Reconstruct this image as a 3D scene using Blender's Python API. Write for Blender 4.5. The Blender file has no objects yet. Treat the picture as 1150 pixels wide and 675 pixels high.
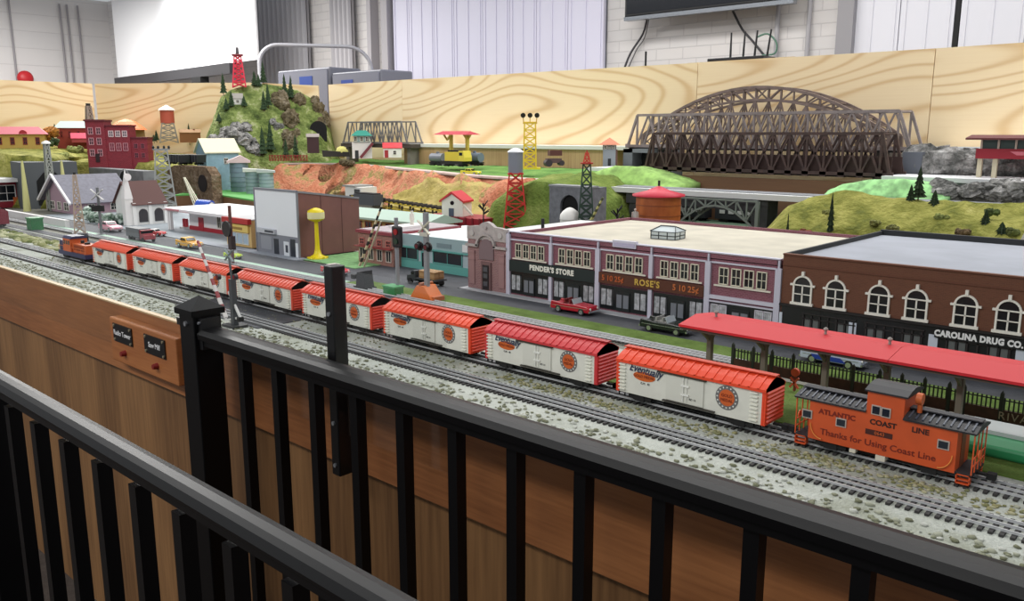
import bpy, bmesh, math, random
from mathutils import Vector, Matrix
random.seed(7)
C = bpy.context.scene.collection
PI = math.pi
# ---------------------------------------------------------------- camera frame
FPX, CX, CY, HZ, HCAM = 950.0, 575.0, 337.5, 150.0, 0.43
_p = math.atan((CY-HZ)/FPX)
VZ = Vector((0, math.cos(_p), -math.sin(_p)))
VX = -Vector((-1055.0, CY-HZ, FPX)).normalized()
VY = VZ.cross(VX)
if VY.z < 0: VY = -VY
def ray(u, v):
    d = Vector((u-CX, CY-v, FPX)); return Vector((d.dot(VX), d.dot(VY), d.dot(VZ)))
def at(u, v, x=None, y=None, z=None):
    """a point of the photo on a plane of the real place"""
    d = ray(u, v)
    t = (z-HCAM)/d.z if z is not None else (y/d.y if y is not None else x/d.x)
    p = d*t; p.z += HCAM; return p
FW = ray(CX, CY).normalized()
def mpp(p): return (Vector(p)-Vector((0, 0, HCAM))).dot(FW)/FPX
def face(p): return math.atan2(-p[0], p[1])
# ---------------------------------------------------------------- materials
def lin(c):
    c = c/255.0
    return c/12.92 if c <= .04045 else ((c+.055)/1.055)**2.4
def L3(rgb): return (lin(rgb[0]), lin(rgb[1]), lin(rgb[2]), 1)
MC = {}
def M(rgb, rough=.6, metal=0.0, var=0.0, scale=60, bump=0.0, spec=.5, rgb2=None):
    key = (tuple(rgb), rough, metal, var, scale, bump, spec, rgb2)
    if key in MC: return MC[key]
    m = bpy.data.materials.new('paint_%d_%d_%d' % tuple(rgb)); m.use_nodes = True
    nt = m.node_tree; b = nt.nodes['Principled BSDF']
    b.inputs['Base Color'].default_value = L3(rgb)
    b.inputs['Roughness'].default_value = rough; b.inputs['Metallic'].default_value = metal
    b.inputs['Specular IOR Level'].default_value = spec
    if var or bump or rgb2:
        tc = nt.nodes.new('ShaderNodeTexCoord'); n = nt.nodes.new('ShaderNodeTexNoise')
        n.inputs['Scale'].default_value = scale; n.inputs['Detail'].default_value = 5
        nt.links.new(tc.outputs['Object'], n.inputs['Vector'])
        r = nt.nodes.new('ShaderNodeValToRGB')
        r.color_ramp.elements[0].position = .35; r.color_ramp.elements[1].position = .65
        c2 = rgb2 if rgb2 else tuple(min(255, c*(1+var)) for c in rgb)
        c1 = rgb if rgb2 else tuple(c*(1-var) for c in rgb)
        r.color_ramp.elements[0].color = L3(c1); r.color_ramp.elements[1].color = L3(c2)
        nt.links.new(n.outputs['Fac'], r.inputs['Fac']); nt.links.new(r.outputs['Color'], b.inputs['Base Color'])
        if bump:
            bp = nt.nodes.new('ShaderNodeBump'); bp.inputs['Strength'].default_value = bump; bp.inputs['Distance'].default_value = .01
            nt.links.new(n.outputs['Fac'], bp.inputs['Height']); nt.links.new(bp.outputs['Normal'], b.inputs['Normal'])
    MC[key] = m; return m
def wood(name, a, b_, scale=(1, 1, 1), wave=6.0, rough=.5, dist=4.0, fine=0.35, pwr=2.2, fs=None):
    m = bpy.data.materials.new(name); m.use_nodes = True; nt = m.node_tree; b = nt.nodes['Principled BSDF']
    tc = nt.nodes.new('ShaderNodeTexCoord'); mp = nt.nodes.new('ShaderNodeMapping'); mp.inputs['Scale'].default_value = scale
    nt.links.new(tc.outputs['Object'], mp.inputs['Vector'])
    n = nt.nodes.new('ShaderNodeTexNoise'); n.inputs['Scale'].default_value = 1.0; n.inputs['Detail'].default_value = 1.0; n.inputs['Roughness'].default_value = .3
    nt.links.new(mp.outputs['Vector'], n.inputs['Vector'])
    mu = nt.nodes.new('ShaderNodeMath'); mu.operation = 'MULTIPLY'; mu.inputs[1].default_value = wave*6.0
    sn = nt.nodes.new('ShaderNodeMath'); sn.operation = 'SINE'
    nt.links.new(n.outputs['Fac'], mu.inputs[0]); nt.links.new(mu.outputs[0], sn.inputs[0])
    mp2 = nt.nodes.new('ShaderNodeMapping'); mp2.inputs['Scale'].default_value = fs or (scale[0]*dist, scale[1]*dist, scale[2]*dist*14)
    nt.links.new(tc.outputs['Object'], mp2.inputs['Vector'])
    n2 = nt.nodes.new('ShaderNodeTexNoise'); n2.inputs['Scale'].default_value = 2.0; n2.inputs['Detail'].default_value = 6
    nt.links.new(mp2.outputs['Vector'], n2.inputs['Vector'])
    mr = nt.nodes.new('ShaderNodeMapRange'); mr.inputs['From Min'].default_value = -1; mr.inputs['From Max'].default_value = 1
    nt.links.new(sn.outputs[0], mr.inputs['Value'])
    pw = nt.nodes.new('ShaderNodeMath'); pw.operation = 'POWER'; pw.inputs[1].default_value = 2.2
    nt.links.new(mr.outputs[0], pw.inputs[0])
    mx = nt.nodes.new('ShaderNodeMix'); mx.data_type = 'FLOAT'; mx.inputs[0].default_value = fine
    nt.links.new(pw.outputs[0], mx.inputs[2]); nt.links.new(n2.outputs['Fac'], mx.inputs[3])
    r = nt.nodes.new('ShaderNodeValToRGB'); r.color_ramp.elements[0].color = L3(a); r.color_ramp.elements[1].color = L3(b_)
    r.color_ramp.elements[0].position = .1; r.color_ramp.elements[1].position = .85
    nt.links.new(mx.outputs[0], r.inputs['Fac']); nt.links.new(r.outputs['Color'], b.inputs['Base Color'])
    b.inputs['Roughness'].default_value = rough
    pw.inputs[1].default_value = pwr
    return m
def brickmat(name, c1, c2, mortar, scale, rough=.7, rot=(PI/2, 0, 0), w=.5, h=.25, bump=.3, ms=.02):
    m = bpy.data.materials.new(name); m.use_nodes = True; nt = m.node_tree; b = nt.nodes['Principled BSDF']
    tc = nt.nodes.new('ShaderNodeTexCoord'); mp = nt.nodes.new('ShaderNodeMapping'); mp.inputs['Rotation'].default_value = rot
    nt.links.new(tc.outputs['Object'], mp.inputs['Vector'])
    t = nt.nodes.new('ShaderNodeTexBrick'); t.inputs['Scale'].default_value = scale
    t.inputs['Color1'].default_value = L3(c1); t.inputs['Color2'].default_value = L3(c2); t.inputs['Mortar'].default_value = L3(mortar)
    t.inputs['Brick Width'].default_value = w; t.inputs['Row Height'].default_value = h; t.inputs['Mortar Size'].default_value = ms
    nt.links.new(mp.outputs['Vector'], t.inputs['Vector']); nt.links.new(t.outputs['Color'], b.inputs['Base Color'])
    bp = nt.nodes.new('ShaderNodeBump'); bp.inputs['Strength'].default_value = bump; bp.invert = True; bp.inputs['Distance'].default_value = .01
    nt.links.new(t.outputs['Fac'], bp.inputs['Height']); nt.links.new(bp.outputs['Normal'], b.inputs['Normal'])
    b.inputs['Roughness'].default_value = rough
    return m
def multi(name, cols, scale, rough=.95, bump=.6, detail=8, bscale=None, pos=None, bdist=.02):
    """patchy surface of several colours (turf, ballast, rock)"""
    m = bpy.data.materials.new(name); m.use_nodes = True; nt = m.node_tree; b = nt.nodes['Principled BSDF']
    tc = nt.nodes.new('ShaderNodeTexCoord'); n = nt.nodes.new('ShaderNodeTexNoise'); n.inputs['Scale'].default_value = scale
    n.inputs['Detail'].default_value = detail; n.inputs['Roughness'].default_value = .65
    nt.links.new(tc.outputs['Object'], n.inputs['Vector'])
    r = nt.nodes.new('ShaderNodeValToRGB'); e = r.color_ramp.elements
    k = len(cols); ps = pos or [.3+.4*i/(k-1) for i in range(k)]
    e[0].position = ps[0]; e[0].color = L3(cols[0]); e[1].position = ps[-1]; e[1].color = L3(cols[-1])
    for i in range(1, k-1):
        q = e.new(ps[i]); q.color = L3(cols[i])
    nt.links.new(n.outputs['Fac'], r.inputs['Fac']); nt.links.new(r.outputs['Color'], b.inputs['Base Color'])
    n2 = nt.nodes.new('ShaderNodeTexNoise'); n2.inputs['Scale'].default_value = bscale or scale*6; n2.inputs['Detail'].default_value = 4
    nt.links.new(tc.outputs['Object'], n2.inputs['Vector'])
    bp = nt.nodes.new('ShaderNodeBump'); bp.inputs['Strength'].default_value = bump; bp.inputs['Distance'].default_value = bdist
    nt.links.new(n2.outputs['Fac'], bp.inputs['Height']); nt.links.new(bp.outputs['Normal'], b.inputs['Normal'])
    b.inputs['Roughness'].default_value = rough; b.inputs['Specular IOR Level'].default_value = .2
    return m
# ---------------------------------------------------------------- mesh builder
class MB:
    def __init__(s): s.v = []; s.f = []; s.m = []; s.sm = []
    def add(s, vs, fs, m=0, smooth=False):
        o = len(s.v); s.v += [tuple(v) for v in vs]
        for f in fs: s.f.append([i+o for i in f]); s.m.append(m); s.sm.append(smooth)
        return s
    def box(s, x0, x1, y0, y1, z0, z1, m=0):
        return s.add([(x0,y0,z0),(x1,y0,z0),(x1,y1,z0),(x0,y1,z0),(x0,y0,z1),(x1,y0,z1),(x1,y1,z1),(x0,y1,z1)],
            [(0,3,2,1),(4,5,6,7),(0,1,5,4),(1,2,6,5),(2,3,7,6),(3,0,4,7)], m)
    def cb(s, c, d, m=0):
        return s.box(c[0]-d[0]/2, c[0]+d[0]/2, c[1]-d[1]/2, c[1]+d[1]/2, c[2]-d[2]/2, c[2]+d[2]/2, m)
    def bar(s, a, b, w, h=None, m=0):
        h = h or w; a = Vector(a); b = Vector(b); d = b-a
        if d.length < 1e-6: return s
        up = Vector((0,0,1)) if abs(d.normalized().z) < .95 else Vector((0,1,0))
        sx = d.cross(up).normalized()*(w/2); sy = sx.cross(d).normalized()*(h/2)
        vs = [a-sx-sy, a+sx-sy, a+sx+sy, a-sx+sy, b-sx-sy, b+sx-sy, b+sx+sy, b-sx+sy]
        return s.add(vs, [(0,1,2,3),(7,6,5,4),(0,4,5,1),(1,5,6,2),(2,6,7,3),(3,7,4,0)], m)
    def cyl(s, a, b, r0, r1=None, n=12, m=0, smooth=True, caps=True):
        r1 = r0 if r1 is None else r1; a = Vector(a); b = Vector(b); d = (b-a).normalized()
        up = Vector((0,0,1)) if abs(d.z) < .95 else Vector((1,0,0))
        x = d.cross(up).normalized(); y = d.cross(x)
        vs = []
        for p, r in ((a, r0), (b, r1)):
            for i in range(n):
                t = 2*PI*i/n; vs.append(p+x*(math.cos(t)*r)+y*(math.sin(t)*r))
        s.add(vs, [(i, (i+1)%n, n+(i+1)%n, n+i) for i in range(n)], m, smooth)
        if caps: s.add(vs, [tuple(range(n))[::-1], tuple(range(n, 2*n))], m)
        return s
    def tube(s, pts, r, n=8, m=0):
        for a, b in zip(pts, pts[1:]): s.cyl(a, b, r, r, n, m)
        return s
    def lathe(s, c, prof, n=20, m=0, smooth=True):
        vs = [(c[0]+r*math.cos(2*PI*i/n), c[1]+r*math.sin(2*PI*i/n), c[2]+z) for r, z in prof for i in range(n)]
        fs = [(j*n+i, j*n+(i+1)%n, (j+1)*n+(i+1)%n, (j+1)*n+i) for j in range(len(prof)-1) for i in range(n)]
        s.add(vs, fs, m, smooth); k = len(prof)-1
        return s.add(vs, [tuple(range(n))[::-1], tuple(range(k*n, k*n+n))], m)
    def prism(s, poly, y0, y1, m=0):
        """outline in x,z extruded along y"""
        n = len(poly); vs = [(x, y0, z) for x, z in poly]+[(x, y1, z) for x, z in poly]
        return s.add(vs, [tuple(range(n)), tuple(range(n, 2*n))[::-1]]+[(i, n+i, n+(i+1)%n, (i+1)%n) for i in range(n)], m)
    def prismx(s, poly, x0, x1, m=0):
        """outline in y,z extruded along x"""
        n = len(poly); vs = [(x0, y, z) for y, z in poly]+[(x1, y, z) for y, z in poly]
        return s.add(vs, [tuple(range(n))[::-1], tuple(range(n, 2*n))]+[(i, (i+1)%n, n+(i+1)%n, n+i) for i in range(n)], m)
    def prismz(s, poly, z0, z1, m=0):
        n = len(poly); vs = [(x, y, z0) for x, y in poly]+[(x, y, z1) for x, y in poly]
        return s.add(vs, [tuple(range(n))[::-1], tuple(range(n, 2*n))]+[(i, (i+1)%n, n+(i+1)%n, n+i) for i in range(n)], m)
    def blob(s, c, r, n=8, k=6, m=0, j=.15, sq=(1,1,1), smooth=True):
        vs = [(c[0], c[1], c[2]-r*sq[2])]
        for a in range(1, k):
            t = PI*a/k
            for i in range(n):
                q = 2*PI*i/n; rr = r*(1+random.uniform(-j, j))
                vs.append((c[0]+rr*math.sin(t)*math.cos(q)*sq[0], c[1]+rr*math.sin(t)*math.sin(q)*sq[1], c[2]-rr*math.cos(t)*sq[2]))
        vs.append((c[0], c[1], c[2]+r*sq[2])); e = len(vs)-1; fs = []
        for i in range(n):
            fs.append((0, 1+(i+1)%n, 1+i)); fs.append((e, e-n+i, e-n+(i+1)%n))
            for a in range(k-2): fs.append((1+a*n+i, 1+a*n+(i+1)%n, 1+(a+1)*n+(i+1)%n, 1+(a+1)*n+i))
        return s.add(vs, fs, m, smooth)
    def move(s, mat):
        s.v = [tuple(mat @ Vector(v)) for v in s.v]; return s
    def part(s, name, mats, parent=None, bevel=0, **kw):
        me = bpy.data.meshes.new(name); me.from_pydata(s.v, [], s.f)
        if not isinstance(mats, (list, tuple)): mats = [mats]
        for m in mats: me.materials.append(m)
        me.polygons.foreach_set('material_index', s.m); me.polygons.foreach_set('use_smooth', s.sm)
        bm = bmesh.new(); bm.from_mesh(me); bmesh.ops.recalc_face_normals(bm, faces=bm.faces); bm.to_mesh(me); bm.free()
        me.update()
        o = bpy.data.objects.new(name, me); C.objects.link(o)
        if parent is not None: o.parent = parent
        if bevel:
            b = o.modifiers.new('edge', 'BEVEL'); b.width = bevel; b.segments = 2; b.limit_method = 'ANGLE'
        for k, v in kw.items(): o[k] = v
        return o
def tag(o, label=None, cat=None, group=None, kind=None):
    if label: o['label'] = label
    if cat: o['category'] = cat
    if group: o['group'] = group
    if kind: o['kind'] = kind
    return o
def root(name, label, cat, loc=(0,0,0), rz=0, group=None, s=1.0):
    o = bpy.data.objects.new(name, None); C.objects.link(o); o.empty_display_size = .02
    o.location = loc; o.rotation_euler = (0, 0, rz); o.scale = (s, s, s)
    return tag(o, label, cat, group)
def dup(o, loc=None, rz=None, label=None, group=None, parent=None):
    c = o.copy(); C.objects.link(c)
    if parent is not None: c.parent = parent
    if loc is not None: c.location = loc
    if rz is not None: c.rotation_euler = (0, 0, rz)
    if label: c['label'] = label
    if group: c['group'] = group
    for ch in list(o.children): dup(ch, parent=c)
    return c
def txt(name, s, size, loc, mat, parent, rot=(PI/2, 0, 0), shear=0.0, bold=0.0, ext=.0004, sx=1.0, align='CENTER', spacing=1.0, **kw):
    cu = bpy.data.curves.new(name, 'FONT'); cu.body = s; cu.size = size; cu.extrude = ext; cu.shear = shear; cu.offset = bold
    cu.align_x = align; cu.align_y = 'CENTER'; cu.space_character = spacing; cu.resolution_u = 3
    o = bpy.data.objects.new(name, cu); C.objects.link(o)
    dg = bpy.context.evaluated_depsgraph_get(); me = bpy.data.meshes.new_from_object(o.evaluated_get(dg))
    bpy.data.objects.remove(o); bpy.data.curves.remove(cu)
    me.materials.clear(); me.materials.append(mat)
    o = bpy.data.objects.new(name, me); C.objects.link(o); o.location = loc; o.rotation_euler = rot; o.scale = (sx, 1, 1); o.parent = parent
    for k, v in kw.items(): o[k] = v
    return o
def lattice(mb, c, wb, wt, h, n, t, m=0, z0=0.0):
    def w(k): return (wb+(wt-wb)*k/n)/2
    def zz(k): return c[2]+z0+h*k/n
    cor = [(-1,-1),(1,-1),(1,1),(-1,1)]
    for a, b in cor: mb.bar((c[0]+a*wb/2, c[1]+b*wb/2, c[2]+z0), (c[0]+a*wt/2, c[1]+b*wt/2, c[2]+z0+h), t*1.3, m=m)
    for k in range(n):
        for i in range(4):
            a = cor[i]; b = cor[(i+1)%4]
            p = lambda q, kk: (c[0]+q[0]*w(kk), c[1]+q[1]*w(kk), zz(kk))
            mb.bar(p(a,k), p(b,k+1), t, m=m); mb.bar(p(b,k), p(a,k+1), t, m=m); mb.bar(p(a,k+1), p(b,k+1), t, m=m)
    return mb
# ---------------------------------------------------------------- palette
BLK = M((14,14,16), .35); BLKm = M((22,22,23), .7); WHT = M((225,225,225), .5); GRY = M((120,122,126), .6)
DGRY = M((62,62,66), .7); RED = M((190,30,38), .45); CRM = M((238,232,210), .6); GLASS = M((22,26,32), .12)
# ---------------------------------------------------------------- camera, light, room
cam = bpy.data.cameras.new('camera'); cam.sensor_width = 36; cam.lens = FPX/1150*36; cam.clip_start = .02; cam.clip_end = 60
co = bpy.data.objects.new('camera', cam); C.objects.link(co)
co.matrix_world = Matrix(((VX.x, VX.y, -VX.z, 0), (VY.x, VY.y, -VY.z, 0), (VZ.x, VZ.y, -VZ.z, HCAM), (0, 0, 0, 1)))
bpy.context.scene.camera = co
sc = bpy.context.scene
sc.view_settings.view_transform = 'Standard'; sc.view_settings.look = 'None'; sc.view_settings.gamma = 1; sc.view_settings.use_curve_mapping = False
sc.view_settings.exposure = -0.06
w = bpy.data.worlds.new('world'); w.use_nodes = True; sc.world = w
w.node_tree.nodes['Background'].inputs[0].default_value = (.92, .96, 1, 1); w.node_tree.nodes['Background'].inputs[1].default_value = 0.44
def area(name, loc, sx, sy, power, rot=(0,0,0), col=(1, .98, .95)):
    l = bpy.data.lights.new(name, 'AREA'); l.shape = 'RECTANGLE'; l.size = sx; l.size_y = sy; l.energy = power; l.color = col
    o = bpy.data.objects.new(name, l); C.objects.link(o); o.location = loc; o.rotation_euler = rot; return o
FL = -1.0
YW = 5.5; XW = -13.0; CE = 2.3
area('ceiling_lamp_front', (-1.4, 2.4, 2.15), 3.2, .5, 27)
area('ceiling_lamp_middle', (-4.6, 2.4, 2.15), 3.2, .5, 42)
area('ceiling_lamp_rear', (-2.5, 3.9, 2.15), 4.0, .4, 66)
area('ceiling_lamp_far', (-9.0, 3.2, 2.15), 5.0, .6, 300)
area('ceiling_lamp_right', (0.8, 3.6, 2.15), 2.0, .6, 42)
area('ceiling_lamp_aisle', (-2.4, -1.4, 2.15), 5.0, .6, 115)
tag(MB().box(XW, 3, -3, YW, FL-.1, FL).part('floor', multi('carpet', [(70,62,58),(88,80,74)], 40)), kind='structure')
wbrick = brickmat('white_painted_brick', (222,218,216), (217,214,213), (204,200,200), 4.0, w=.9, h=.32, bump=.5, ms=.015)
tag(MB().box(XW-.1, 3, YW, YW+.15, FL, CE).part('wall_back', wbrick), kind='structure')
wbl = brickmat('white_painted_brick_side', (222,218,216), (217,214,213), (204,200,200), 4.0, rot=(PI/2, 0, PI/2), w=.9, h=.32, bump=.5, ms=.015)
tag(MB().box(XW-.15, XW, -3, YW, FL, CE).part('wall_left', wbl), kind='structure')
def bw(u, v=60, y=YW-.02): return at(u, v, y=y)
def bx(u, v=60, y=YW-.02): return at(u, v, y=y).x
# white folding partition: tall ribbed panels standing against the back wall
def partition(name, label, us, colr, y=YW-.05, ribs=True, grp=None):
    r = root(name, label, 'partition', (bx(us[0]), y, FL), 0, grp)
    x0 = bx(us[0])
    for a, b in zip(us, us[1:]):
        xa, xb = bx(a)-x0, bx(b)-x0; mb = MB(); mb.box(xa+.003, xb-.003, 0, .03, 0, 3.2)
        if ribs:
            n = max(2, int((xb-xa)/.09))
            for i in range(n):
                q = xa+.03+(xb-xa-.06)*i/(n-1 if n > 1 else 1); mb.box(q-.006, q+.006, -.006, .002, 0.02, 3.18)
        mb.part('panel', M(colr, .5), r)
    MB().box(0, bx(us[-1])-x0, .03, .045, 0, 3.2).part('backing', M((110,112,124), .6), r)
    return r
partition('folding_partition', 'pale lavender panelled partition along the back wall left of the television', [445,463,491,513,545,575,605,640,680], (222,220,238))
partition('folding_partition', 'white ribbed partition at the right end of the back wall above the plywood', [948,1009,1070], (226,226,234))
partition('folding_partition', 'white ribbed partition in the far right corner beyond the black gap', [1076,1150,1230], (226,226,234))
tag(MB().box(bx(1070.5), bx(1075.5), YW-.05, YW-.01, FL, CE).part('gap_strip', M((16,16,18), .7)), 'tall black gap strip between the two white ribbed partitions', 'strip')
# ribbed grey curtain left of it
def curtain(u0, u1, label, n, colr):
    x0, x1 = bx(u0), bx(u1); mb = MB(); vs = []; N = n*6
    for i in range(N+1):
        x = (x1-x0)*i/N; yy = -.03*math.cos(2*PI*i/6)
        vs += [(x, yy, 0), (x, yy, 3.2), (x, yy+.01, 0), (x, yy+.01, 3.2)]
    fs = []
    for i in range(N):
        a = 4*i; b = a+4; fs += [(a, b, b+1, a+1), (a+2, a+3, b+3, b+2), (a+1, b+1, b+3, a+3)]
    mb.add(vs, fs, 0, True); o = mb.part('pleated_curtain', M(colr, .8)); o.location = (x0, YW-.06, FL)
    return tag(o, label, 'curtain', None)
curtain(294, 352, 'grey pleated curtain hanging behind the bent pipe hoop at left', 11, (184,182,186))
curtain(378, 402, 'narrow grey pleated curtain hanging nearest the lavender partition', 5, (190,187,190))
for i, (u, wd, nm) in enumerate([(420, .06, 'trim_1'), (436, .09, 'trim_2'), (943, .10, 'trim_3')]):
    tag(MB().box(bx(u), bx(u)+wd, YW-.1, YW, FL, CE).part(nm, M((176,172,176) if i != 2 else (150,148,152), .6)), kind='structure')
for u, lb in [(16,'thin grey conduit on the white brick side wall farthest left'), (72,'thin grey conduit on the side wall, left of a close pair'), (80,'thin grey conduit on the side wall, middle of the close group'), (92,'thin grey conduit on the side wall nearest the room corner')]:
    p = at(u, 60, x=XW+.03); o = MB().cyl((0,0,0), (0,0,3.2), .014, n=8).part('conduit', M((150,146,150), .5)); o.location = (XW+.03, p.y, FL); tag(o, lb, 'pipe')
for u, lb in [(872, 'thin grey conduit running down the wall right of the television cable'), (907, 'grey conduit on the white wall beside the right partition')]:
    o = MB().cyl((0,0,0), (0,0,3.2), .016, n=8).part('conduit', M((168,166,170), .45)); o.location = (bx(u), YW-.03, FL); tag(o, lb, 'pipe')
# red bell on the left
p = at(28, 88, x=XW+.12)
r = root('alarm_bell', 'round red alarm bell low on the side wall above the plywood', 'bell', p, PI/2)
MB().cyl((0,.1,0), (0,.03,0), .06, n=16).part('bell_base', M((60,20,20), .5), r)
MB().lathe((0,0,0), [(.1,0),(.1,.03),(.06,.06),(.01,.065)], 20).move(Matrix.Rotation(PI/2, 4, 'X')).part('bell_dome', RED, r)
# projection screen on the far left, washed by its lamp
a = at(133, 92, y=YW-.4); b = at(290, 79, y=YW-.7)
d = Vector((b.x-a.x, b.y-a.y, 0)); L = d.length; rz = math.atan2(d.y, d.x)
r = root('projection_screen', 'large white projection screen with a dark bottom bar glowing in lamp light', 'screen', (a.x, a.y, a.z), rz)
MB().box(0, L, 0, .02, .05, 2.0).part('screen_surface', M((240,240,242), .9), r)
MB().box(-.03, L*.86, -.04, .05, -.06, .05).part('bottom_bar', M((56,55,58), .6), r)
for q1, q2 in ((.2,.24),(.62,.68)): MB().box(L*q1, L*q2, -.05, .05, -.12, -.06).part('bracket', BLKm, r)
MB().box(-.03, L+.03, -.04, .05, 2.0, 2.1).part('roller_case', M((150,150,152), .5), r)
sp = bpy.data.lights.new('screen_lamp', 'SPOT'); sp.energy = 210; sp.spot_size = .95; sp.spot_blend = 1.0; sp.shadow_soft_size = .1; sp.color = (.95, .97, 1)
so = bpy.data.objects.new('screen_lamp', sp); C.objects.link(so)
mid = Vector((a.x, a.y, a.z+.35))+d*.56; nrm = Vector((math.sin(rz), -math.cos(rz), 0))
so.location = mid+nrm*1.5+Vector((0, 0, 1.1)); so.rotation_euler = (mid-so.location).to_track_quat('-Z', 'Y').to_euler()
# television with cables
a = at(702, 23, y=YW-.2); b = at(892, 3, y=YW-.2)
r = root('television', 'black flat television with a silver lower edge mounted on the white brick wall', 'television', (a.x, YW-.16, a.z))
W = b.x-a.x
MB().box(0, W, -.05, 0, .02, .8).part('housing', BLK, r, bevel=.008)
MB().box(.02, W-.02, -.053, -.049, .04, .78).part('display', M((26,28,34), .15), r)
MB().box(0, W, -.056, .0, -.006, .02).part('lower_trim', M((150,154,160), .25, .8), r)
MB().box(W*.35, W*.65, 0, .155, .2, .6).part('wall_mount', BLKm, r)
def cable(pts, rr, colr, label):
    P = [at(u, v, y=yy) for u, v, yy in pts]; P2 = []
    for i in range(len(P)-1):
        p0 = P[max(0, i-1)]; p1 = P[i]; p2 = P[i+1]; p3 = P[min(len(P)-1, i+2)]
        for k in range(4):
            t = k/4; P2.append(.5*((2*p1)+(-p0+p2)*t+(2*p0-5*p1+4*p2-p3)*t*t+(-p0+3*p1-3*p2+p3)*t*t*t))
    P2.append(P[-1]); o = MB().tube([tuple(q) for q in P2], rr, 6).part('cable', M(colr, .5)); return tag(o, label, 'cable')
cable([(727,20,YW-.1),(722,38,YW-.04),(708,60,YW-.04),(700,80,YW-.04)], .008, (70,68,72), 'straight dark cable hanging from the left of the television')
cable([(729,20,YW-.1),(724,42,YW-.03),(716,54,YW-.03),(712,62,YW-.03),(704,80,YW-.03)], .004, (90,88,92), 'thin crinkled grey cable looping beside the left television cable')
cable([(822,10,YW-.1),(833,32,YW-.04),(845,46,YW-.04),(858,62,YW-.04)], .008, (46,46,50), 'black cable slanting down to the router behind the antennas')
cable([(856,62,YW-.1),(870,60,YW-.1),(872,48,YW-.1),(862,38,YW-.1),(850,42,YW-.1)], .006, (88,128,108), 'green cable coiled beside the router antennas')
# router with four antennas
a = at(799, 67, y=4.6); b = at(862, 62, y=4.6); W = b.x-a.x
r = root('wireless_router', 'black wireless router with four upright antennas on a ledge above the plywood', 'router', (a.x, 4.6, a.z-.02))
MB().box(0, W, -.05, .1, 0, .022).part('router_body', BLK, r, bevel=.004)
for k, t in enumerate((.27, .5, .7, .92)):
    MB().cyl((W*t, .05, .02), (W*t+.006*k, .05, .17), .007, .005, 8).part('antenna', BLK, r)
MB().box(-.1, W+.2, -.1, .3, -.05, 0).box(0, .04, .1, .14, FL-a.z+.02, -.05).box(W-.04, W, .1, .14, FL-a.z+.02, -.05).part('wooden_ledge', M((196,170,130), .6), r)
p = at(725, 72, y=4.2); o = MB().cyl((0,0,-.9), (0,0,.07), .006, n=6).part('thin_rod', BLK); o.location = p; tag(o, 'single thin black rod poking up behind the plywood left of the router', 'rod')
# bent pipe hoop behind the mountain
yl = 4.3; r1_ = ray(310, 47); r2_ = ray(398, 55); yr = min(5.3, yl*(r1_.z/r1_.y)/(r2_.z/r2_.y)); zt_h = at(310, 47, y=yl).z
a = at(292, 88, y=yl); b = at(418, 90, y=yr); t0 = at(312, 47, y=yl); hv = Vector((b.x-a.x, b.y-a.y, 0)); hl = hv.length; hv.normalize(); rc = .17
def hp_(d, z): return (a.x+hv.x*d, a.y+hv.y*d, z)
pts = [hp_(0, FL), hp_(0, zt_h-rc)]+[hp_(rc-rc*math.cos(PI/2*k/6), zt_h-rc+rc*math.sin(PI/2*k/6)) for k in range(7)]
pts += [hp_(hl-rc*1.3+rc*1.3*math.sin(PI/2*k/6), zt_h-rc*1.3+rc*1.3*math.cos(PI/2*k/6)) for k in range(7)]+[hp_(hl, FL)]
tag(MB().tube(pts, .017, 12).part('pipe_hoop', M((186,186,192), .4, .2)), 'bent pale pipe hoop standing behind the model mountain', 'guard hoop')
# grey steel cabinets behind the plywood
def cabinet(u0, u1, vt, y, label, lab):
    a = at(u0, vt, y=y); b = at(u1, vt, y=y); W = b.x-a.x; h = a.z-FL
    r = root('steel_cabinet', label, 'cabinet', (a.x, y, FL))
    MB().box(0, W, 0, .3, 0, h).part('carcass', M((112,114,126), .45), r, bevel=.01)
    MB().box(.02, W-.02, -.012, 0, .05, h-.02).part('door', M((122,124,138), .45), r)
    MB().box(W*lab, W*lab+W*.24, -.016, -.012, h-.17, h-.06).part('blue_sticker', M((40,70,150), .5), r, label='blue sticker')
cabinet(312, 370, 80, 4.0, 'grey steel cabinet with a blue sticker just behind the mountain firs', .46)
cabinet(373, 428, 82, 4.0, 'grey steel cabinet with a blue sticker rising over the plywood edge', .22)
# ---------------------------------------------------------------- the layout table
fasc = wood('birch_plywood_fascia', (112,66,36), (170,112,68), (1.2, 1, 5), 2.2, .45, 3, .72, 2.0, (5, 2, 90))
skirt = wood('oak_plywood_skirt', (84,56,32), (150,110,70), (5, 1, .7), 2.2, .5, 2, .7, 2.0, (60, 2, 3))
XL, XR, YF, YB = -7.0, .8, .88, 3.8
tb = root('layout_table', 'long plywood table carrying the model railway with an orange brown wooden front', 'table', (0, 0, FL))
MB().box(XL, XR, YF+.012, YB, -FL-.03, -FL).part('table_top', M((130,128,118), .9, var=.06, scale=12), tb)
MB().box(XL, XR, YF, YF+.012, -FL-.172, -FL+.001).part('fascia_board', fasc, tb)
MB().box(XL, XR, YF+.018, YF+.036, 0, -FL-.03).part('skirt_panel', skirt, tb)
MB().box(XL, XR, YF-.002, YF+.0115, -FL+.001, -FL+.005).part('edge_strip', M((206,176,132), .5), tb)
for x in (-5.5, -3.5, -1.5, .3): MB().box(x, x+.09, 3.5, 3.6, 0, -FL-.03).part('leg', M((170,140,96), .6), tb)
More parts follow.
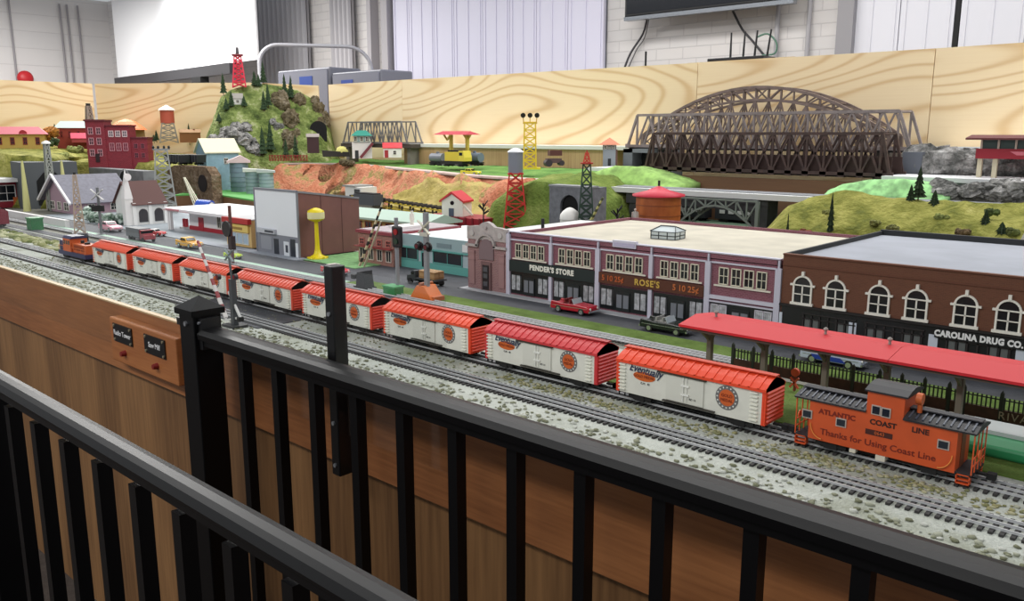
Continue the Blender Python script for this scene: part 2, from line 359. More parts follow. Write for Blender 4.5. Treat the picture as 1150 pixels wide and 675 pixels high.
# push-button board on the fascia
a = at(122, 352, y=YF-.03); b = at(192, 378, y=YF-.03); W = b.x-a.x+.02
r = root('button_board', 'small wooden board with two black nameplates and red buttons on the table front', 'control board', (a.x, YF, -.135))
lw = wood('board_wood', (136,78,40), (186,122,70), (2, 1, 12), 1.2, .45, 3, .6, 2.0, (6, 2, 110))
MB().box(0, W, -.03, 0, 0, .112).part('backing_board', lw, r, bevel=.003)
for k, (t, s) in enumerate(((.07, 'Radio Tower'), (.56, 'Saw Mill'))):
    pl = MB().box(W*t, W*t+.105, -.033, -.03, .055, .1).part('nameplate', BLK, r)
    txt('engraved_text', s, .018, (W*t+.0525, -.0335, .0775), M((228,228,228), .5), pl)
    sc_ = MB()
    for dx in (.008, .097):
        for dz in (.06, .095): sc_.cyl((W*t+dx, -.0325, dz), (W*t+dx, -.035, dz), .0035, n=8)
    sc_.part('screw', M((200,190,160), .3, .8), pl)
    MB().cyl((W*t+.055, -.03, .03), (W*t+.055, -.042, .03), .008, .006, 14).part('push_button', M((120,26,20), .5), r)
# acrylic pane and its black post
def acrylic():
    m = bpy.data.materials.new('clear_acrylic'); m.use_nodes = True; nt = m.node_tree
    for n in list(nt.nodes): nt.nodes.remove(n)
    o = nt.nodes.new('ShaderNodeOutputMaterial'); mx = nt.nodes.new('ShaderNodeMixShader'); mx.inputs[0].default_value = .06
    t = nt.nodes.new('ShaderNodeBsdfTransparent'); t.inputs[0].default_value = (.985, .99, .99, 1)
    g = nt.nodes.new('ShaderNodeBsdfGlossy'); g.inputs['Roughness'].default_value = .03
    nt.links.new(t.outputs[0], mx.inputs[1]); nt.links.new(g.outputs[0], mx.inputs[2]); nt.links.new(mx.outputs[0], o.inputs[0]); return m
AC = acrylic()
for x0, x1, lb in ((-3.6, -1.222, 'clear acrylic guard pane between the black bar and the left end of the table'), (-1.206, -.93, 'clear acrylic guard pane just right of the black bar')):
    tag(MB().box(x0, x1, .862, .865, -.1, .2).part('acrylic_pane', AC), lb, 'guard pane')
r = root('pane_post', 'upright black metal bar holding the clear pane against the table front', 'post', (-1.214, .864, -.18))
MB().box(-.012, .012, -.014, .015, 0, .385).part('post_bar', BLK, r, bevel=.002)
mb = MB()
for z in (.02, .1, .3): mb.cyl((0, -.014, z), (0, -.017, z), .004, n=8)
mb.part('bolt', GRY, r)
# ---------------------------------------------------------------- black guard rails
RB = M((5,5,7), .4, .0, spec=.25); RS = M((24,24,26), .45)
def guard_rail(y, xs, x0, x1, px, label, cap, rail_from, TP=.048, hw=.027, BT=.013):
    r = root('guard_rail', label, 'railing', (px, y, FL)); H = -FL
    mb = MB(); mb.prismx([(-hw*.67,BT+H),(hw*.67,BT+H),(hw*.67,BT+.011+H),(hw*.96,BT+.014+H),(hw,TP-.010+H),(hw*.74,TP-.002+H),(hw*.3,TP+H),(-hw*.3,TP+H),(-hw*.74,TP-.002+H),(-hw,TP-.010+H),(-hw*.96,BT+.014+H),(-hw*.67,BT+.011+H)], rail_from-px, x1-px)
    mb.part('top_rail', RB, r)
    MB().box(rail_from-px, x1-px, -.015, .015, .08, .12).part('bottom_rail', RB, r)
    for x in xs: MB().box(x-px-.0095, x-px+.0095, -.0095, .0095, .12, H+.013).part('baluster', RB, r)
    MB().box(-.03, .03, -.03, .03, 0, H+(.085 if cap else .020)).part('post', RB, r, bevel=.002)
    MB().box(-.05, .05, -.05, .05, 0, .012).part('foot_plate', RB, r)
    if cap:
        z = H+.085
        mb = MB(); mb.box(-.036, .036, -.036, .036, z-.012, z); mb.add([(-.036,-.036,z),(.036,-.036,z),(.036,.036,z),(-.036,.036,z),(0,0,z+.024)], [(0,1,4),(1,2,4),(2,3,4),(3,0,4)]); mb.part('post_cap', RB, r)
        MB().box(.03, .042, -.02, .02, H+.005, H+.068).part('bracket', RS, r)
        MB().box(-.075, -.03, -.014, .014, H+.04, H+.055).part('bracket', RS, r)
        MB().cyl((.0, -.03, z-.03), (0, -.034, z-.03), .005, n=10).cyl((.036, -.02, H+.06), (.036, -.024, H+.06), .003, n=8).part('screw', M((180,182,188), .3, .8), r)
    return r
guard_rail(.81, [-.266-.1175*k for k in range(-3, 11)], -1.6, .5, -1.605, 'black metal railing with a capped square post close to the table front', True, -1.57)
guard_rail(.405, [-.652-.1115*k for k in range(-4, 8)], -1.6, .1, -1.545, 'black metal railing nearest the viewer crossing the lower left corner', False, -1.62, TP=.052, hw=.019, BT=.024)
# ---------------------------------------------------------------- ground of the town
ballast = multi('grey_ballast', [(136,138,120),(170,174,162),(188,192,184),(202,206,198)], 5, bump=.8, bscale=260, detail=10, pos=[.28,.42,.5,.7], bdist=.004)
turf = multi('bright_turf', [(84,104,48),(104,128,62),(120,142,80)], 22, bump=.8, bscale=300, bdist=.004)
turf2 = multi('yellow_turf', [(72,80,34),(112,114,50),(148,146,76),(178,172,110)], 9, bump=1.0, bscale=70, bdist=.01)
tag(MB().box(XL, XR, YF+.012, 1.37, 0, .003).part('ballast_bed', ballast, kind='stuff'), 'pale grey ballast spread along the front of the table', 'ballast')
def slab(name, label, cat, x0, x1, y0, y1, z0, z1, m, **k):
    return tag(MB().box(x0, x1, y0, y1, z0, z1).part(name, m), label, cat, **k)
asph = M((72,74,80), .75, var=.06, scale=30, bump=.1)
slab('street_edge', 'grey asphalt shoulder of the street behind the first boxcars', 'road', -5.2, -2.0, 1.478, 1.53, 0, .003, asph)
slab('grass_strip', 'narrow green grass strip between the rear track and the street', 'grass', -2.0, XR, 1.462, 1.528, 0, .004, turf, kind='stuff')
slab('grass_patch', 'green grass around the station platform behind the caboose', 'grass', -.86, XR, 1.165, 1.372, .003, .005, turf, kind='stuff')
slab('street', 'dark grey asphalt street in front of the brick storefronts', 'street', -5.2, XR, 1.53, 1.622, 0, .003, asph)
slab('sidewalk', 'pale concrete sidewalk under the storefront row', 'sidewalk', -1.69, XR, 1.622, 1.72, 0, .006, M((176,178,182), .8, var=.04, scale=20))
slab('sidewalk', 'grey sidewalk in front of the theatre and the striped-awning shop', 'sidewalk', -3.3, -2.48, 1.61, 1.66, 0, .006, M((150,156,166), .8))
slab('cross_street', 'grey side street passing between the teal diner and the brick bank', 'street', -2.35, -1.70, 1.622, 2.3, 0, .003, asph)
slab('lawn', 'small flat green lawn beneath the yellow water tower', 'lawn', -2.5, -2.19, 1.64, 2.0, .003, .005, M((122,168,112), .9, var=.08, scale=60))
slab('parking_lot', 'bluish grey paved lot around the red and white filling station', 'paving', -4.9, -2.9, 1.64, 2.3, 0, .003, M((150,158,164), .8, var=.05, scale=6))
slab('kerb_strip', 'pale mint green verge beside the street behind the boxcars', 'verge', -4.6, -2.0, 1.455, 1.478, 0, .006, M((176,206,186), .8))
# ---------------------------------------------------------------- tracks
SLV = M((206,208,210), .3, .35); TIE = M((52,50,50), .8)
def track(y, x0, x1, label, rails=(-.0155, 0, .0155), tw=.052, pitch=.0108, tmat=TIE, rmat=SLV, vis=None, name='railway_track', z=.003, rh=.0030, cat='track'):
    r = root(name, label, cat, (x1, y, z)); n = int((x1-x0)/pitch); lo, hi = vis or (x1-100*pitch, x1)
    base = bpy.data.meshes.new('tie'); t = MB().box(-.0024, .0024, -tw/2, tw/2, 0, .003); base.from_pydata(t.v, [], t.f); base.materials.append(tmat)
    rest = MB(); cnt = 0
    for i in range(n):
        xx = x1-pitch*(i+.5)
        if cnt < 98 and lo <= xx <= hi:
            o = bpy.data.objects.new('tie', base); C.objects.link(o); o.parent = r; o.location = (xx-x1, 0, 0); cnt += 1
        else: rest.box(xx-x1-.0024, xx-x1+.0024, -tw/2, tw/2, 0, .003)
    rest.part('tie_row', tmat, r, kind='stuff')
    for q in rails:
        MB().box(x0-x1, 0, q-.0011, q+.0011, .003, .003+rh*.25).box(x0-x1, 0, q-.0005, q+.0005, .003+rh*.2, .003+rh*.85).box(x0-x1, 0, q-.0009, q+.0009, .003+rh*.75, .003+rh).part('rail', rmat, r)
    return r
track(1.005, -6.3, .2, 'empty three-rail track nearest the railing in pale ballast', vis=(-1.2, -.13))
track(1.116, -6.3, .2, 'three-rail track carrying the boxcar train', vis=(-1.2, -.13))
track(1.428, -6.3, -.72, 'bright three-rail track behind the boxcars beside the grass strip', vis=(-1.75, -.72), rmat=M((226,228,230), .35, .2), tw=.046)
track(1.27, -6.3, -3.2, 'weathered track running behind the locomotive at left', vis=(-4.4, -3.3), rmat=M((170,172,172), .4, .5))
slab('service_road', 'grey service road left of the locomotive', 'road', -6.3, -3.0, 1.315, 1.36, .003, .005, asph)
slab('road_crossing', 'dark asphalt road crossing under the tracks right of the near crossing gate', 'road', -2.05, -1.66, .97, 1.452, .003, .0052, asph)
# clumps of ground foam in the ballast
def clumps(label, n, xr, yr, cols, sz=(.003,.008), name='foam_clumps'):
    mb = MB()
    for i in range(n):
        x = random.uniform(*xr); y = random.gauss((yr[0]+yr[1])/2, (yr[1]-yr[0])/4); y = min(yr[1], max(yr[0], y))
        mb.blob((x, y, .004), random.uniform(*sz), 6, 4, m=random.randrange(len(cols)), j=.4, sq=(1.3, 1, .6))
    return tag(mb.part(name, [M(c, .95) for c in cols], kind='stuff'), label, 'ground foam')
clumps('grey green foam clumps along the table edge in front of the near track', 1900, (-3.6, .1), (.893, .965), [(138,140,118),(162,164,146),(118,120,96),(196,198,190)], (.0012,.0042))
clumps('olive foam clumps between the two front tracks', 500, (-3.2, .1), (1.035, 1.085), [(136,138,106),(116,118,84),(164,164,144)], (.0012,.0034))
clumps('olive grass tufts between the tracks beside the caboose', 700, (-1.0, .1), (1.042, 1.078), [(150,146,104),(128,128,86),(176,172,140)], (.0012,.0035))
clumps('olive foam clumps at the left end behind the locomotive', 260, (-4.6, -3.15), (1.15, 1.24), [(140,144,96),(110,120,70),(176,176,140)], (.01,.02))
# ---------------------------------------------------------------- rolling stock
TY = 1.116; TZ = .0090   # track centre, rail top
YS = TY-.031             # near side plane of the cars
def sx_(u, v): return at(u, v, y=YS).x
def truck(parent, x, name='truck', m=BLKm):
    mb = MB()
    for s in (-1, 1):
        mb.box(x-.021, x+.021, s*.021-.003, s*.021+.003, .004, .010); mb.box(x-.009, x+.009, s*.021-.004, s*.021+.004, .0015, .012)
    for dx in (-.014, .014):
        for s in (-1, 1): mb.cyl((x+dx, s*.014, .0058), (x+dx, s*.018, .0058), .0058, n=14)
        mb.cyl((x+dx, -.016, .0058), (x+dx, .016, .0058), .0014, n=6)
    mb.box(x-.005, x+.005, -.02, .02, .008, .013)
    return mb.part(name, m, parent)
def coupler(parent, x, s):
    return MB().box(min(x, x+s*.02), max(x, x+s*.02), -.003, .003, .008, .011).box(min(x+s*.014, x+s*.024), max(x+s*.014, x+s*.024), -.005, .005, .005, .013).part('coupler', BLKm, parent)
LB = .258; HB = .0285
CARW = M((222,222,212), .5, var=.02, scale=40)
def boxcar(loc, label, roof_rgb, dark=False):
    OR = M(roof_rgb, .42); OR2 = M(tuple(int(c*.86) for c in roof_rgb), .5)
    r = root('boxcar', label, 'train car', loc, 0, 'boxcars coupled in the train'); h = LB/2
    b = MB().box(-h+.003, h-.003, -HB, HB, .0125, .0655)
    for i in range(-9, 10):                                     # board seams
        pass
    b.part('body', CARW, r)
    # roof, arched with ribs
    n = 6; prof = []
    for i in range(n+1):
        t = -1+2*i/n; prof.append((t*(HB+.003), .066+.0135*(1-abs(t)**1.5)))
    MB().prismx([(-HB-.003, .0615)]+prof+[(HB+.003, .0615)], -h, h).part('roof', OR, r)
    mb = MB()
    for i in range(17):
        x = -h+.012+(LB-.024)*i/16
        pp = [(y, z+.0012) for y, z in prof]; mb.prismx([(y, z-.001) for y, z in prof]+pp[::-1], x-.0016, x+.0016)
    mb.part('roof_ribs', OR, r)
    MB().box(-h-.002, h+.002, -.006, .006, .0805, .0822).part('running_board', OR2, r)
    for s in (-1, 1):
        mb = MB(); x = s*(h-.003)
        mb.box(min(x, x+s*.003), max(x, x+s*.003), -HB-.0008, HB+.0008, .0125, .068)
        for k in range(8): 
            z = .0175+k*.006; xa = x+s*.003; mb.prism([(xa, z-.0018), (xa+s*.0022, z), (xa, z+.0018)], -HB+.002, HB-.002)
        mb.prismx([(-HB, .066)]+[(y*.98, z-.0006) for y, z in prof]+[(HB, .066)], min(x, x+s*.003), max(x, x+s*.003)); mb.part('end_wall', OR, r)
        MB().box(x-.003 if s > 0 else x, x if s > 0 else x+.003, -HB-.0012, -HB, .0125, .0655).part('corner_post', OR, r)
    # sliding door with black tracks
    d = MB().box(-.035, .03, -HB-.0018, -HB, .018, .062).part('door', M((216,216,206), .5), r)
    MB().cyl((-.004, -HB-.003, .02), (-.004, -HB-.003, .06), .0008, n=6).cyl((.002, -HB-.003, .02), (.002, -HB-.003, .06), .0006, n=6).box(-.008, .006, -HB-.0036, -HB-.0018, .03, .033).box(-.008, .006, -HB-.0036, -HB-.0018, .044, .047).part('door_latch', M((236,236,230), .4), d)
    MB().box(-.05, .034, -HB-.004, -HB, .0588, .0612).part('door_rail', M((60,50,40), .5), r, label='dark upper door rail')
    MB().box(-.04, .05, -HB-.004, -HB, .0145, .0166).part('door_rail', M((60,56,50), .5), r, label='dark lower door rail')
    # side ladders
    for x0 in (-h+.012, h-.018):
        mb = MB()
        for k in range(8): mb.box(x0-.006, x0+.006, -HB-.0035, -HB, .017+k*.0058, .0188+k*.0058)
        mb.part('ladder', M((238,238,226), .5), r)
    # printed script over an orange oval, and the round seal
    lg = MB(); vs = [(-.076+.0205*math.cos(2*PI*i/24), -HB-.0006, .0448+.0075*math.sin(2*PI*i/24)) for i in range(24)]
    vs2 = [(x, -HB, z) for x, y, z in vs]
    lg.add(vs+vs2, [tuple(range(24)), tuple(range(24, 48))[::-1]]+[(i, (i+1)%24, 24+(i+1)%24, 24+i) for i in range(24)])
    lo = lg.part('orange_oval', M((206,98,34), .5), r, label='printed orange oval')
    txt('oval_text', 'GOLD MEDAL', .0062, (-.076, -HB-.0009, .0445), M((120,40,20), .5), lo, ext=.0002)
    txt('script_logo', 'Eventually', .0182, (-.074, -HB-.0010, .0550), M((36,50,82), .5), r, rot=(PI/2, .06, 0), shear=.4, bold=.0002, ext=.0002, sx=.82)
    txt('small_print', 'G.M.  40', .0048, (-.074, -HB-.0006, .0335), M((70,72,76), .5), r, ext=.0002)
    txt('small_print', 'RD 14', .0045, (.012, -HB-.0022, .026), M((60,60,60), .5), r, ext=.0002)
    cx = .068; cz = .0415
    def disc(rr, y, n=32):
        v = [(cx+rr*math.cos(2*PI*i/n), y, cz+rr*math.sin(2*PI*i/n)) for i in range(n)]; v2 = [(a, -HB, c) for a, b_, c in v]
        return MB().add(v+v2, [tuple(range(n)), tuple(range(n, 2*n))[::-1]]+[(i, (i+1)%n, n+(i+1)%n, n+i) for i in range(n)])
    sl = disc(.0185, -HB-.0005).part('round_seal', M((112,112,112), .5), r, label='round grey seal')
    disc(.0125, -HB-.0008).part('seal_centre', M((206,96,40), .5), sl)
    txt('seal_text', 'GOLD', .0065, (cx, -HB-.0011, cz+.003), M((120,36,16), .5), sl, ext=.0002)
    txt('seal_text', 'MEDAL', .0062, (cx, -HB-.0011, cz-.004), M((120,36,16), .5), sl, ext=.0002)
    mb = MB()
    for i in range(16):
        q = 2*PI*i/16; c = (cx+.0155*math.cos(q), -HB-.0008, cz+.0155*math.sin(q)); mb.blob(c, .0014, 6, 4, j=0, sq=(1, .3, 1))
    mb.part('seal_dots', M((232,232,226), .5), sl)
    MB().box(-h+.01, h-.01, -.008, .008, .010, .0125).box(-.045, .045, -.02, -.017, .004, .0065).box(-.05, .05, .017, .02, .004, .0065).box(-.04, -.01, -.016, .004, .0035, .0125).cyl((.01, -.01, .007), (.035, -.01, .007), .004, n=10).part('underframe', BLKm, r)
    for s in (-1, 1): truck(r, s*(h-.042)); coupler(r, s*h, s)
    mb = MB()
    for s in (-1, 1): mb.box(s*(h-.012)-.006, s*(h-.012)+.006, -HB-.002, -HB+.001, .006, .0075).box(s*(h-.012)-.006, s*(h-.012)-.005, -HB-.002, -HB+.001, .006, .0125).box(s*(h-.012)+.005, s*(h-.012)+.006, -HB-.002, -HB+.001, .006, .0125)
    mb.part('step', BLKm, r)
    return r
us = [(97,272),(143,282),(197,291),(262,305),(338,322),(430,341),(543,365),(691,397)]
labels = ['first behind the locomotive, smallest of the row', 'second behind the locomotive, passing the small grey truck', 'left of the near crossing gate', 'just right of the near crossing gate',
          'crossed by the upright black bar of the pane', 'passing the orange bucket and green box', 'with the redder pinkish roof, second ahead of the caboose', 'coupled directly ahead of the orange caboose']
xs = []
a0 = sx_(543, 365); a7 = sx_(691, 397)
pitch = (a7-sx_(262, 305))/4; a7 += .002
cols = {0: (228,88,56), 3: (226,84,58), 4: (230,76,52), 5: (234,78,44), 6: (208,58,62), 7: (236,76,42)}
for k in range(8):
    x = a7-pitch*(7-k)+LB/2
    rgb = cols.get(k, (228,86,54))
    boxcar((x, TY, TZ), ('white boxcar with orange-red roof ' if k != 6 else 'white boxcar ')+labels[k], rgb)
print('pitch', pitch, 'a7', a7)
# ------------- caboose
CX0 = -.3435; CBO = M((204,84,38), .5, var=.03, scale=30); CBK = M((34,34,38), .55); CBD = M((120,28,14), .5)
def cbx(u, v): return at(u, v, y=YS).x-CX0
r = root('caboose', 'orange caboose with black roof and lettered side at the right end of the train', 'train car', (CX0, TY, TZ))
cl, cr = -.1035, .082
MB().box(cl, cr, -HB, HB, .0115, .0655).part('body', CBO, r)
cpl, cpr = cbx(974, 440), cbx(1016, 448)
MB().box(cpl, cpr, -HB, HB, .0655, .094).part('cupola', CBO, r)
def cab_roof(x0, x1, zb, nm, wd=HB+.003, ribs=True):
    pr = [(-wd, zb), (-wd, zb+.0022), (-wd*.5, zb+.0065), (0, zb+.0085), (wd*.5, zb+.0065), (wd, zb+.0022), (wd, zb)]
    q = MB().prismx(pr, x0, x1).part(nm, CBK, r)
    if ribs:
        mb = MB(); n = int((x1-x0)/.0085)
        for i in range(n):
            x = x0+.006+(x1-x0-.012)*i/max(1, n-1); mb.bar((x, -wd*.86, zb+.0042), (x, -wd*.25, zb+.0088), .002, .0012); mb.bar((x, wd*.86, zb+.0042), (x, wd*.25, zb+.0088), .002, .0012)
        mb.part('roof_ribs', M((70,76,90), .45), q)
    return q
cab_roof(cl-.021, cpl, .0655, 'roof'); cab_roof(cpr, cr+.021, .0655, 'roof'); cab_roof(cpl-.003, cpr+.004, .094, 'cupola_roof', ribs=False)
MB().box(cl-.02, cpl, -.007, .007, .0755, .077).box(cpr, cr+.02, -.007, .007, .0755, .077).part('running_board', M((52,52,56), .6), r)
def cab_win(x, z, w, h, nm='window', y=-HB):
    f = MB().box(x-w/2-.0014, x+w/2+.0014, y-.0016, y, z-h/2-.0014, z+h/2+.0014).part(nm, M((196,186,178), .4, .3), r)
    MB().box(x-w/2, x+w/2, y-.002, y-.0005, z-h/2, z+h/2).box(x-w/2, x+w/2, y-.0024, y-.0018, z-.0003, z+.0003, m=0).part('pane', M((26,34,48), .15), f)
for u, v in ((906,465), (944,475), (1059,500)):
    p = at(u, v, y=YS); cab_win(p.x-CX0, p.z-TZ, .011, .009)
for u, v in ((983.5,461), (994.5,464)):
    p = at(u, v, y=YS); cab_win(p.x-CX0, p.z-TZ, .009, .010)
for s in ((917,459,944,467,'ATLANTIC'), (974,475,1007,484,'COAST'), (1019,480,1045,489,'LINE')):
    a = at(s[0], s[1]+3, y=YS); b = at(s[2], s[3]-1, y=YS)
rowz = .0535
txt('lettering', 'ATLANTIC', .0098, ((at(939,468,y=YS).x)-CX0, -HB-.0004, at(939,466.5,y=YS).z-TZ), CBD, r, bold=.0003, ext=.0002, sx=1.05)
txt('lettering', 'COAST', .0098, ((at(991,476,y=YS).x)-CX0, -HB-.0004, at(991,477,y=YS).z-TZ), M((40,22,20), .5), r, bold=.0003, ext=.0002, sx=1.05)
txt('lettering', 'LINE', .0098, ((at(1033,485,y=YS).x)-CX0, -HB-.0004, at(1033,485,y=YS).z-TZ), M((60,26,22), .5), r, bold=.0003, ext=.0002, sx=1.05)
p = at(987, 488, y=YS)
MB().box(p.x-CX0-.018, p.x-CX0+.016, -HB-.0006, -HB, p.z-TZ-.0035, p.z-TZ+.0035).part('number_panel', M((70,30,24), .5), r)
txt('number', '0643', .0065, (p.x-CX0, -HB-.0010, p.z-TZ), M((206,100,50), .5), r, ext=.0002)
a = at(917, 484, y=YS); b = at(1054, 517, y=YS)
txt('lettering', 'Thanks for Using Coast Line', .0118, ((a.x+b.x)/2-CX0, -HB-.0004, (a.z+b.z)/2-TZ), M((116,34,22), .5), r, ext=.0002, sx=1.08, bold=.0001)
for s in (-1, 1):
    xe = cl if s < 0 else cr
    MB().box(min(xe, xe+s*.019), max(xe, xe+s*.019), -HB, HB, .0105, .0135).part('end_platform', CBK, r)
    mb = MB(); x1 = xe+s*.0185
    for y in (-HB+.001, -HB*.5, 0, HB*.5, HB-.001): mb.cyl((x1, y, .0135), (x1, y, .034 if abs(y) < HB*.9 else .066), .0009, n=6)
    for z in (.024, .034): mb.cyl((x1, -HB, z), (x1, HB, z), .0009, n=6)
    mb.cyl((x1, -HB*.3, .034), (x1, -HB*.3, .066), .0009, n=6); mb.cyl((x1, HB*.3, .034), (x1, HB*.3, .066), .0009, n=6)
    mb.part('end_railing', M((224,96,48), .45), r)
    MB().cyl((x1+s*.002, -.009, .036), (x1+s*.0035, -.009, .036), .0055, n=14).part('brake_wheel', M((228,110,60), .45), r)
    for q in (-1, 1):
        mb = MB(); yy = q*(HB+.001)
        for k, z in enumerate((.0125, .0065, .0015)): mb.box(min(xe+s*.002, xe+s*.018), max(xe+s*.002, xe+s*.018), min(yy, yy-q*.008), max(yy, yy-q*.008), z-.0012, z)
        mb.box(min(xe+s*.002, xe+s*.0032), max(xe+s*.002, xe+s*.0032), min(yy, yy-q*.008), max(yy, yy-q*.008), .0005, .0125).box(min(xe+s*.0168, xe+s*.018), max(xe+s*.0168, xe+s*.018), min(yy, yy-q*.008), max(yy, yy-q*.008), .0005, .0125)
        mb.part('steps', M((222,92,46), .45), r)
    # curved grab irons
    mb = MB(); pts = []
    for k in range(9):
        t = k/8*PI/2; pts.append((xe-s*(.0035+.016*(1-math.cos(t))), -HB-.002, .034-.0195*math.sin(t)))
    mb.tube(pts, .0007, 6); mb.part('grab_iron', M((236,150,70), .4), r)
    coupler(r, xe+s*.016, s); truck(r, xe-s*.03)
MB().box(cr-.0005, cr+.0006, -.009, .009, .0135, .06).part('end_door', M((130,70,44), .5), r)
MB().box(cl+.015, cr-.015, -.008, .008, .0085, .0115).box(-.055, -.015, -.017, .01, .003, .0115).box(.0, .03, -.016, .016, .004, .0115).part('underframe', BLKm, r)
MB().box(-.012, .0, -HB-.001, -.018, .004, .011).box(-.046, -.038, -HB-.001, -.02, .006, .011).part('valve_box', M((220,214,196), .5), r)
p = at(1031, 455, y=YS+.01); MB().cyl((p.x-CX0, -.012, .074), (p.x-CX0, -.012, .088), .003, n=10).cyl((p.x-CX0-.004, -.012, .092), (p.x-CX0+.003, -.012, .092), .0075, n=14).part('smoke_stack', M((196,96,44), .5), r)
# ------------- locomotive
r = root('diesel_locomotive', 'dark blue and orange diesel locomotive pulling the boxcars at far left', 'locomotive', (sx_(97,272)-.02-.125, TY, TZ))
NAV = M((44,46,84), .45); LOR = M((196,92,40), .5)
mb = MB(); mb.prism([(-.115,.0115),(.115,.0115),(.115,.026),(-.115,.026)], -HB, HB).prism([(-.112,.026),(-.112,.05),(-.104,.06),(-.066,.06),(-.066,.026)], -.024, .024); mb.part('frame_and_nose', NAV, r)
MB().box(-.066, -.004, -HB, HB, .026, .07).part('cab', LOR, r)
MB().prismx([(-HB-.001,.07),(-.02,.078),(.02,.078),(HB+.001,.07)], -.07, 0).part('cab_roof', NAV, r)
for x in (-.054, -.034, -.015): MB().box(x-.006, x+.006, -HB-.0008, -HB, .05, .063).part('window', GLASS, r)
MB().box(-.004, .11, -.022, .022, .026, .056).part('engine_hood', LOR, r)
mb = MB()
for k in range(10): mb.box(.01+k*.009, .014+k*.009, -.0228, -.022, .034, .052)
mb.part('hood_louvres', M((120,50,26), .6), r)
MB().cyl((.03,0,.056), (.03,0,.066), .006, n=12).part('exhaust_stack', BLKm, r)
MB().cyl((.07,0,.056), (.07,0,.062), .009, n=14).part('fan', BLKm, r)
MB().cyl((-.113,0,.048), (-.117,0,.048), .006, n=14).part('headlight', M((240,236,210), .2), r)
mb = MB(); 
for x in (-.11, -.07, 0, .04, .08, .112):
    mb.cyl((x, -HB+.001, .026), (x, -HB+.001, .042), .0008, n=6)
mb.cyl((-.11, -HB+.001, .042), (-.07, -HB+.001, .042), .0008, n=6).cyl((0, -HB+.001, .042), (.112, -HB+.001, .042), .0008, n=6)
mb.part('handrail', M((220,120,60), .5), r)
truck(r, -.07); truck(r, .07); coupler(r, .112, 1); coupler(r, -.112, -1)
MB().box(-.035, .035, -.02, .02, .003, .0115).part('fuel_tank', BLKm, r)
# ---------------------------------------------------------------- station platform and canopy
CYN, CYF, CZ = 1.209, 1.320, .1165
xa = at(762, 367, y=CYN).x
r = root('platform_canopy', 'long red roofed station canopy on grey posts beside the caboose', 'canopy', (xa, (CYN+CYF)/2, .005))
Lc = .62; hw = (CYF-CYN)/2
prof = [(-hw, CZ-.005), (0, CZ+.004), (hw, CZ-.002), (hw, CZ-.006), (0, CZ+.0), (-hw, CZ-.009)]
MB().prismx(prof, 0, .34).part('roof_panel', M((204,34,44), .6), r); MB().prismx(prof, .3408, .7).part('roof_panel', M((204,34,44), .6), r)
MB().box(0, .7, -hw+.004, -hw+.007, CZ-.014, CZ-.009).box(0, .7, hw-.007, hw-.004, CZ-.012, CZ-.006).box(0, .7, -.003, .003, CZ-.008, CZ-.001).part('roof_beam', M((78,70,62), .7), r)
for u, v in ((797,380), (858,395), (927,405), (996,415), (1078,440), (1175, 470)):
    x = at(u, v, y=1.262).x-xa
    MB().box(x-.004, x+.004, -.005, .005, 0, CZ-.006).prismx([(-.04, CZ-.009), (-.005, CZ-.03), (.005, CZ-.03), (.04, CZ-.008), (.04, CZ-.012), (.005, CZ-.038), (-.005, CZ-.038), (-.04, CZ-.013)], x-.002, x+.002).part('post', M((110,104,92), .7), r)
for u, v in ((790,383), (849,391), (988,411), (1077,428)):
    x = at(u, v, y=1.225).x-xa
    MB().lathe((x, -.035, CZ-.016), [(.0075,0),(.006,.003),(.002,.006),(.001,.01)], 12).part('hanging_lamp', M((60,58,54), .4), r)
for u, v in ((803,352), (926,372), (998,386)):
    x = at(u, v, y=1.262).x-xa
    MB().cyl((x, .002, CZ+.002), (x, .002, CZ+.010), .0022, n=8).lathe((x, .002, CZ+.010), [(.001,0),(.0042,.0005),(.0035,.003),(.001,.005)], 10).part('roof_vent', M((150,146,140), .4), r)
r = root('station_platform', 'green station platform with a grey top at the right edge behind the caboose', 'platform', (-.3, 1.27, .005))
MB().box(0, .5, -.05, .05, 0, .016).part('platform_base', M((54,150,98), .35), r, bevel=.004)
MB().box(.002, .5, -.0, .05, .016, .0215).part('platform_top', M((176,184,184), .7), r)
# fence
fx0 = at(822, 400, y=1.385).x; fx1 = .06
r = root('picket_fence', 'dark picket fence with brown boards and posts beyond the platform', 'fence', (fx0, 1.385, .004))
FK = M((40,44,34), .7)
posts = [at(u, 420, y=1.385).x-fx0 for u in (822, 845, 866, 890)]+[at(u, 460, y=1.385).x-fx0 for u in (925, 955, 985, 1010, 1036, 1064, 1081, 1124)]+[at(1150, 470, y=1.385).x-fx0+.03]
for x in posts: MB().box(x-.0025, x+.0025, -.002, .002, 0, .046).add([(x-.0025,-.002,.046),(x+.0025,-.002,.046),(x+.0025,.002,.046),(x-.0025,.002,.046),(x,0,.051)], [(0,1,4),(1,2,4),(2,3,4),(3,0,4)]).part('post', FK, r)
mb = MB()
n = int(posts[-1]/.0062)
for i in range(n): mb.box(i*.0062-.001, i*.0062+.001, -.0008, .0008, .018, .040)
mb.box(0, posts[-1], .0, .0016, .035, .0368); mb.part('pickets', FK, r)
for a, b in zip(posts, posts[1:]): MB().box(a+.003, b-.003, -.0016, .0016, .003, .021).part('board', M((72,46,34), .8, var=.12, scale=80), r)
txt('board_lettering', 'RIVA', .0165, (at(1137,474,y=1.383).x-fx0, -.0022, .012), M((168,150,130), .6), r, ext=.0003, spacing=1.2)
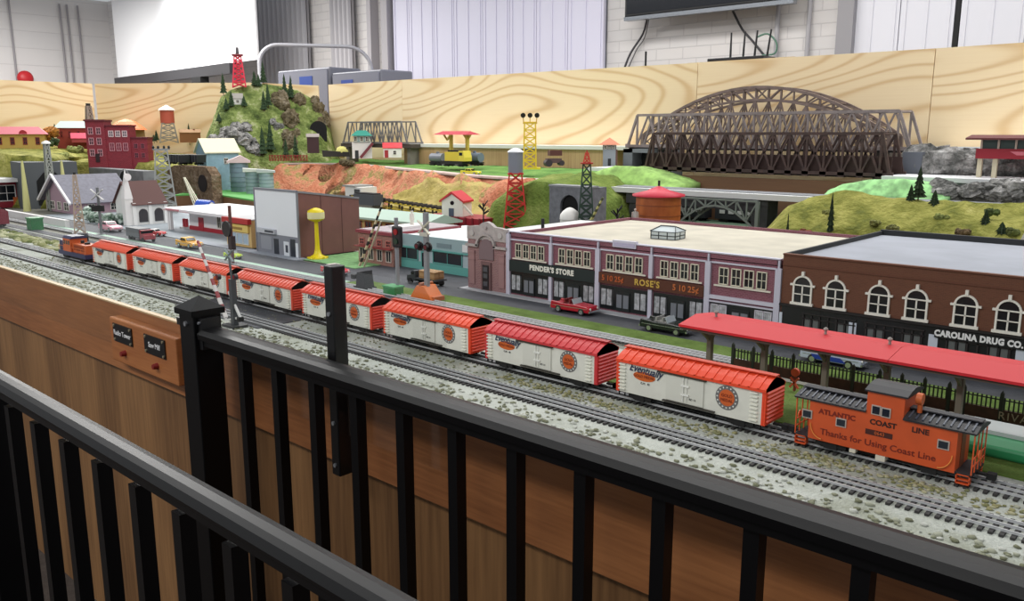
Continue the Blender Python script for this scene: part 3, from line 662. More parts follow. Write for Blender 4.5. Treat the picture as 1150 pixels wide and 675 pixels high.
# orange trackside figure of two coiled hoses
p = at(893, 424, y=1.33)
r = root('striped_barrier', 'tiny orange red signal barrier standing by the end of the fence', 'barrier', (p.x, 1.33, .005))
MB().cyl((0,0,0),(0,0,.026),.0025,n=8).part('pole', M((120,60,40),.6), r); MB().cyl((0,-.003,.032),(0,.003,.032),.007,n=14).part('disc', M((216,84,50),.5), r); MB().bar((-.007,-.004,.006),(.008,-.004,.024),.003).bar((.008,-.004,.006),(-.006,-.004,.024),.003).part('crossed_arms', M((206,84,54),.5), r)
# ---------------------------------------------------------------- storefront rows
YB_ = 1.65
def fx(u, v): return at(u, v, y=YB_).x
def pane_window(parent, x, z, w, h, y=0, fr=M((226,222,206), .5), gl=GLASS, cols=2, rows=2, t=.0022, sill=0, depth=.003, name='window'):
    mb = MB(); mb.box(x-w/2, x+w/2, y-.0004, y+.0002, z-h/2, z+h/2, 1)
    for s in (-1, 1): mb.box(x+s*w/2-t/2, x+s*w/2+t/2, y-depth, y, z-h/2, z+h/2)
    for s in (-1, 1): mb.box(x-w/2-t/2, x+w/2+t/2, y-depth, y, z+s*h/2-t/2, z+s*h/2+t/2)
    for i in range(1, cols): mb.box(x-w/2+w*i/cols-t*.3, x-w/2+w*i/cols+t*.3, y-depth*.8, y, z-h/2, z+h/2)
    for i in range(1, rows): mb.box(x-w/2, x+w/2, y-depth*.8, y, z-h/2+h*i/rows-t*.3, z-h/2+h*i/rows+t*.3)
    if sill: mb.box(x-w/2-sill, x+w/2+sill, y-depth*1.6, y, z-h/2-t*1.6, z-h/2)
    return mb.part(name, [fr, gl], parent)
PUR = brickmat('mauve_brick', (132,78,92), (118,66,80), (150,110,118), 60, w=.5, h=.22, bump=.2); PTR = M((206,204,218), .55)
x0 = -1.524; x1 = -.762; HT = .174; DP = .56
r = root('storefront_row', 'long mauve brick storefront row with white pilasters and cream roof', 'building', (x0, YB_, .006))
W = x1-x0; z0 = -.006
MB().box(0, W, 0, DP, 0, HT+z0-.012).part('wall', PUR, r)
MB().box(.004, W-.004, .008, DP-.004, HT-.022, HT-.016).part('roof', M((196,190,174), .85, var=.04, scale=14), r)
MB().box(0, W, 0, .008, HT-.02, HT-.006).box(0, .006, 0, DP, HT-.02, HT-.008).box(W-.006, W, 0, DP, HT-.02, HT-.008).box(0, W, DP-.006, DP, HT-.02, HT-.008).part('parapet', PUR, r)
MB().box(-.002, W+.002, -.003, .010, HT-.0065, HT-.004).part('coping', PTR, r)
MB().box(0, W, -.004, 0, .1465, .150).part('cornice_band', PTR, r)
pil = [0]+[fx(u, v)-x0 for u, v in ((619.5,300),(672,310),(731.5,320),(795,330))]+[W]
for k, px in enumerate(pil):
    big = k in (0, 2, 4, 5); MB().box(px-(.0065 if big else .005), px+(.0065 if big else .005), -.0065, 0, 0, .150 if k != 0 else .162).box(px-.002, px+.002, -.005, 0, .150, .166).part('pilaster', M((200,198,214), .55), r)
for k in range(5):
    a, b = pil[k]+.008, pil[k+1]-.008; wd = (b-a)
    for j in range(4):
        wx = a+wd*(.1+.8*(j+.5)/4); pane_window(r, wx, .120, wd*.145, .036, cols=2, rows=2, t=.0019, fr=M((232,226,204), .5))
    MB().box(a+wd*.05, b-wd*.05, -.004, 0, .0965, .1).part('sill', M((226,220,206), .55), r)
    # shop front
    CUR = M((176,178,182), .7, var=.15, scale=120); FRM = M((24,30,30), .5) if k < 4 else M((206,204,214), .5)
    mb = MB(); mb.box(a, b, -.002, 0, .004, .062)
    s = mb.part('shop_front', M((20,26,28), .35), r)
    for (p, q) in ((.02, .27), (.73, .98)):
        mb = MB(); mb.box(a+wd*p, a+wd*q, -.0026, -.002, .014, .054, 1)
        for i in range(9):
            xx = a+wd*(p+(q-p)*i/8); mb.box(xx-.0012, xx+.0012, -.0034, -.0024, .014, .054, 1)
        for t in (p, (p+q)/2, q): mb.box(a+wd*t-.001, a+wd*t+.001, -.0042, -.002, .012, .056)
        mb.box(a+wd*p, a+wd*q, -.0042, -.002, .012, .014).box(a+wd*p, a+wd*q, -.0042, -.002, .054, .056); mb.part('display_window', [FRM, CUR], s)
    mb = MB(); mb.box(a+wd*.36, a+wd*.64, -.004, -.002, .004, .05)
    for t in (.37, .51): mb.box(a+wd*t, a+wd*(t+.11), -.0046, -.004, .012, .044, 1)
    mb.part('door', [M((26,32,34), .4), M((120,124,132), .3)], s)
    if k == 4: MB().box(a-.002, b+.002, -.006, 0, .068, .076).box(a-.002, b+.002, -.006, 0, .0605, .0635).part('lintel', PTR, r)
GS = M((24,38,38), .5)
for (i, j, mt, nm) in ((0, 2, GS, 'dark green'), (2, 4, M((86,44,26), .5), 'brown')):
    a, b = pil[i]+.007, pil[j]-.007
    sg = MB().box(a, b, -.0085, -.0015, .064 if i == 0 else .068, .094).part('sign_board', mt, r, label=nm+' sign board')
    if i == 0: txt('sign_lettering', "PENDER'S STORE", .0185, ((a+b)/2+.005, -.0092, .0805), M((236,236,226), .5), sg, bold=.0009, sx=.95, spacing=1.12)
    else:
        txt('sign_lettering', "ROSE'S", .0205, ((a+b)/2-.004, -.0092, .081), M((206,170,76), .5), sg, bold=.0006, spacing=1.15)
        txt('sign_lettering', "5 10 25¢", .0185, (a+.042, -.0092, .081), M((190,92,44), .5), sg, bold=.0003)
        txt('sign_lettering', "5 10 25¢", .0195, (b-.045, -.0092, .081), M((200,110,56), .5), sg, bold=.0003)
a = fx(689,272)-x0; b = fx(715,276)-x0
MB().box(a, b, -.004, .006, .158, .1745).part('parapet_panel', PTR, r); MB().box(a+.003, b-.003, -.0048, -.004, .160, .1695).part('parapet_inlay', M((186,180,206), .5), r)
# glass skylight on the roof
p = at(750, 267, z=HT-.008)
r = root('skylight', 'small glass skylight with a black frame on the cream roof', 'skylight', (p.x, p.y, HT-.0105), .1)
mb = MB(); mb.box(-.034, .034, -.028, .028, 0, .02); mb.add([(-.036,-.03,.02),(.036,-.03,.02),(.036,.03,.02),(-.036,.03,.02),(-.02,0,.032),(.02,0,.032)], [(0,1,5,4),(1,2,5),(2,3,4,5),(3,0,4)]); mb.part('glazing', M((196,206,208), .2), r)
mb = MB()
for x in (-.034, -.012, .012, .034):
    for y in (-.028, .028): mb.bar((x, y, 0), (x, y, .02), .0022)
for y in (0,):
    for x in (-.034, .034): mb.bar((x, y, 0), (x, y, .02), .0022)
for z in (.001, .01, .02): mb.bar((-.034,-.0285,z), (.034,-.0285,z), .002).bar((-.034,.0285,z), (.034,.0285,z), .002).bar((-.0345,-.028,z), (-.0345,.028,z), .002).bar((.0345,-.028,z), (.0345,.028,z), .002)
for a_, b_ in (((-.036,-.03,.021),(-.02,0,.033)), ((.036,-.03,.021),(.02,0,.033)), ((.036,.03,.021),(.02,0,.033)), ((-.036,.03,.021),(-.02,0,.033)), ((-.02,0,.033),(.02,0,.033))): mb.bar(a_, b_, .0022)
mb.part('frame', M((40,48,50), .5), r)
# ornate bank front
bl = fx(527,322); wB = x0-.006-bl
r = root('bank_building', 'narrow mauve bank front with arched doorway and ornamental parapet', 'building', (bl, YB_-.004, .006))
BKM = brickmat('bank_brick', (150,112,112), (138,100,104), (172,146,142), 55, w=.5, h=.22, bump=.2); STN = M((178,170,168), .7, var=.05, scale=80)
MB().box(0, wB, 0, .5, 0, .138).part('wall', BKM, r)
cx = wB/2
mb = MB(); top = [(0,.138),(0,.172),(wB*.16,.175),(wB*.3,.176),(wB*.4,.185),(cx,.189),(wB*.6,.185),(wB*.7,.176),(wB*.84,.175),(wB,.172),(wB,.138)]
mb.prism(top, -.003, .010); mb.part('parapet', STN, r)
mb = MB()
for i in range(14):
    t0 = PI*i/14; t1 = PI*(i+1)/14
    mb.bar((cx+.034*math.cos(t0), -.005, .120+.034*math.sin(t0)), (cx+.034*math.cos(t1), -.005, .120+.034*math.sin(t1)), .008, .006)
mb.box(-.002, cx-.03, -.008, -.002, .118, .125).box(cx+.03, wB+.002, -.008, -.002, .118, .125)
mb.part('arch_moulding', STN, r)
fan = [(cx+.027*math.cos(PI*i/12), .112+.03*math.sin(PI*i/12)) for i in range(13)]
MB().prism([(cx+.027, .085)]+fan+[(cx-.027, .085)], -.0035, 0).part('niche_panel', M((128,108,112), .6), r)
MB().box(cx-.018, cx+.018, -.005, 0, 0, .078).part('door_surround', M((120,92,92), .7), r)
d = MB().box(cx-.012, cx+.012, -.0065, -.004, .002, .07).part('door', M((40,32,36), .4), r)
for z in (.012, .034, .052): MB().box(cx-.008, cx+.008, -.0072, -.0064, z, z+.013).part('door_pane', M((92,90,96), .2), d)
for s in (.12, .88): MB().box(wB*s-.01, wB*s+.01, -.003, 0, .012, .1).box(wB*s-.012, wB*s+.012, -.005, 0, .1, .106).box(wB*s-.012, wB*s+.012, -.005, 0, .08, .083).part('pilaster', M((160,124,124), .7), r)
for s in (.14, .86):
    c = wB*s; MB().cyl((c, -.003, .155), (c, -.006, .155), .008, n=16).part('roundel', M((190,184,182), .6), r)
MB().cyl((cx, -.003, .173), (cx, -.008, .173), .005, n=12).part('roundel', STN, r)
MB().box(.004, wB-.002, .01, .5, .138, .152).part('roof_edge', M((50,50,54), .7), r); MB().box(.012, wB-.008, .016, .494, .152, .1525).part('roof', M((214,214,212), .8), r)
MB().cyl((wB*.7,.2,.15), (wB*.7,.2,.185), .005, n=10).part('roof_pipe', BLKm, r)
# brown drug store row
b0 = -.7545; b1 = .1; WB = b1-b0; HB_ = .189; DB = .56
BRN = brickmat('brown_brick', (106,64,44), (98,58,40), (112,72,52), 70, w=.5, h=.2, bump=.1); CRW = M((240,236,226), .5)
r = root('drug_store_building', 'long brown brick building with white arched windows and a flat grey roof', 'building', (b0, YB_-.002, .006))
MB().box(0, WB, 0, DB, 0, HB_-.020).part('wall', BRN, r)
MB().box(0, WB, 0, .008, HB_-.02, HB_-.006).part('parapet', BRN, r)
MB().box(0, .006, .008, DB, HB_-.02, HB_-.006).box(0, WB, DB-.01, DB+.002, HB_-.02, HB_-.003).part('dark_parapet', M((40,42,44), .7), r)
MB().box(.006, WB, .008, DB-.01, HB_-.02, HB_-.016).part('roof', M((158,162,172), .8, var=.03, scale=10), r)
MB().box(0, WB, -.002, 0, .158, .160).box(0, WB, -.003, 0, HB_-.009, HB_-.006).part('string_course', M((104,62,44), .7), r)
zs = .0765
MB().box(.004, WB, -.004, 0, .0, zs).part('shop_front', M((24,26,28), .4), r)
MB().box(.0, WB, -.008, 0, zs-.001, zs+.003).part('shop_cornice', M((30,26,26), .6), r)
wu = [(902.4,322),(939.5,327),(988,334),(1030,341),(1085,349),(1133,356)]
wxs = [fx(u, v)-b0 for u, v in wu]; stp = (wxs[-1]-wxs[0])/2
wxs += [wxs[4]+ (wxs[4]-wxs[2])+.003, wxs[5]+(wxs[5]-wxs[3])+.003]
for x in wxs:
    if x > WB-.02: continue
    w_ = .037; zb = .0845; zt = .121; n = 12
    arc = [(x+w_/2*math.cos(PI*i/n), zt+w_/2*math.sin(PI*i/n)) for i in range(n+1)]
    mb = MB(); mb.prism([(x+w_/2, zb)]+arc+[(x-w_/2, zb)], -.001, .0005, 1)
    for p_, q_ in zip(arc, arc[1:]): mb.bar((p_[0], -.0022, p_[1]), (q_[0], -.0022, q_[1]), .004, .0034)
    for s in (-1, 1): mb.box(x+s*w_/2-.0017, x+s*w_/2+.0017, -.004, 0, zb, zt)
    mb.box(x-.0013, x+.0013, -.0035, 0, zb, zt).box(x-w_/2, x+w_/2, -.0035, 0, (zb+zt)/2-.0009, (zb+zt)/2+.0009).box(x-w_/2, x+w_/2, -.0035, 0, zt-.0012, zt+.0012)
    wn = mb.part('arched_window', [CRW, M((30,32,36), .18)], r)
    MB().box(x-w_/2-.005, x+w_/2+.005, -.006, 0, zb-.004, zb+.001).part('sill', CRW, wn)
    MB().box(x-.0026, x+.0026, -.006, 0, zt+w_/2+.0005, zt+w_/2+.010).part('keystone', CRW, wn)
    for s in (-1, 1): MB().box(min(x+s*w_/2, x+s*(w_/2+.007)), max(x+s*w_/2, x+s*(w_/2+.007)), -.005, 0, zt-.0015, zt+.0025).part('impost', CRW, wn)
for k, (u, v, w_) in enumerate(((879,345,.006),(958.7,370,.0145),(1048.6,387,.016),(1146,405,.014))):
    x = fx(u, v)-b0; MB().box(x-w_/2, x+w_/2, -.0058, -.004, .012, zs-.016).part('white_door', M((206,214,226), .5), r)
for c in (930, 1004, 1100):
    x = fx(c, 380)-b0; mb = MB()
    for i in range(-3, 4): mb.box(x+i*.017-.0015, x+i*.017+.0015, -.007, -.004, .005, .062, 0)
    for i in (-3, -2, 1, 2): mb.box(x+i*.017+.003, x+i*.017+.014, -.0046, -.004, .014, .054, 1)
    mb.box(x-.055, x+.055, -.007, -.004, .054, .056).box(x-.055, x+.055, -.007, -.004, .064, .066); mb.part('display_window', [M((44,40,40), .5), M((104,108,108), .3)], r)
a = at(1053, 377, y=YB_-.012); b = at(1145, 389, y=YB_-.012)
txt('sign_lettering', 'CAROLINA DRUG CO.', .0152, ((a.x+b.x)/2-b0, -.0106, .0655), M((238,238,238), .5), r, bold=.0009, sx=.88, spacing=1.08)
MB().box((a.x-b0)-.006, (b.x-b0)+.02, -.0098, -.004, .057, .0745).part('sign_board', M((18,20,22), .5), r)
# ---------------------------------------------------------------- theatre, white and brown
tx0, tx1 = -2.786, -2.514; WT = tx1-tx0; HTt = .226; DT = .26
r = root('theatre_building', 'tall box building with blank white front and maroon brown side wall', 'building', (tx0, YB_, .006))
TBR = M((124,84,80), .7, var=.03, scale=20)
MB().prismx([(0,0),(DT,0),(DT,.19),(0,HTt)], 0, WT).part('wall', TBR, r)
MB().box(.003, WT-.003, -.003, 0, .07, HTt).part('white_front', M((226,230,236), .5), r)
MB().box(.003, WT-.003, -.003, 0, .0, .07).part('lower_front', M((128,132,142), .6), r)
mb = MB(); mb.bar((0,-.002,HTt+.003),(WT,-.002,HTt+.003),.008); mb.bar((0,-.002,0),(0,-.002,HTt),.006); mb.bar((WT,-.002,0),(WT,-.002,HTt),.006); mb.bar((WT-.001,0,HTt+.002),(WT-.001,DT,.193),.007); mb.part('trim', M((128,130,138), .6), r)
for t in (.36, .7): MB().box(WT-.0005, WT+.001, DT*t-.001, DT*t+.001, 0, HTt-.036*t).part('wall_seam', M((90,58,56), .7), r)
MB().prismx([(0,HTt-.001),(DT,.189),(DT,.192),(0,HTt+.002)], .002, WT-.002).part('roof', M((190,190,196), .7), r)
MB().box(.02, WT*.5, -.014, -.003, .072, .088).part('marquee', M((186,190,198), .5), r)
MB().box(.075, WT*.48, -.0148, -.014, .076, .084).part('marquee_panel', M((72,76,84), .5), r)
MB().box(.115, .145, -.004, -.003, .0, .055).box(.22, .25, -.004, -.003, 0, .062).part('doorway', M((44,48,58), .3), r)
for a_, b_ in ((.178,.212),(.252,.268)): MB().box(a_, b_, -.0042, -.003, 0, .05).part('poster_panel', M((218,224,230), .5), r)
MB().box(.03, .10, -.0042, -.003, .012, .06).part('ticket_window', M((146,150,160), .3), r)
MB().box(.19, .205, -.005, -.004, .012, .038).part('poster', M((70,74,86), .5), r)
# ---------------------------------------------------------------- yellow tall-neck water tower
p = at(358, 290, z=0.0); p.y = 1.70; p = at(357, 292, y=1.69); zt = at(355, 234, y=1.69).z
r = root('water_tower', 'bright yellow slender water tower with cream band beside the theatre', 'water tower', (p.x, 1.69, .005)); YL = M((226,204,20), .4)
MB().lathe((0,0,0), [(.034,0),(.034,.004),(.026,.006),(.014,.014),(.009,.03),(.0075,.05),(.0065,zt-.05)], 20).part('stem', YL, r)
for k in range(6):
    q = 2*PI*k/6; MB().box(-.004,.004,-.004,.004,0,.006).move(Matrix.Translation((.031*math.cos(q), .031*math.sin(q), 0))).part('foot', YL, r)
MB().lathe((0,0,zt-.052), [(.008,0),(.026,.008),(.029,.012)], 20).lathe((0,0,zt-.018), [(.029,0),(.027,.005),(.014,.012),(.004,.015)], 20).part('tank', YL, r)
bd = MB().lathe((0,0,zt-.040), [(.0292,0),(.0296,.011),(.0292,.022)], 24).part('tank_band', M((228,222,170), .5), r)
q = face((p.x, 1.69, 0)); 
# ---------------------------------------------------------------- autos
def auto(loc, rz, rgb, label, open_top=True, Lh=.058, rgb2=None, s=1.0, roof=None, grp=None):
    r = root('toy_car', label, 'car', loc, rz, grp, s); P = M(rgb, .25, spec=.6); wd = .021
    prof = [(-Lh,.008),(-Lh,.019),(-Lh*.8,.024),(-.02,.0235),(.012,.0245),(Lh*.9,.022),(Lh,.018),(Lh,.008)]
    mb = MB(); mb.prism(prof, -wd, wd); mb.prism([(-Lh,.019),(-Lh*.95,.027),(-Lh*.45,.0245),(-Lh*.45,.02)], -wd-.0005, -wd+.004).prism([(-Lh,.019),(-Lh*.95,.027),(-Lh*.45,.0245),(-Lh*.45,.02)], wd-.004, wd+.0005)
    mb.part('car_body', P, r, bevel=.0015)
    if open_top:
        MB().box(-.024, .010, -wd+.004, wd-.004, .0242, .0252).part('interior', M(rgb2 or (90,20,24), .6), r)
        mb = MB()
        for x in (-.018, -.002): mb.box(x-.003, x+.001, -wd+.005, -.002, .024, .034).box(x-.003, x+.001, .002, wd-.005, .024, .034)
        mb.part('seats', M(rgb2 or (120,30,34), .6), r)
        MB().prism([(.010,.0245),(.0115,.0245),(.006,.036),(.0045,.036)], -wd+.003, wd-.003).part('windscreen', M((180,190,196), .15), r)
    else:
        MB().prism([(-.032,.0235),(-.024,.036),(.004,.036),(.016,.0245)], -wd+.003, wd-.003).part('cabin', M(roof or rgb, .3), r, bevel=.0015)
        mb = MB()
        for s_ in (-1, 1): mb.prism([(-.027,.026),(-.022,.034),(-.010,.034),(-.010,.026)], s_*(wd-.0026)-.0006, s_*(wd-.0026)+.0006).prism([(-.007,.026),(-.007,.034),(.003,.034),(.011,.026)], s_*(wd-.0026)-.0006, s_*(wd-.0026)+.0006)
        mb.prism([(.0055,.0345),(.0065,.0345),(.0158,.0265),(.0148,.0262)], -wd+.006, wd-.006).part('window_glass', GLASS, r)
    CH = M((205,208,212), .2, .85)
    MB().box(-Lh-.002, -Lh+.001, -wd, wd, .009, .013).part('bumper', CH, r); MB().box(Lh-.001, Lh+.002, -wd, wd, .009, .013).part('bumper', CH, r)
    MB().box(-Lh*.9, Lh*.9, -wd-.0009, -wd, .0165, .0176).box(-Lh*.9, Lh*.9, wd, wd+.0009, .0165, .0176).part('side_trim', CH, r)
    for x in (-Lh*.58, Lh*.6):
        for s_ in (-1, 1):
            wl = MB().cyl((x, s_*(wd-.006), .0085), (x, s_*(wd+.0008), .0085), .0085, n=18).part('wheel', BLKm, r)
            MB().cyl((x, s_*(wd+.0006), .0085), (x, s_*(wd+.0016), .0085), .0052, n=14).part('hubcap', CH, wl)
    for s_ in (-1, 1): MB().cyl((Lh-.001, s_*.015, .017), (Lh+.001, s_*.015, .017), .003, n=10).part('headlight', M((235,235,225), .2), r)
    return r
p = at(642, 351, z=.003); auto((p.x+.005, 1.585, .003), PI, (178,22,44), "red open convertible parked before the dark green store sign", True); bpy.context.scene.objects['toy_car'].rotation_euler.z = .03
p = at(742, 373, z=.003); auto((p.x+.01, 1.56, .003), .02, (26,34,30), 'black open convertible on the street left of the red canopy', True, rgb2=(150,150,146))
p = at(938, 408, z=.003); auto((p.x, 1.548, .003), .0, (186,196,214), 'white and blue coupe seen under the red canopy', False, rgb2=None, roof=(210,214,222))
rr = bpy.data.objects['toy_car.002']
MB().prism([(-.03,.010),(-.036,.0185),(.02,.0185),(.03,.010)], -.0222, -.0208).part('blue_side_panel', M((36,62,150), .35), rr)
p = at(372, 309, z=.003); auto((p.x, 1.53, .003), -.02, (206,60,70), 'red and white vintage car right behind the black pane bar', False, s=.9, roof=(226,214,210))
p = at(204, 279, z=.003); auto((p.x, 1.53, .003), .02, (222,160,20), 'orange-yellow sedan on the street before the filling station', False, s=1.1, roof=(226,176,40))
p = at(243, 292, z=.003); auto((p.x, 1.50, .003), .0, (196,222,40), 'lime green sports car just left of the brown signal pole', True, s=.7, rgb2=(90,100,40))
p = at(206, 262, z=.003); auto((p.x, 1.62, .003), .3, (196,44,48), 'red and white car under the filling station canopy', False, s=.8, roof=(230,226,222))
p = at(133, 259, z=.003); auto((p.x, 1.56, .003), .0, (226,150,170), 'pink vintage car near the house with the grey roof', False, s=1.2, roof=(236,190,200))
# dark cab grey-box truck
p = at(165, 270, z=.003)
r = root('box_truck', 'grey box truck with a dark red cab beside the church', 'truck', (p.x, 1.50, .003), 0)
MB().box(-.09, .03, -.024, .024, .016, .052).part('cargo_box', M((104,108,112), .6), r); MB().prism([(.032,.012),(.032,.048),(.05,.048),(.056,.03),(.076,.028),(.078,.012)], -.022, .022).part('cab', M((140,36,50), .4), r)
MB().box(.046,.0545,-.0225,.0225,.034,.045).part('cab_glass', GLASS, r)
for x in (-.06, -.03, .058):
    for s_ in (-1, 1): MB().cyl((x, s_*.017, .010), (x, s_*.024, .010), .010, n=16).part('wheel', BLKm, r)
MB().box(-.09,.06,-.012,.012,.010,.016).part('chassis', BLKm, r)
# flatbed truck with crates
p = at(470, 322, z=.003)
r = root('flatbed_truck', 'dark flatbed truck loaded with tan crates near the crossing signal', 'truck', (p.x, 1.60, .003), PI)
MB().box(-.055, .03, -.022, .022, .017, .021).part('flatbed', M((58,60,64), .6), r); MB().prism([(.032,.010),(.032,.040),(.046,.040),(.052,.027),(.068,.025),(.07,.010)], -.02, .02).part('cab', M((50,54,60), .4), r)
MB().box(.038,.0505,-.0205,.0205,.029,.037).part('cab_glass', GLASS, r)
MB().box(-.055,.06,-.01,.01,.009,.017).part('chassis', BLKm, r)
for x in (-.035, .055):
    for s_ in (-1, 1): MB().cyl((x, s_*.015, .009), (x, s_*.023, .009), .009, n=16).part('wheel', BLKm, r)
for k, (dx, dy) in enumerate(((0,-.009),(.022,-.009),(.044,-.009),(0,.011),(.022,.011),(.044,.011))):
    c = root('crate', 'tan wooden crate stacked on the dark flatbed truck', 'crate', (p.x+dx+.004-.012, 1.60+dy, .0245), 0, 'crates on the flatbed truck')
    MB().box(-.010,.010,-.009,.009,0,.022).part('crate_box', M((176,140,98), .7), c, bevel=.0008); MB().box(-.0105,.0105,-.0095,.0095,.003,.006).box(-.0105,.0105,-.0095,.0095,.016,.019).part('slats', M((150,112,72), .7), c)
# green signal box, orange mound
p = at(437, 332, z=.003)
r = root('relay_box', 'small bright green lidded box on the verge left of the orange bucket', 'box', (p.x, p.y+.015, .003)); MB().box(-.024,.024,-.016,.016,0,.022).part('box_body', M((44,132,70), .5), r, bevel=.001); MB().box(-.026,.026,-.018,.018,.022,.026).part('lid', M((70,160,96), .5), r)
p = at(476, 336, z=.003)
r = root('clamshell_bucket', 'orange clamshell bucket lying on the verge right of the green box', 'bucket', (p.x, p.y+.01, .003))
MB().prism([(-.044,.0),(-.036,.010),(-.016,.036),(.012,.038),(.034,.014),(.046,.004),(.046,0)], -.022, .022).part('bucket_shell', M((222,112,30), .55), r, bevel=.003)
MB().cyl((-.002,-.022,.04),(-.002,.022,.04),.005,n=10).part('hinge_pin', M((170,90,40), .5), r); MB().box(.03,.05,-.018,.018,.0,.012).part('cutting_edge', M((190,96,40), .6), r)
# ---------------------------------------------------------------- crossing gates and signals
def stripe_arm(parent, a, b, wd, n, c1, c2, name='gate_arm'):
    a = Vector(a); b = Vector(b); mb = MB(); 
    for i in range(n):
        mb.bar(a+(b-a)*(i/n), a+(b-a)*((i+1)/n), wd*(1-.5*i/n), wd*.4, m=i % 2)
    return mb.part(name, [c1, c2], parent)
def crossbuck(parent, c, s, rz, mt):
    mb = MB(); u = Vector((math.cos(rz), math.sin(rz), 0))*s
    for q in (-1, 1): mb.bar(Vector(c)-u-Vector((0,0,s*.75*q)), Vector(c)+u+Vector((0,0,s*.75*q)), s*.3, s*.1)
    return mb.part('crossbuck', mt, parent)
# near gate
yn = .945; q0 = at(264, 366, y=yn)
def LP(u, v, dy=0.0):
    p = at(u, v, y=yn+dy); return (p.x-q0.x, dy, p.z)
r = root('crossing_gate', 'tall grey crossing signal with raised white and red arm just behind the railing post', 'crossing gate', (q0.x, yn, .003))
MB().box(-.03,.022,-.016,.020,0,.006).part('base_plate', M((50,52,54), .6), r)
MB().box(-.006,.006,-.006,.006,.006,.11).part('mast', M((72,76,80), .5), r)
hub = LP(262, 352)
stripe_arm(r, LP(254, 358), LP(222, 272), .009, 12, M((226,222,220), .5), M((156,60,66), .5))
mb = MB(); mb.bar(LP(257,329), LP(270,358), .0045); mb.bar(LP(270,358), LP(254,361), .0045); mb.bar(LP(247,340), LP(254,361), .0045); mb.part('counterweight_frame', M((220,220,218), .5), r)
MB().cb(LP(270,360), (.010,.012,.010)).part('counterweight', BLKm, r)
zb = LP(258, 312)[2]
mb = MB()
for du in (-9, 10): 
    c = LP(258+du, 312); mb.cyl((c[0], -.004, c[2]), (c[0], -.012, c[2]), .0065, n=14)
mb.part('flasher_hood', M((52,46,50), .5), r)
mb = MB()
for du in (-9, 10):
    c = LP(258+du, 312); mb.cyl((c[0], -.0121, c[2]), (c[0], -.0125, c[2]), .0045, n=12)
mb.part('red_lens', M((120,24,34), .3), r)
c = LP(257, 288); MB().bar((0,0,.10), (c[0], 0, c[2]), .004).part('mast_extension', M((90,96,98), .5), r); crossbuck(r, c, .017, 0, M((120,134,136), .5))
# middle gate with black and yellow arm
ym = 1.44; q0 = at(410, 322, y=ym)
def LQ(u, v, dy=0.0):
    p = at(u, v, y=ym+dy); return (p.x-q0.x, dy, p.z)
r = root('crossing_gate', 'crossing gate with a raised cream and black striped arm on a black base', 'crossing gate', (q0.x, ym, .004))
MB().box(-.03,.028,-.018,.018,0,.006).part('base_plate', BLKm, r); MB().prism([(-.022,.006),(-.016,.046),(.014,.052),(.022,.006)], -.015, .015).part('motor_housing', M((40,42,46), .5), r)
stripe_arm(r, LQ(404,300), LQ(432,224), .008, 16, M((220,206,170), .5), M((36,36,38), .5))
stripe_arm(r, LQ(409,301,.008), LQ(428,250,.008), .006, 3, M((206,196,170), .5), M((206,196,170), .5), 'arm_brace')
MB().cb(LQ(398,312), (.014,.014,.012)).part('counterweight', BLKm, r)
# round grade signal
q0 = at(447, 330, y=1.45)
r = root('round_signal', 'round black train signal on a grey pole left of the white crossbuck', 'signal', (q0.x, 1.45, .004)); p = at(447, 267, y=1.45); hz = p.z
MB().cyl((0,0,0),(0,0,at(443,246,y=1.45).z),.0055,n=12).part('pole', M((138,140,146), .5), r); MB().box(-.01,.01,-.01,.01,0,.004).part('base_plate', GRY, r)
mb = MB(); mb.box(-.005,.033,-.014,-.004,hz-.029,hz+.029); mb.part('signal_head', M((24,22,26), .4), r, bevel=.009)
MB().cyl((.014,-.014,hz+.013),(.014,-.0165,hz+.013),.008,n=14).part('red_lens', M((150,20,24), .3), r); MB().cyl((.014,-.014,hz-.012),(.014,-.0165,hz-.012),.008,n=14).part('dark_lens', M((24,60,44), .3), r)
# crossbuck flasher
q0 = at(480, 336, y=1.455)
r = root('crossbuck_signal', 'railway crossing signal with pale crossbuck and twin black flashers', 'signal', (q0.x, 1.455, .004))
zt = at(472, 240, y=1.455).z; zc = at(471, 256, y=1.455).z; zf = at(470, 277, y=1.455).z
MB().box(-.006,.006,-.005,.005,0,zt).part('pole', M((134,136,140), .5), r); MB().box(-.016,.016,-.014,.014,0,.005).part('base_plate', GRY, r)
crossbuck(r, (0,-.008,zc), .022, 0, M((212,208,190), .5)); MB().cb((0,-.009,zc-.018), (.03,.003,.010)).part('small_sign', M((190,188,176), .5), r)
for s_ in (-1, 1):
    f = MB().cyl((s_*.017,-.006,zf),(s_*.017,-.010,zf),.0125,n=18).cyl((s_*.017,-.010,zf),(s_*.017,-.02,zf),.008,n=14).part('flasher', M((28,26,28), .5), r); MB().cyl((s_*.017,-.0201,zf),(s_*.017,-.0206,zf),.0055,n=12).part('lens', M((90,30,36), .3), f)
MB().box(-.017,.017,-.005,-.002,zf-.002,zf+.002).part('cross_arm', BLKm, r)
# brown pole with black disc near theatre
q0 = at(262, 302, y=1.42); r = root('disc_signal', 'black oval signal disc on a brown pole left of the blank white theatre front', 'signal', (q0.x, 1.42, .004))
zt = at(254, 232, y=1.42).z; zd = at(250, 257, y=1.42).z
MB().box(-.004,.004,-.004,.004,0,zt).part('pole', M((96,56,52), .6), r); MB().box(-.009,.012,-.008,.008,.05,.095).part('relay_case', M((44,30,34), .6), r)
MB().cyl((-.010,-.006,zd),(-.010,-.012,zd),.026,n=22).part('signal_disc', M((26,24,26), .5), r); MB().box(-.012,.012,-.01,.01,0,.004).part('base_plate', GRY, r)
from mathutils import noise as NZ
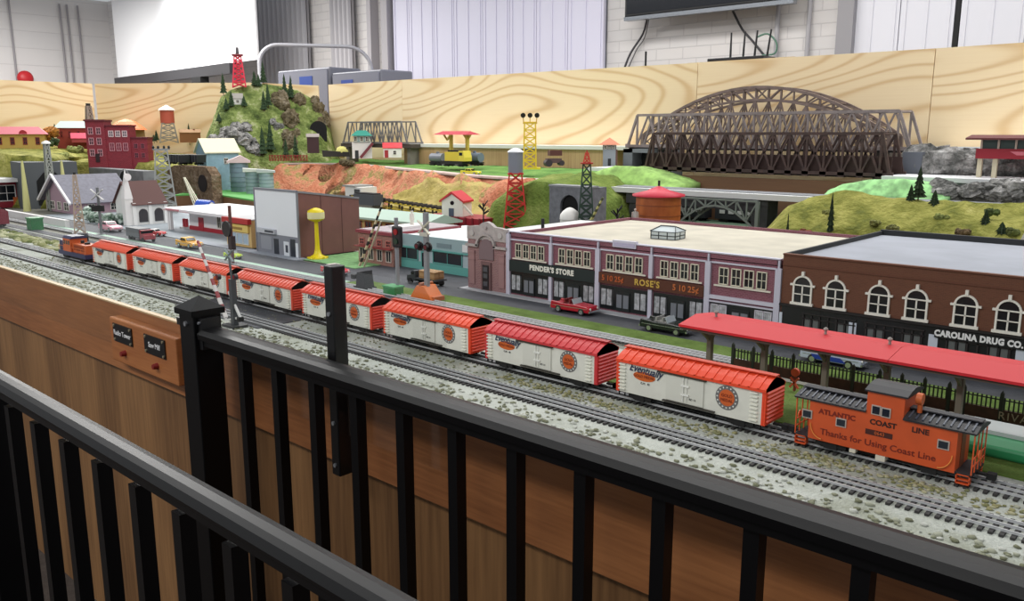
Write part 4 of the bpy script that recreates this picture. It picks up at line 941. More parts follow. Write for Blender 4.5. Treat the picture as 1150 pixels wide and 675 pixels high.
# ---------------------------------------------------------------- back boards of plain plywood
def ply(seed): 
    m = wood('pine_plywood', (244,222,182), (222,190,142), (.62, .62, 2.0), 22.0, .55, 3, .3, 5.0); return m
PLY = ply(0)
def board(name, label, a, b, z0, z1a, z1b, th=.018):
    d = Vector((b[0]-a[0], b[1]-a[1], 0)); L = d.length; rz = math.atan2(d.y, d.x)
    o = MB().prism([(0,0),(L,0),(L,z1b-z0),(0,z1a-z0)], 0, th).part(name, PLY); o.location = (a[0], a[1], z0); o.rotation_euler = (0,0,rz)
    return tag(o, label, 'plywood panel')
YP = 3.8
def px_(u, v): return at(u, v, y=YP)
s1 = px_(783, 100); s2 = px_(1048, 90); e0 = px_(370, 130); t0_ = px_(370, 95).z; t1_ = px_(783, 70.5).z; t2_ = px_(1048, 54.5).z
smid = px_(452, 120).x
board('plywood_panel', 'pine plywood backboard just right of the grey steel cabinets', (e0.x, YP), (smid-.002, YP), 0, t0_, t0_)
board('plywood_panel', 'long pine plywood backboard behind the yellow floodlight tower', (smid, YP), (s1.x-.003, YP), 0, t0_, t1_)
board('plywood_panel', 'pine plywood backboard directly behind the arched bridge', (s1.x, YP), (s2.x-.003, YP), 0, t1_, t2_)
board('plywood_panel', 'pine plywood backboard at the right end behind the red elevated diner', (s2.x, YP), (.8, YP), 0, t2_, t2_+.01)
board('plywood_panel', 'plywood backboard set diagonally across the far left corner', (-7.0, 2.81), (-5.75, 3.464), 0, .812, .80)
board('plywood_panel', 'short plywood piece peeking out between mountain and grey cabinet', (-5.70, 3.49), (-5.36, 3.74), 0, .795, .775)
board('plywood_panel', 'plywood backboard along the left end of the table behind the stations', (-7.0, 1.2), (-7.0, 2.79), 0, .81, .812)
# ---------------------------------------------------------------- land forms
ROCKO = multi('orange_clay', [(120,96,56),(178,108,80),(200,138,108),(150,140,84),(214,172,146)], 7.5, bump=.8, bscale=60, pos=[.28,.4,.52,.6,.74], bdist=.02)
GRN = multi('lawn_green', [(70,104,50),(96,136,68),(120,152,84)], 8, bump=.6, bscale=120, bdist=.006)
MTN = multi('mountain_turf', [(52,64,34),(92,108,56),(128,142,82),(186,186,150)], 11, bump=1.0, bscale=60, bdist=.02)
ROCKG = multi('grey_plaster_rock', [(52,52,50),(110,110,108),(160,158,156),(206,204,204)], 16, bump=1.0, bscale=60, bdist=.02, pos=[.3,.45,.58,.72])
def resample(pl, n):
    pl = [Vector(p) for p in pl]; d = [0]
    for a, b in zip(pl, pl[1:]): d.append(d[-1]+(b-a).length)
    out = []
    for i in range(n+1):
        t = d[-1]*i/n; k = 0
        while k < len(pl)-2 and d[k+1] < t: k += 1
        out.append(pl[k].lerp(pl[k+1], (t-d[k])/max(1e-9, d[k+1]-d[k])))
    return out
def terrain(name, label, cat, rows, mat, n=60, sub=6, amp=.02, fr=6.0, parent=None, kind=None, seed=0):
    R = [resample(r, n) for r in rows]; G = []
    for j in range(len(R)-1):
        for s in range(sub if j < len(R)-2 else sub):
            t = s/sub; G.append([R[j][i].lerp(R[j+1][i], t) for i in range(n+1)])
    G.append(R[-1]); m = len(G); vs = []
    for j in range(m):
        for i in range(n+1):
            p = G[j][i].copy()
            if 0 < j < m-1 and p.z > .01:
                q = NZ.fractal(p*fr+Vector((seed, 0, 0)), 1.0, 2.0, 4); q2 = NZ.fractal(p*fr*1.3+Vector((9, seed, 3)), 1.0, 2.0, 4)
                p.z = max(.001, p.z+q*amp); p.y += q2*amp
            vs.append(p)
    fs = [(j*(n+1)+i, j*(n+1)+i+1, (j+1)*(n+1)+i+1, (j+1)*(n+1)+i) for j in range(m-1) for i in range(n)]
    fs.append([j*(n+1) for j in range(m)]); fs.append([j*(n+1)+n for j in range(m)][::-1])
    fs.append(list(range(n+1))[::-1]+[(m-1)*(n+1)+i for i in range(n+1)])
    o = MB().add(vs, fs, 0, True).part(name, mat, parent)
    return tag(o, label, cat, kind=kind)
def Z3(pts): return [at(u, v, z=z) for u, v, z in pts]
# cliff below the road at centre left
top = Z3([(296,184,.222),(310,185,.222),(370,185.5,.222),(400,187,.222),(460,193,.222),(520,199.5,.222),(600,205,.222)])
bot = [Vector((p.x+.12, p.y-.20, 0)) for p in top]
back = [Vector((p.x-.02, 3.79, .252)) for p in top]; back[0].y = 3.45; back[1].y = 3.5
terrain('clay_cliff', 'orange clay cliff with green patches below the upper road', 'cliff', [bot, top, [Vector((p.x, p.y+.02, .222)) for p in top]], ROCKO, 90, 8, .03, 7)
edge2 = [Vector((p.x, p.y+.021, .0)) for p in top]; edge3 = [Vector((p.x, p.y+.021, .224)) for p in top]
terrain('upper_lawn', 'green lawn plateau behind the clay cliff road', 'lawn', [edge2, edge3, back, [Vector((p.x, p.y+.002, 0)) for p in back]], GRN, 60, 5, .008, 8, kind='stuff')
def ribbon(name, label, cat, pts, wd, z0, z1, mat):
    P = [Vector(p) for p in pts]; f = []; k = []
    for i, p in enumerate(P):
        d = (P[min(i+1, len(P)-1)]-P[max(0, i-1)]); d.z = 0; nrm = Vector((-d.y, d.x, 0)).normalized()*wd
        f.append(p); k.append(p+nrm)
    n = len(P); vs = [(p.x, p.y, p.z+z0) for p in f]+[(p.x, p.y, p.z+z0) for p in k]+[(p.x, p.y, p.z+z1) for p in f]+[(p.x, p.y, p.z+z1) for p in k]
    fs = []
    for i in range(n-1): fs += [(i, i+1, 2*n+i+1, 2*n+i), (n+i, 3*n+i, 3*n+i+1, n+i+1), (2*n+i, 2*n+i+1, 3*n+i+1, 3*n+i), (i, n+i, n+i+1, i+1)]
    fs += [(0, 2*n, 3*n, n), (n-1, 2*n-1, 4*n-1, 3*n-1)]
    return tag(MB().add(vs, fs).part(name, mat), label, cat)
tp2 = Z3([(452,196,.218),(490,198.5,.218),(520,201,.218),(560,203,.218),(604,206,.218)])
terrain('olive_slope', 'olive green slope where the clay cliff meets the tunnel hill', 'hill', [[Vector((p.x+.14, p.y-.27, 0)) for p in tp2], [Vector((p.x+.05, p.y-.12, .10)) for p in tp2], [Vector((p.x-.01*(5-i), p.y-.012, .205 if i else .1)) for i, p in enumerate(tp2)], [Vector((p.x, p.y, 0)) for p in tp2]], multi('olive_turf', [(120,104,50),(150,136,72),(176,160,100),(186,140,100)], 7, bump=.8, bscale=60, bdist=.01), 50, 6, .022, 8, seed=3)
ribbon('upper_road', 'pinkish grey upper road running along the cliff top', 'road', [p+Vector((0,.012,0)) for p in top], .075, .003, .012, M((192,172,166), .8, var=.05, scale=20))
# green hill with tunnel
tl = [at(u, v, y=2.78) for u, v in ((588,236),(600,214),(612,200),(640,194),(668,196),(690,206),(704,222),(712,246))]
tf = [Vector((p.x+.03, 2.44, 0)) for p in tl]; tm = [Vector((p.x+.01, 2.535, p.z*.90)) for p in tl]; tbk = [Vector((p.x-.02, 2.95, max(.0, p.z-.01))) for p in tl]; te = [Vector((p.x-.02, 3.05, 0)) for p in tl]
terrain('tunnel_hill', 'rounded green hill carrying the stone tunnel mouth', 'hill', [tf, tm, tl, tbk, te], multi('hill_turf', [(74,92,38),(108,126,58),(146,154,88)], 6, bump=1, bscale=70, bdist=.01), 50, 5, .02, 8, seed=4)
a = at(617, 209, y=2.44); b = at(662, 246, y=2.44); W = b.x-a.x
r = root('tunnel_portal', 'grey stone tunnel portal with a dark arched mouth in the green hill', 'tunnel portal', (a.x, 2.44, .0)); Hh = a.z
n = 14; cx = W*.5; cr = .042; cz = at(640,232,y=2.44).z
arc = [(cx+cr*math.cos(PI*i/n), cz+cr*math.sin(PI*i/n)) for i in range(n+1)]
MB().prism([(0,0),(0,Hh),(W,Hh),(W,0),(cx+cr,0)]+arc+[(cx-cr,0)], -.0, .10).part('portal_wall', M((112,114,120), .8, var=.08, scale=60), r)
MB().prism([(cx+cr,0)]+arc+[(cx-cr,0)], .012, .016).part('dark_mouth', M((6,6,8), .9), r)
MB().box(-.002, W+.002, -.003, .05, Hh, Hh+.006).part('capstone', M((140,142,146), .8), r)
# hillside at right
ht = [at(u, v, y=2.6) for u, v in ((845,262),(862,252),(885,232),(908,217.5),(960,219.5),(1036,224.6),(1100,226),(1150,227.5))]; ht.append(Vector((.3, 2.6, .235))); ht.append(Vector((.75, 2.6, .235)))
hf = [Vector((p.x+.06, 2.30, 0)) for p in ht]; hm = [Vector((p.x+.02, 2.42, p.z*.62)) for p in ht]; hb = [Vector((p.x, 2.70, max(.0, p.z-.012))) for p in ht]
terrain('grassy_hillside', 'olive green hillside with small trees behind the brown drug store', 'hill', [hf, hm, ht, hb, [Vector((p.x, 2.71, 0)) for p in hb]], turf2, 80, 6, .022, 7, seed=2)
# elevated girder road
g0 = at(640, 207, y=2.74).x
r = root('track_viaduct', 'long pale edged elevated roadbed crossing behind the storefront roofs', 'viaduct', (g0, 2.74, 0))
MB().box(0, .75-g0, 0, .12, .205, .224).part('deck', M((206,208,208), .7), r)
MB().box(.04, .75-g0, .03, .12, .224, .2265).part('deck_top', M((120,122,126), .8), r)
xg0 = at(703, 214, y=2.75).x-g0; xg1 = at(852, 224, y=2.75).x-g0
MB().box(xg0, xg1+.0, .012, .11, .165, .205).part('girder', M((66,66,70), .7), r)
for x in (xg0+.01, xg1-.03, xg1+.4): MB().box(x, x+.06, .02, .10, 0, .205).part('pier', M((70,72,74), .8, var=.1, scale=40), r)
# small arch truss under it
ax0 = at(762, 225, y=2.735).x; ax1 = at(853, 235, y=2.735).x; AW = ax1-ax0; AG = M((112,122,116), .6)
r = root('arch_truss', 'grey green arched truss hanging under the elevated roadbed', 'bridge', (ax0, 2.72, 0))
zt_ = .2; n = 8
def az(t): return .178-.085*(2*t-1)**2 if True else 0
for yy, nm in ((0, 'truss_side'), (.1, 'truss_side')):
    mb = MB()
    pt = [(AW*i/n, yy, zt_) for i in range(n+1)]; pb = [(AW*i/n, yy, az(i/n)) for i in range(n+1)]
    for i in range(n): mb.bar(pt[i], pt[i+1], .006); mb.bar(pb[i], pb[i+1], .007); mb.bar(pb[i] if i % 2 else pt[i], pt[i+1] if i % 2 else pb[i+1], .005); mb.bar(pb[i], pt[i], .005)
    mb.bar(pb[n], pt[n], .009); mb.bar((AW, yy, 0), (AW, yy, zt_), .012); mb.part(nm, AG, r)
# dark passenger cars under the bridge
for k in range(2):
    p = at(800+ (k-.5)*62, 250, y=3.0)
    r = root('passenger_car', ['dark passenger car with a lit window row under the arched truss, left one', 'dark passenger car with a lit window row under the arched truss, right one'][k], 'train car', (p.x, 3.0+.02*k, .09))
    MB().prismx([(-.028,.012),(-.028,.055),(-.014,.066),(.014,.066),(.028,.055),(.028,.012)], -.105, .105).part('body', M((42,44,50), .5), r)
    for i in range(5): MB().box(-.085+i*.038, -.062+i*.038, -.0292, -.028, .034, .048).part('window', M((206,208,206), .4), r)
    for s in (-1, 1): truck(r, s*.07, m=BLKm)
tag(MB().box(-2.2, -1.0, 2.9, 3.2, 0, .09).part('lower_roadbed', M((84,110,88), .9)), 'low green roadbed beneath the viaduct', 'roadbed')
# raised decks behind
r = root('middle_deck', 'raised brown-fronted deck carrying the dark truss bridge', 'deck', (0, 3.0, 0))
xm0 = at(706, 206, y=3.0).x; xm1 = at(935, 205, y=3.0).x
MB().box(xm0, .75, .05, .06, 0, .262).part('wood_front', wood('dark_brown_board', (92,64,44), (124,90,62), (2, 1, 8), 1, .7, 3, .6), r)
MB().box(at(990,197,y=3.0).x, .75, .0, .22, .274, .288).part('white_deck', M((212,214,216), .7), r); MB().box(xm0-.22, at(728,192,y=3.0).x, .0, .22, .27, .284).part('white_deck', M((212,214,216), .7), r)
MB().box(at(990,197,y=3.0).x, .75, .01, .21, .2, .274).part('deck_block', M((120,120,124), .8), r)
gp = [at(u, v, y=2.93) for u, v in ((930,214),(950,206),(975,202),(1010,201),(1045,207),(1070,214))]
terrain('green_foam_slope', 'bright mint green foam slope in front of the bridge end', 'grass', [[Vector((p.x, 2.87, .215)) for p in gp], gp, [Vector((p.x, 3.0, p.z)) for p in gp], [Vector((p.x, 3.005, .2)) for p in gp]], M((136,184,124), .95, var=.14, scale=40), 30, 4, .006, 12)
gp = [at(u, v, y=2.93) for u, v in ((655,197),(690,186),(712,188),(735,194),(752,200),(770,207))]
terrain('green_foam_slope', 'light green foam slope at the left end of the dark truss bridge', 'grass', [[Vector((p.x, 2.87, .215)) for p in gp], gp, [Vector((p.x, 3.04, p.z)) for p in gp], [Vector((p.x, 3.045, .2)) for p in gp]], M((140,176,96), .95, var=.12, scale=30), 30, 4, .008, 12)
def rocks(label, u0, u1, v0, v1, y, n, rr, name='rock_bank'):
    mb = MB()
    for i in range(n):
        u = u0+(u1-u0)*(i+.5)/n; v = random.uniform(v0, v1); p = at(u, v, y=y+random.uniform(-.02, .03)); mb.blob(tuple(p), random.uniform(.6, 1.2)*rr, 9, 6, j=.3, sq=(1.3, .7, .9), smooth=False)
    return tag(mb.part(name, ROCKG, kind='stuff'), label, 'rocks')
rocks('rough grey rock bank between the lower and middle decks at right', 1045, 1170, 208, 220, 2.93, 34, .026)
rocks('rough grey rock wall under the top shelf left of the red elevated diner', 1018, 1170, 174, 194, 3.28, 60, .04)
r = root('top_shelf', 'white topped upper shelf with wooden plank front behind the lawn', 'shelf', (0, 3.6, 0)); FPL = wood('plank_front', (150,112,74), (206,176,134), (9, 1, .6), 1.2, .6, 2, .8, 2.0, (60, 2, 1.5))
xa = at(452, 165, y=3.6).x; xb = at(690, 170, y=3.6).x
MB().box(xa, xb, .012, .19, .0, .35).part('plank_front', FPL, r)
MB().box(xa-.06, xb+.08, .0, .195, .347, .366).part('white_top', M((220,218,212), .7), r)
xc = at(1022, 165, y=3.33).x
r = root('top_shelf', 'white topped upper shelf at the right end beyond the arched bridge', 'shelf', (0, 3.33, 0))
MB().box(xc, .75, 0, .46, .348, .374).part('white_top', M((212,212,214), .7), r); MB().box(xc+.01, .75, .02, .45, 0, .348).part('shelf_block', M((120,118,116), .9), r)
for yy in (.1, .2): MB().box(xc, .75, yy, yy+.004, .374, .381).part('rail', SLV, r)
a = at(1019, 172, y=3.24); b = at(1034, 197, y=3.24)
tag(MB().box(at(1014,180,y=3.24).x, b.x, 3.235, 3.325, 0, .365).part('bridge_abutment', M((104,108,118), .8)), 'blue grey block abutment at the right end of the bridges', 'abutment')
a = at(700, 168, y=3.24); b = at(706, 187, y=3.24)
r = root('bridge_abutment', 'grey block abutment with a dark opening at the left end of the bridges', 'abutment', (a.x, 3.24, 0)); w2 = at(727,187,y=3.24).x-a.x
MB().box(0, .05, 0, .3, 0, .362).box(.05, w2, .08, .3, 0, .345).box(-.0, w2, 0, .3, .345, .362).part('abutment_block', M((104,110,112), .8), r); MB().box(.05, w2-.005, .075, .08, .24, .345).part('dark_opening', M((20,24,22), .9), r)
# ---------------------------------------------------------------- bridges
def warren(parent, x0, x1, z0, z1, y, n, t, mat, slope=.06, xs_=True, verts=True, name='truss_side', dense=False):
    mb = MB(); a = x0+slope; b = x1-slope
    mb.bar((x0, y, z0), (x1, y, z0), t*1.6); mb.bar((a, y, z1), (b, y, z1), t*1.4); mb.bar((x0, y, z0), (a, y, z1), t*1.3); mb.bar((x1, y, z0), (b, y, z1), t*1.3)
    for i in range(n+1):
        x = a+(b-a)*i/n
        if verts: mb.bar((x, y, z0), (x, y, z1), t)
        if i < n:
            xx = a+(b-a)*(i+1)/n; xm = (x+xx)/2
            if dense: mb.bar((x, y, z0), (xx, y, z1), t*.9); mb.bar((xx, y, z0), (x, y, z1), t*.9)
            else: mb.bar((x, y, z0), (xm, y, z1), t*.9); mb.bar((xm, y, z1), (xx, y, z0), t*.9)
    for x in (x0, x1): mb.cb((x, y, z0), (t*3, t*1.2, t*2.5))
    return mb.part(name, mat, parent)
def cross_top(parent, x0, x1, z, y0, y1, n, t, mat, name='top_bracing'):
    mb = MB()
    for i in range(n+1):
        x = x0+(x1-x0)*i/n; mb.bar((x, y0, z), (x, y1, z), t)
        if i < n: xx = x0+(x1-x0)*(i+1)/n; mb.bar((x, y0, z), (xx, y1, z), t*.7); mb.bar((x, y1, z), (xx, y0, z), t*.7)
    return mb.part(name, mat, parent)
DB1 = M((66,48,44), .6, var=.15, scale=40); GB = M((136,126,124), .5, var=.08, scale=40); AB = M((118,102,96), .5, var=.1, scale=30)
y = 3.05; A = at(725,190,y=y); B = at(999,198,y=y); zT = at(737,150,y=y).z; zb = .289
r = root('truss_bridge', 'dark brown truss bridge in front of the grey and arched bridges', 'bridge', (A.x, y, 0)); Wb = B.x-A.x
warren(r, 0, Wb, zb, zT, 0, 14, .0075, DB1, .035, dense=True); warren(r, 0, Wb, zb, zT, .13, 14, .0075, DB1, .035, dense=True)
cross_top(r, .035, Wb-.035, zT, 0, .13, 12, .006, DB1)
MB().box(0, Wb, .01, .12, zb-.012, zb-.004).part('deck', M((40,32,32), .8), r)
MB().box(0, Wb, .012, .016, zb, zb+.06).box(0, Wb, .114, .118, zb, zb+.06).part('plate_girder', M((58,38,34), .7), r)  # dark plates added to stand in for the solid shadow low in the truss
for i in range(15): x = .035+(Wb-.07)*i/14; MB().box(x-.012, x+.012, -.006, .006, zb-.012, zb+.016).part('gusset_plate', DB1, r)
y = 3.31; A = at(705,167,y=y); B = at(1023,165,y=y); zT = at(860,127,y=y).z; zb = .374
r = root('truss_bridge', 'light grey truss bridge with sloping portals before the arch', 'bridge', (A.x, y, 0)); Wb = B.x-A.x
warren(r, 0, Wb, zb, zT, 0, 10, .0075, GB, .05); warren(r, 0, Wb, zb, zT, .13, 10, .0075, GB, .05)
cross_top(r, .05, Wb-.05, zT, 0, .13, 10, .006, GB)
MB().box(0, Wb, .01, .12, zb-.014, zb-.004).part('deck', M((74,70,72), .8), r)
y = 3.56; A = at(722,150,y=y); B = at(1000,148,y=y); zT = at(872,97,y=y).z; zb = .37
r = root('arch_bridge', 'large grey brown arched railway bridge towering behind both truss bridges', 'bridge', (A.x, y, 0)); Wb = B.x-A.x; n = 20
def arch(t, hi): return zb+.05+(hi-zb-.05)*(1-(2*t-1)**2)
for yy in (0, .13):
    mb = MB(); o_ = [(Wb*i/n, yy, arch(i/n, zT)) for i in range(n+1)]; i_ = [(Wb*i/n, yy, max(zb, arch(i/n, zT-.045)-.01)) for i in range(n+1)]; bb = [(Wb*i/n, yy, zb) for i in range(n+1)]
    for k in range(n):
        mb.bar(o_[k], o_[k+1], .013, .012); mb.bar(i_[k], i_[k+1], .009, .010); mb.bar(o_[k], i_[k], .006); mb.bar(o_[k] if k < n/2 else i_[k], i_[k+1] if k < n/2 else o_[k+1], .006)
        if k % 2 == 0:
            mb.bar(i_[k], bb[k], .007); 
            if k+2 <= n: mb.bar(i_[k], bb[k+1], .0055); mb.bar(i_[k+2], bb[k+1], .0055); mb.bar(bb[k], i_[k+2], .0045)
    mb.bar(bb[0], bb[-1], .014, .016); mb.bar((0, yy, zb), o_[0], .016); mb.bar((Wb, yy, zb), o_[-1], .016); mb.part('arch_rib', AB, r)
mb = MB()
for k in range(1, n): p = (Wb*k/n, 0, arch(k/n, zT)); q = (Wb*k/n, .13, arch(k/n, zT)); mb.bar(p, q, .006); q2 = (Wb*(k+1)/n, .13, arch((k+1)/n, zT)); mb.bar(p, q2, .005)
mb.part('top_bracing', AB, r); MB().box(0, Wb, .01, .12, zb-.01, zb).part('deck', M((80,72,70), .8), r)
for x in (.0, Wb-.06): MB().box(x, x+.06, .01, .12, 0, zb-.01).part('pier', M((84,78,74), .8), r)
a = at(383,160,y=3.5); b = at(445,160,y=3.5); c = at(455,158,y=3.5); zt = at(415,137,y=3.5).z; zb = at(383,160,y=3.5).z
r = root('truss_bridge', 'small grey open truss bridge far back left of the lawn shelf', 'bridge', (a.x, 3.52, 0)); Wb = c.x-a.x
warren(r, 0, Wb, zb, zt, 0, 6, .006, M((110,108,108), .6), .06); warren(r, 0, Wb, zb, zt, .12, 6, .006, M((110,108,108), .6), .06); cross_top(r, .06, Wb-.06, zt, 0, .12, 6, .005, M((110,108,108), .6)); MB().box(-.03, Wb+.03, 0, .12, zb-.03, zb-.006).part('deck', M((70,62,56), .8), r)
for x in (0, Wb-.03): MB().box(x, x+.03, .02, .1, .2, zb-.03).part('pier', M((120,114,108), .8), r)
# elevated red diner at right edge
a = at(1097,178,y=3.14)
r = root('elevated_diner', 'dark red elevated station car on pale posts at the right edge', 'building', (a.x, 3.12, .288))
zB = at(1100,178,y=3.12).z-.288; zM = at(1100,167,y=3.12).z-.288; zR = at(1100,157,y=3.12).z-.288
MB().box(0, .42, 0, .1, zB, zM).part('lower_wall', M((148,26,44), .6), r)
MB().box(.015, .42, .004, .096, zM, zR).part('window_band', M((44,58,56), .3), r)
for k in range(9): MB().box(.012+k*.05, .018+k*.05, -.0005, .004, zM, zR).part('window_mullion', M((170,150,140), .6), r)
MB().prismx([(-.02,zR),(-.02,zR+.006),(.05,zR+.016),(.12,zR+.006),(.12,zR)], -.03, .43).part('roof', M((96,46,46), .7), r)
for x in (.005, .05, .17, .3, .4): MB().box(x, x+.014, .01, .025, 0, zB).part('post', M((206,196,170), .7), r)
MB().prism([(.10,zM-.008),(.19,zM-.008),(.17,zB+.012),(.12,zB+.012)], -.0012, 0).part('side_emblem', M((206,110,124), .6), r)
# ---------------------------------------------------------------- left plateau and mountain
XLW = -6.99
pe = Z3([(20,172,.33),(60,178,.285),(80,181.5,.245),(130,181.5,.24),(170,183.5,.24),(200,185,.238),(214,185.5,.236)])
pe[0].x = -6.2; pe.insert(0, Vector((-6.2, 1.45, .33)))
pf = [Vector((p.x+.14, p.y-.10, 0)) for p in pe]
pb = [Vector((max(XLW+.03, p.x-.8), max(p.y+.02, min(3.35, p.y+.55)), p.z+.04)) for p in pe]; pb[0] = Vector((-6.96, 1.5, .36)); pb[1] = Vector((-6.96, 2.2, .35)); pb[2] = Vector((-6.96, 2.55, .33)); pb[3] = Vector((-6.9, 2.75, .30)); pb[4] = Vector((-6.6, 2.95, .29)); pb[5] = Vector((-6.2, 3.12, .28)); pb[6] = Vector((-5.9, 3.25, .26)); pb[7] = Vector((-5.6, 3.4, .24))
terrain('grassy_plateau', 'yellow green plateau holding the stations and red brick factory at far left', 'hill', [pf, pe, [p+(q-p)*.15 for p, q in zip(pe, pb)], pb, [Vector((p.x, p.y+.004, 0)) for p in pb]], turf2, 80, 6, .012, 7, seed=8)
# mountain : ground bearing by photo column, distance in metres
sil = [(226,168),(234,148),(241,134),(250,110),(262,100),(275,96),(300,94),(320,98),(336,101),(350,110),(359,118),(367,130),(373,152),(378,170),(386,184)]
def lerp1(pl, x):
    if x <= pl[0][0]: return pl[0][1]
    for (a, b), (c, d) in zip(pl, pl[1:]):
        if x <= c: return b+(d-b)*(x-a)/(c-a)
    return pl[-1][1]
def mtn_pt(u, t):
    r_ = ray(u, HZ); d = Vector((r_.x, r_.y, 0)).normalized()
    D0 = 5.92+.13*(u-226)/160; D = D0+.64*t
    top = at(u, lerp1(sil, u), y=(d*(D0+.64*.78)).y).z
    z0 = .2; k = min(1, t/.78); s = k**.9
    s = s+.05*math.sin(k*9+u*.05)*(1-k)*k*2
    z = z0+(top-z0)*s
    if t < .05: z = z*t/.05
    if t > .78: z = top-(top-z0)*((t-.78)/.22)**1.5
    p = d*D; p.z = z; q = NZ.fractal(Vector((p.x*5, p.y*5, z*5)), 1, 2, 5)
    p.z = max(.0, z+q*.05*(1-abs(2*t-1)**4)*(1 if t < .75 else .2)); return p
vs = []; NU, NT = 80, 46
for j in range(NT+1):
    for i in range(NU+1): vs.append(mtn_pt(226+160*i/NU, j/NT))
fs = [(j*(NU+1)+i, j*(NU+1)+i+1, (j+1)*(NU+1)+i+1, (j+1)*(NU+1)+i) for j in range(NT) for i in range(NU)]
n0 = len(vs); rim = [i for i in range(NU+1)]+[j*(NU+1)+NU for j in range(1, NT+1)]+[NT*(NU+1)+i for i in range(NU-1, -1, -1)]+[j*(NU+1) for j in range(NT-1, 0, -1)]
for i in rim: vs.append(Vector((vs[i].x, vs[i].y, 0)))
m_ = len(rim); fs += [(rim[k], rim[(k+1) % m_], n0+(k+1) % m_, n0+k) for k in range(m_)]; fs.append([n0+k for k in range(m_)])
tag(MB().add(vs, fs, 0, True).part('mountain', MTN), 'steep green model mountain with rocks and fir trees in the far left corner', 'mountain')
def hit(u, v):
    best = None
    for k in range(0, 79):
        p = mtn_pt(u, k/100); q = p-Vector((0,0,HCAM)); vv = CY-FPX*q.dot(Vector((VX.y,VY.y,VZ.y)))/q.dot(FW)
        if best is None or abs(vv-v) < best[0]: best = (abs(vv-v), p)
    return best[1]
def outcrop(u, v, wpx, hpx, label, mat=ROCKG, sink=.3):
    p = hit(u, v); s = mpp(p); mb = MB()
    for i in range(9):
        du = random.uniform(-.4, .4)*wpx; dv = random.uniform(-.4, .4)*hpx; q = hit(u+du, v+dv)
        mb.blob(tuple(q), hpx*s*random.uniform(.22, .38), 12, 8, j=.22, sq=(1.2*wpx/hpx/1.4, .8, 1), smooth=False)
    return tag(mb.part('rock_outcrop', mat), label, 'rock')
outcrop(258, 152, 54, 26, 'grey plaster rock outcrop low on the left flank of the mountain'); outcrop(282, 164, 22, 18, 'pale grey boulder mass at the mountain foot beside the blue grain house')
BRR = multi('brown_rock', [(66,58,44),(104,94,72),(150,140,124)], 18, bump=1, bscale=60, bdist=.02)
outcrop(326, 124, 32, 30, 'brown grey cave-like rock face in the middle of the mountain', BRR); outcrop(312, 140, 14, 12, 'small pale rock knob in the middle of the mountain'); outcrop(328, 156, 18, 26, 'dark brown ravine rock below the cave-like face', BRR); outcrop(358, 118, 12, 18, 'speckled brown rock shoulder above the dark tunnel at the right flank', BRR)
TRN = M((34,54,34), .9, var=.25, scale=90, rgb2=(58,80,50)); TRK = M((70,52,38), .9)
def fir(loc, h, w, label, mat=None, grp=None, name='fir_tree', narrow=False):
    r = root(name, label, 'tree', loc, random.uniform(0, 6), grp); mb = MB(); k = 6
    for i in range(k):
        z = h*(.12+.80*i/k); rr = w*(1-.82*i/k); n = 9; vs = [(0, 0, z+h*.26)]
        for j in range(n*2):
            q = PI*j/n; f = rr*(1 if j % 2 else .62)*random.uniform(.85, 1.15); vs.append((f*math.cos(q), f*math.sin(q), z-random.uniform(0, .03)*h))
        mb.add(vs, [(0, 1+j, 1+(j+1) % (2*n)) for j in range(2*n)]+[[1+j for j in range(2*n)][::-1]])
    mb.part('foliage', mat or TRN, r); MB().cyl((0,0,-.01),(0,0,h*.5), w*.10, w*.04, 6).part('trunk', TRK, r); return r
def bush(loc, s, label, mat, name='bush', sq=(1,1,1), grp=None):
    mb = MB()
    for i in range(9): mb.blob((random.uniform(-.6,.6)*s*sq[0], random.uniform(-.5,.5)*s, s*(.35+random.uniform(0, .75)*sq[2])), s*random.uniform(.35, .55), 9, 6, j=.3, smooth=False)
    o = mb.part(name, mat); o.location = loc; return tag(o, label, 'bush', grp)
firs = [(254,97,24,'lone dark fir left of the red lattice tower'),(289,97,17,'short fir on the summit just right of the red lattice tower'),(293.5,98,14,'tiny fir squeezed beside the tallest summit fir'),(299,95,25,'tallest dark fir in the middle of the mountain summit'),(322,110,26,'left fir of the pair on the right summit shoulder'),(329,112,26,'right fir of the pair on the right summit shoulder'),(298,124,22,'left fir of the pair high on the mountain face'),(303,121,26,'right fir of the pair high on the mountain face'),(294,176,32,'left fir of the pair at the mountain foot'),(303,172,36,'right fir of the pair at the mountain foot'),(256,124,14,'small fir below the lone summit fir'),(262,121,18,'dark fir beside the tiny summit cottage'),(276,120,12,'little fir right of the tiny summit cottage'),(247,138,10,'small fir on the left mountain edge'),(320,178,22,'dark spruce below the brown ravine rock'),(331,178,26,'broad spruce right of the brown ravine rock')]
for u, v, hp, lb in firs:
    p = hit(u, v); s = mpp(p); fir(p, hp*s, s*(4.4 if hp < 30 else 5.6), lb)
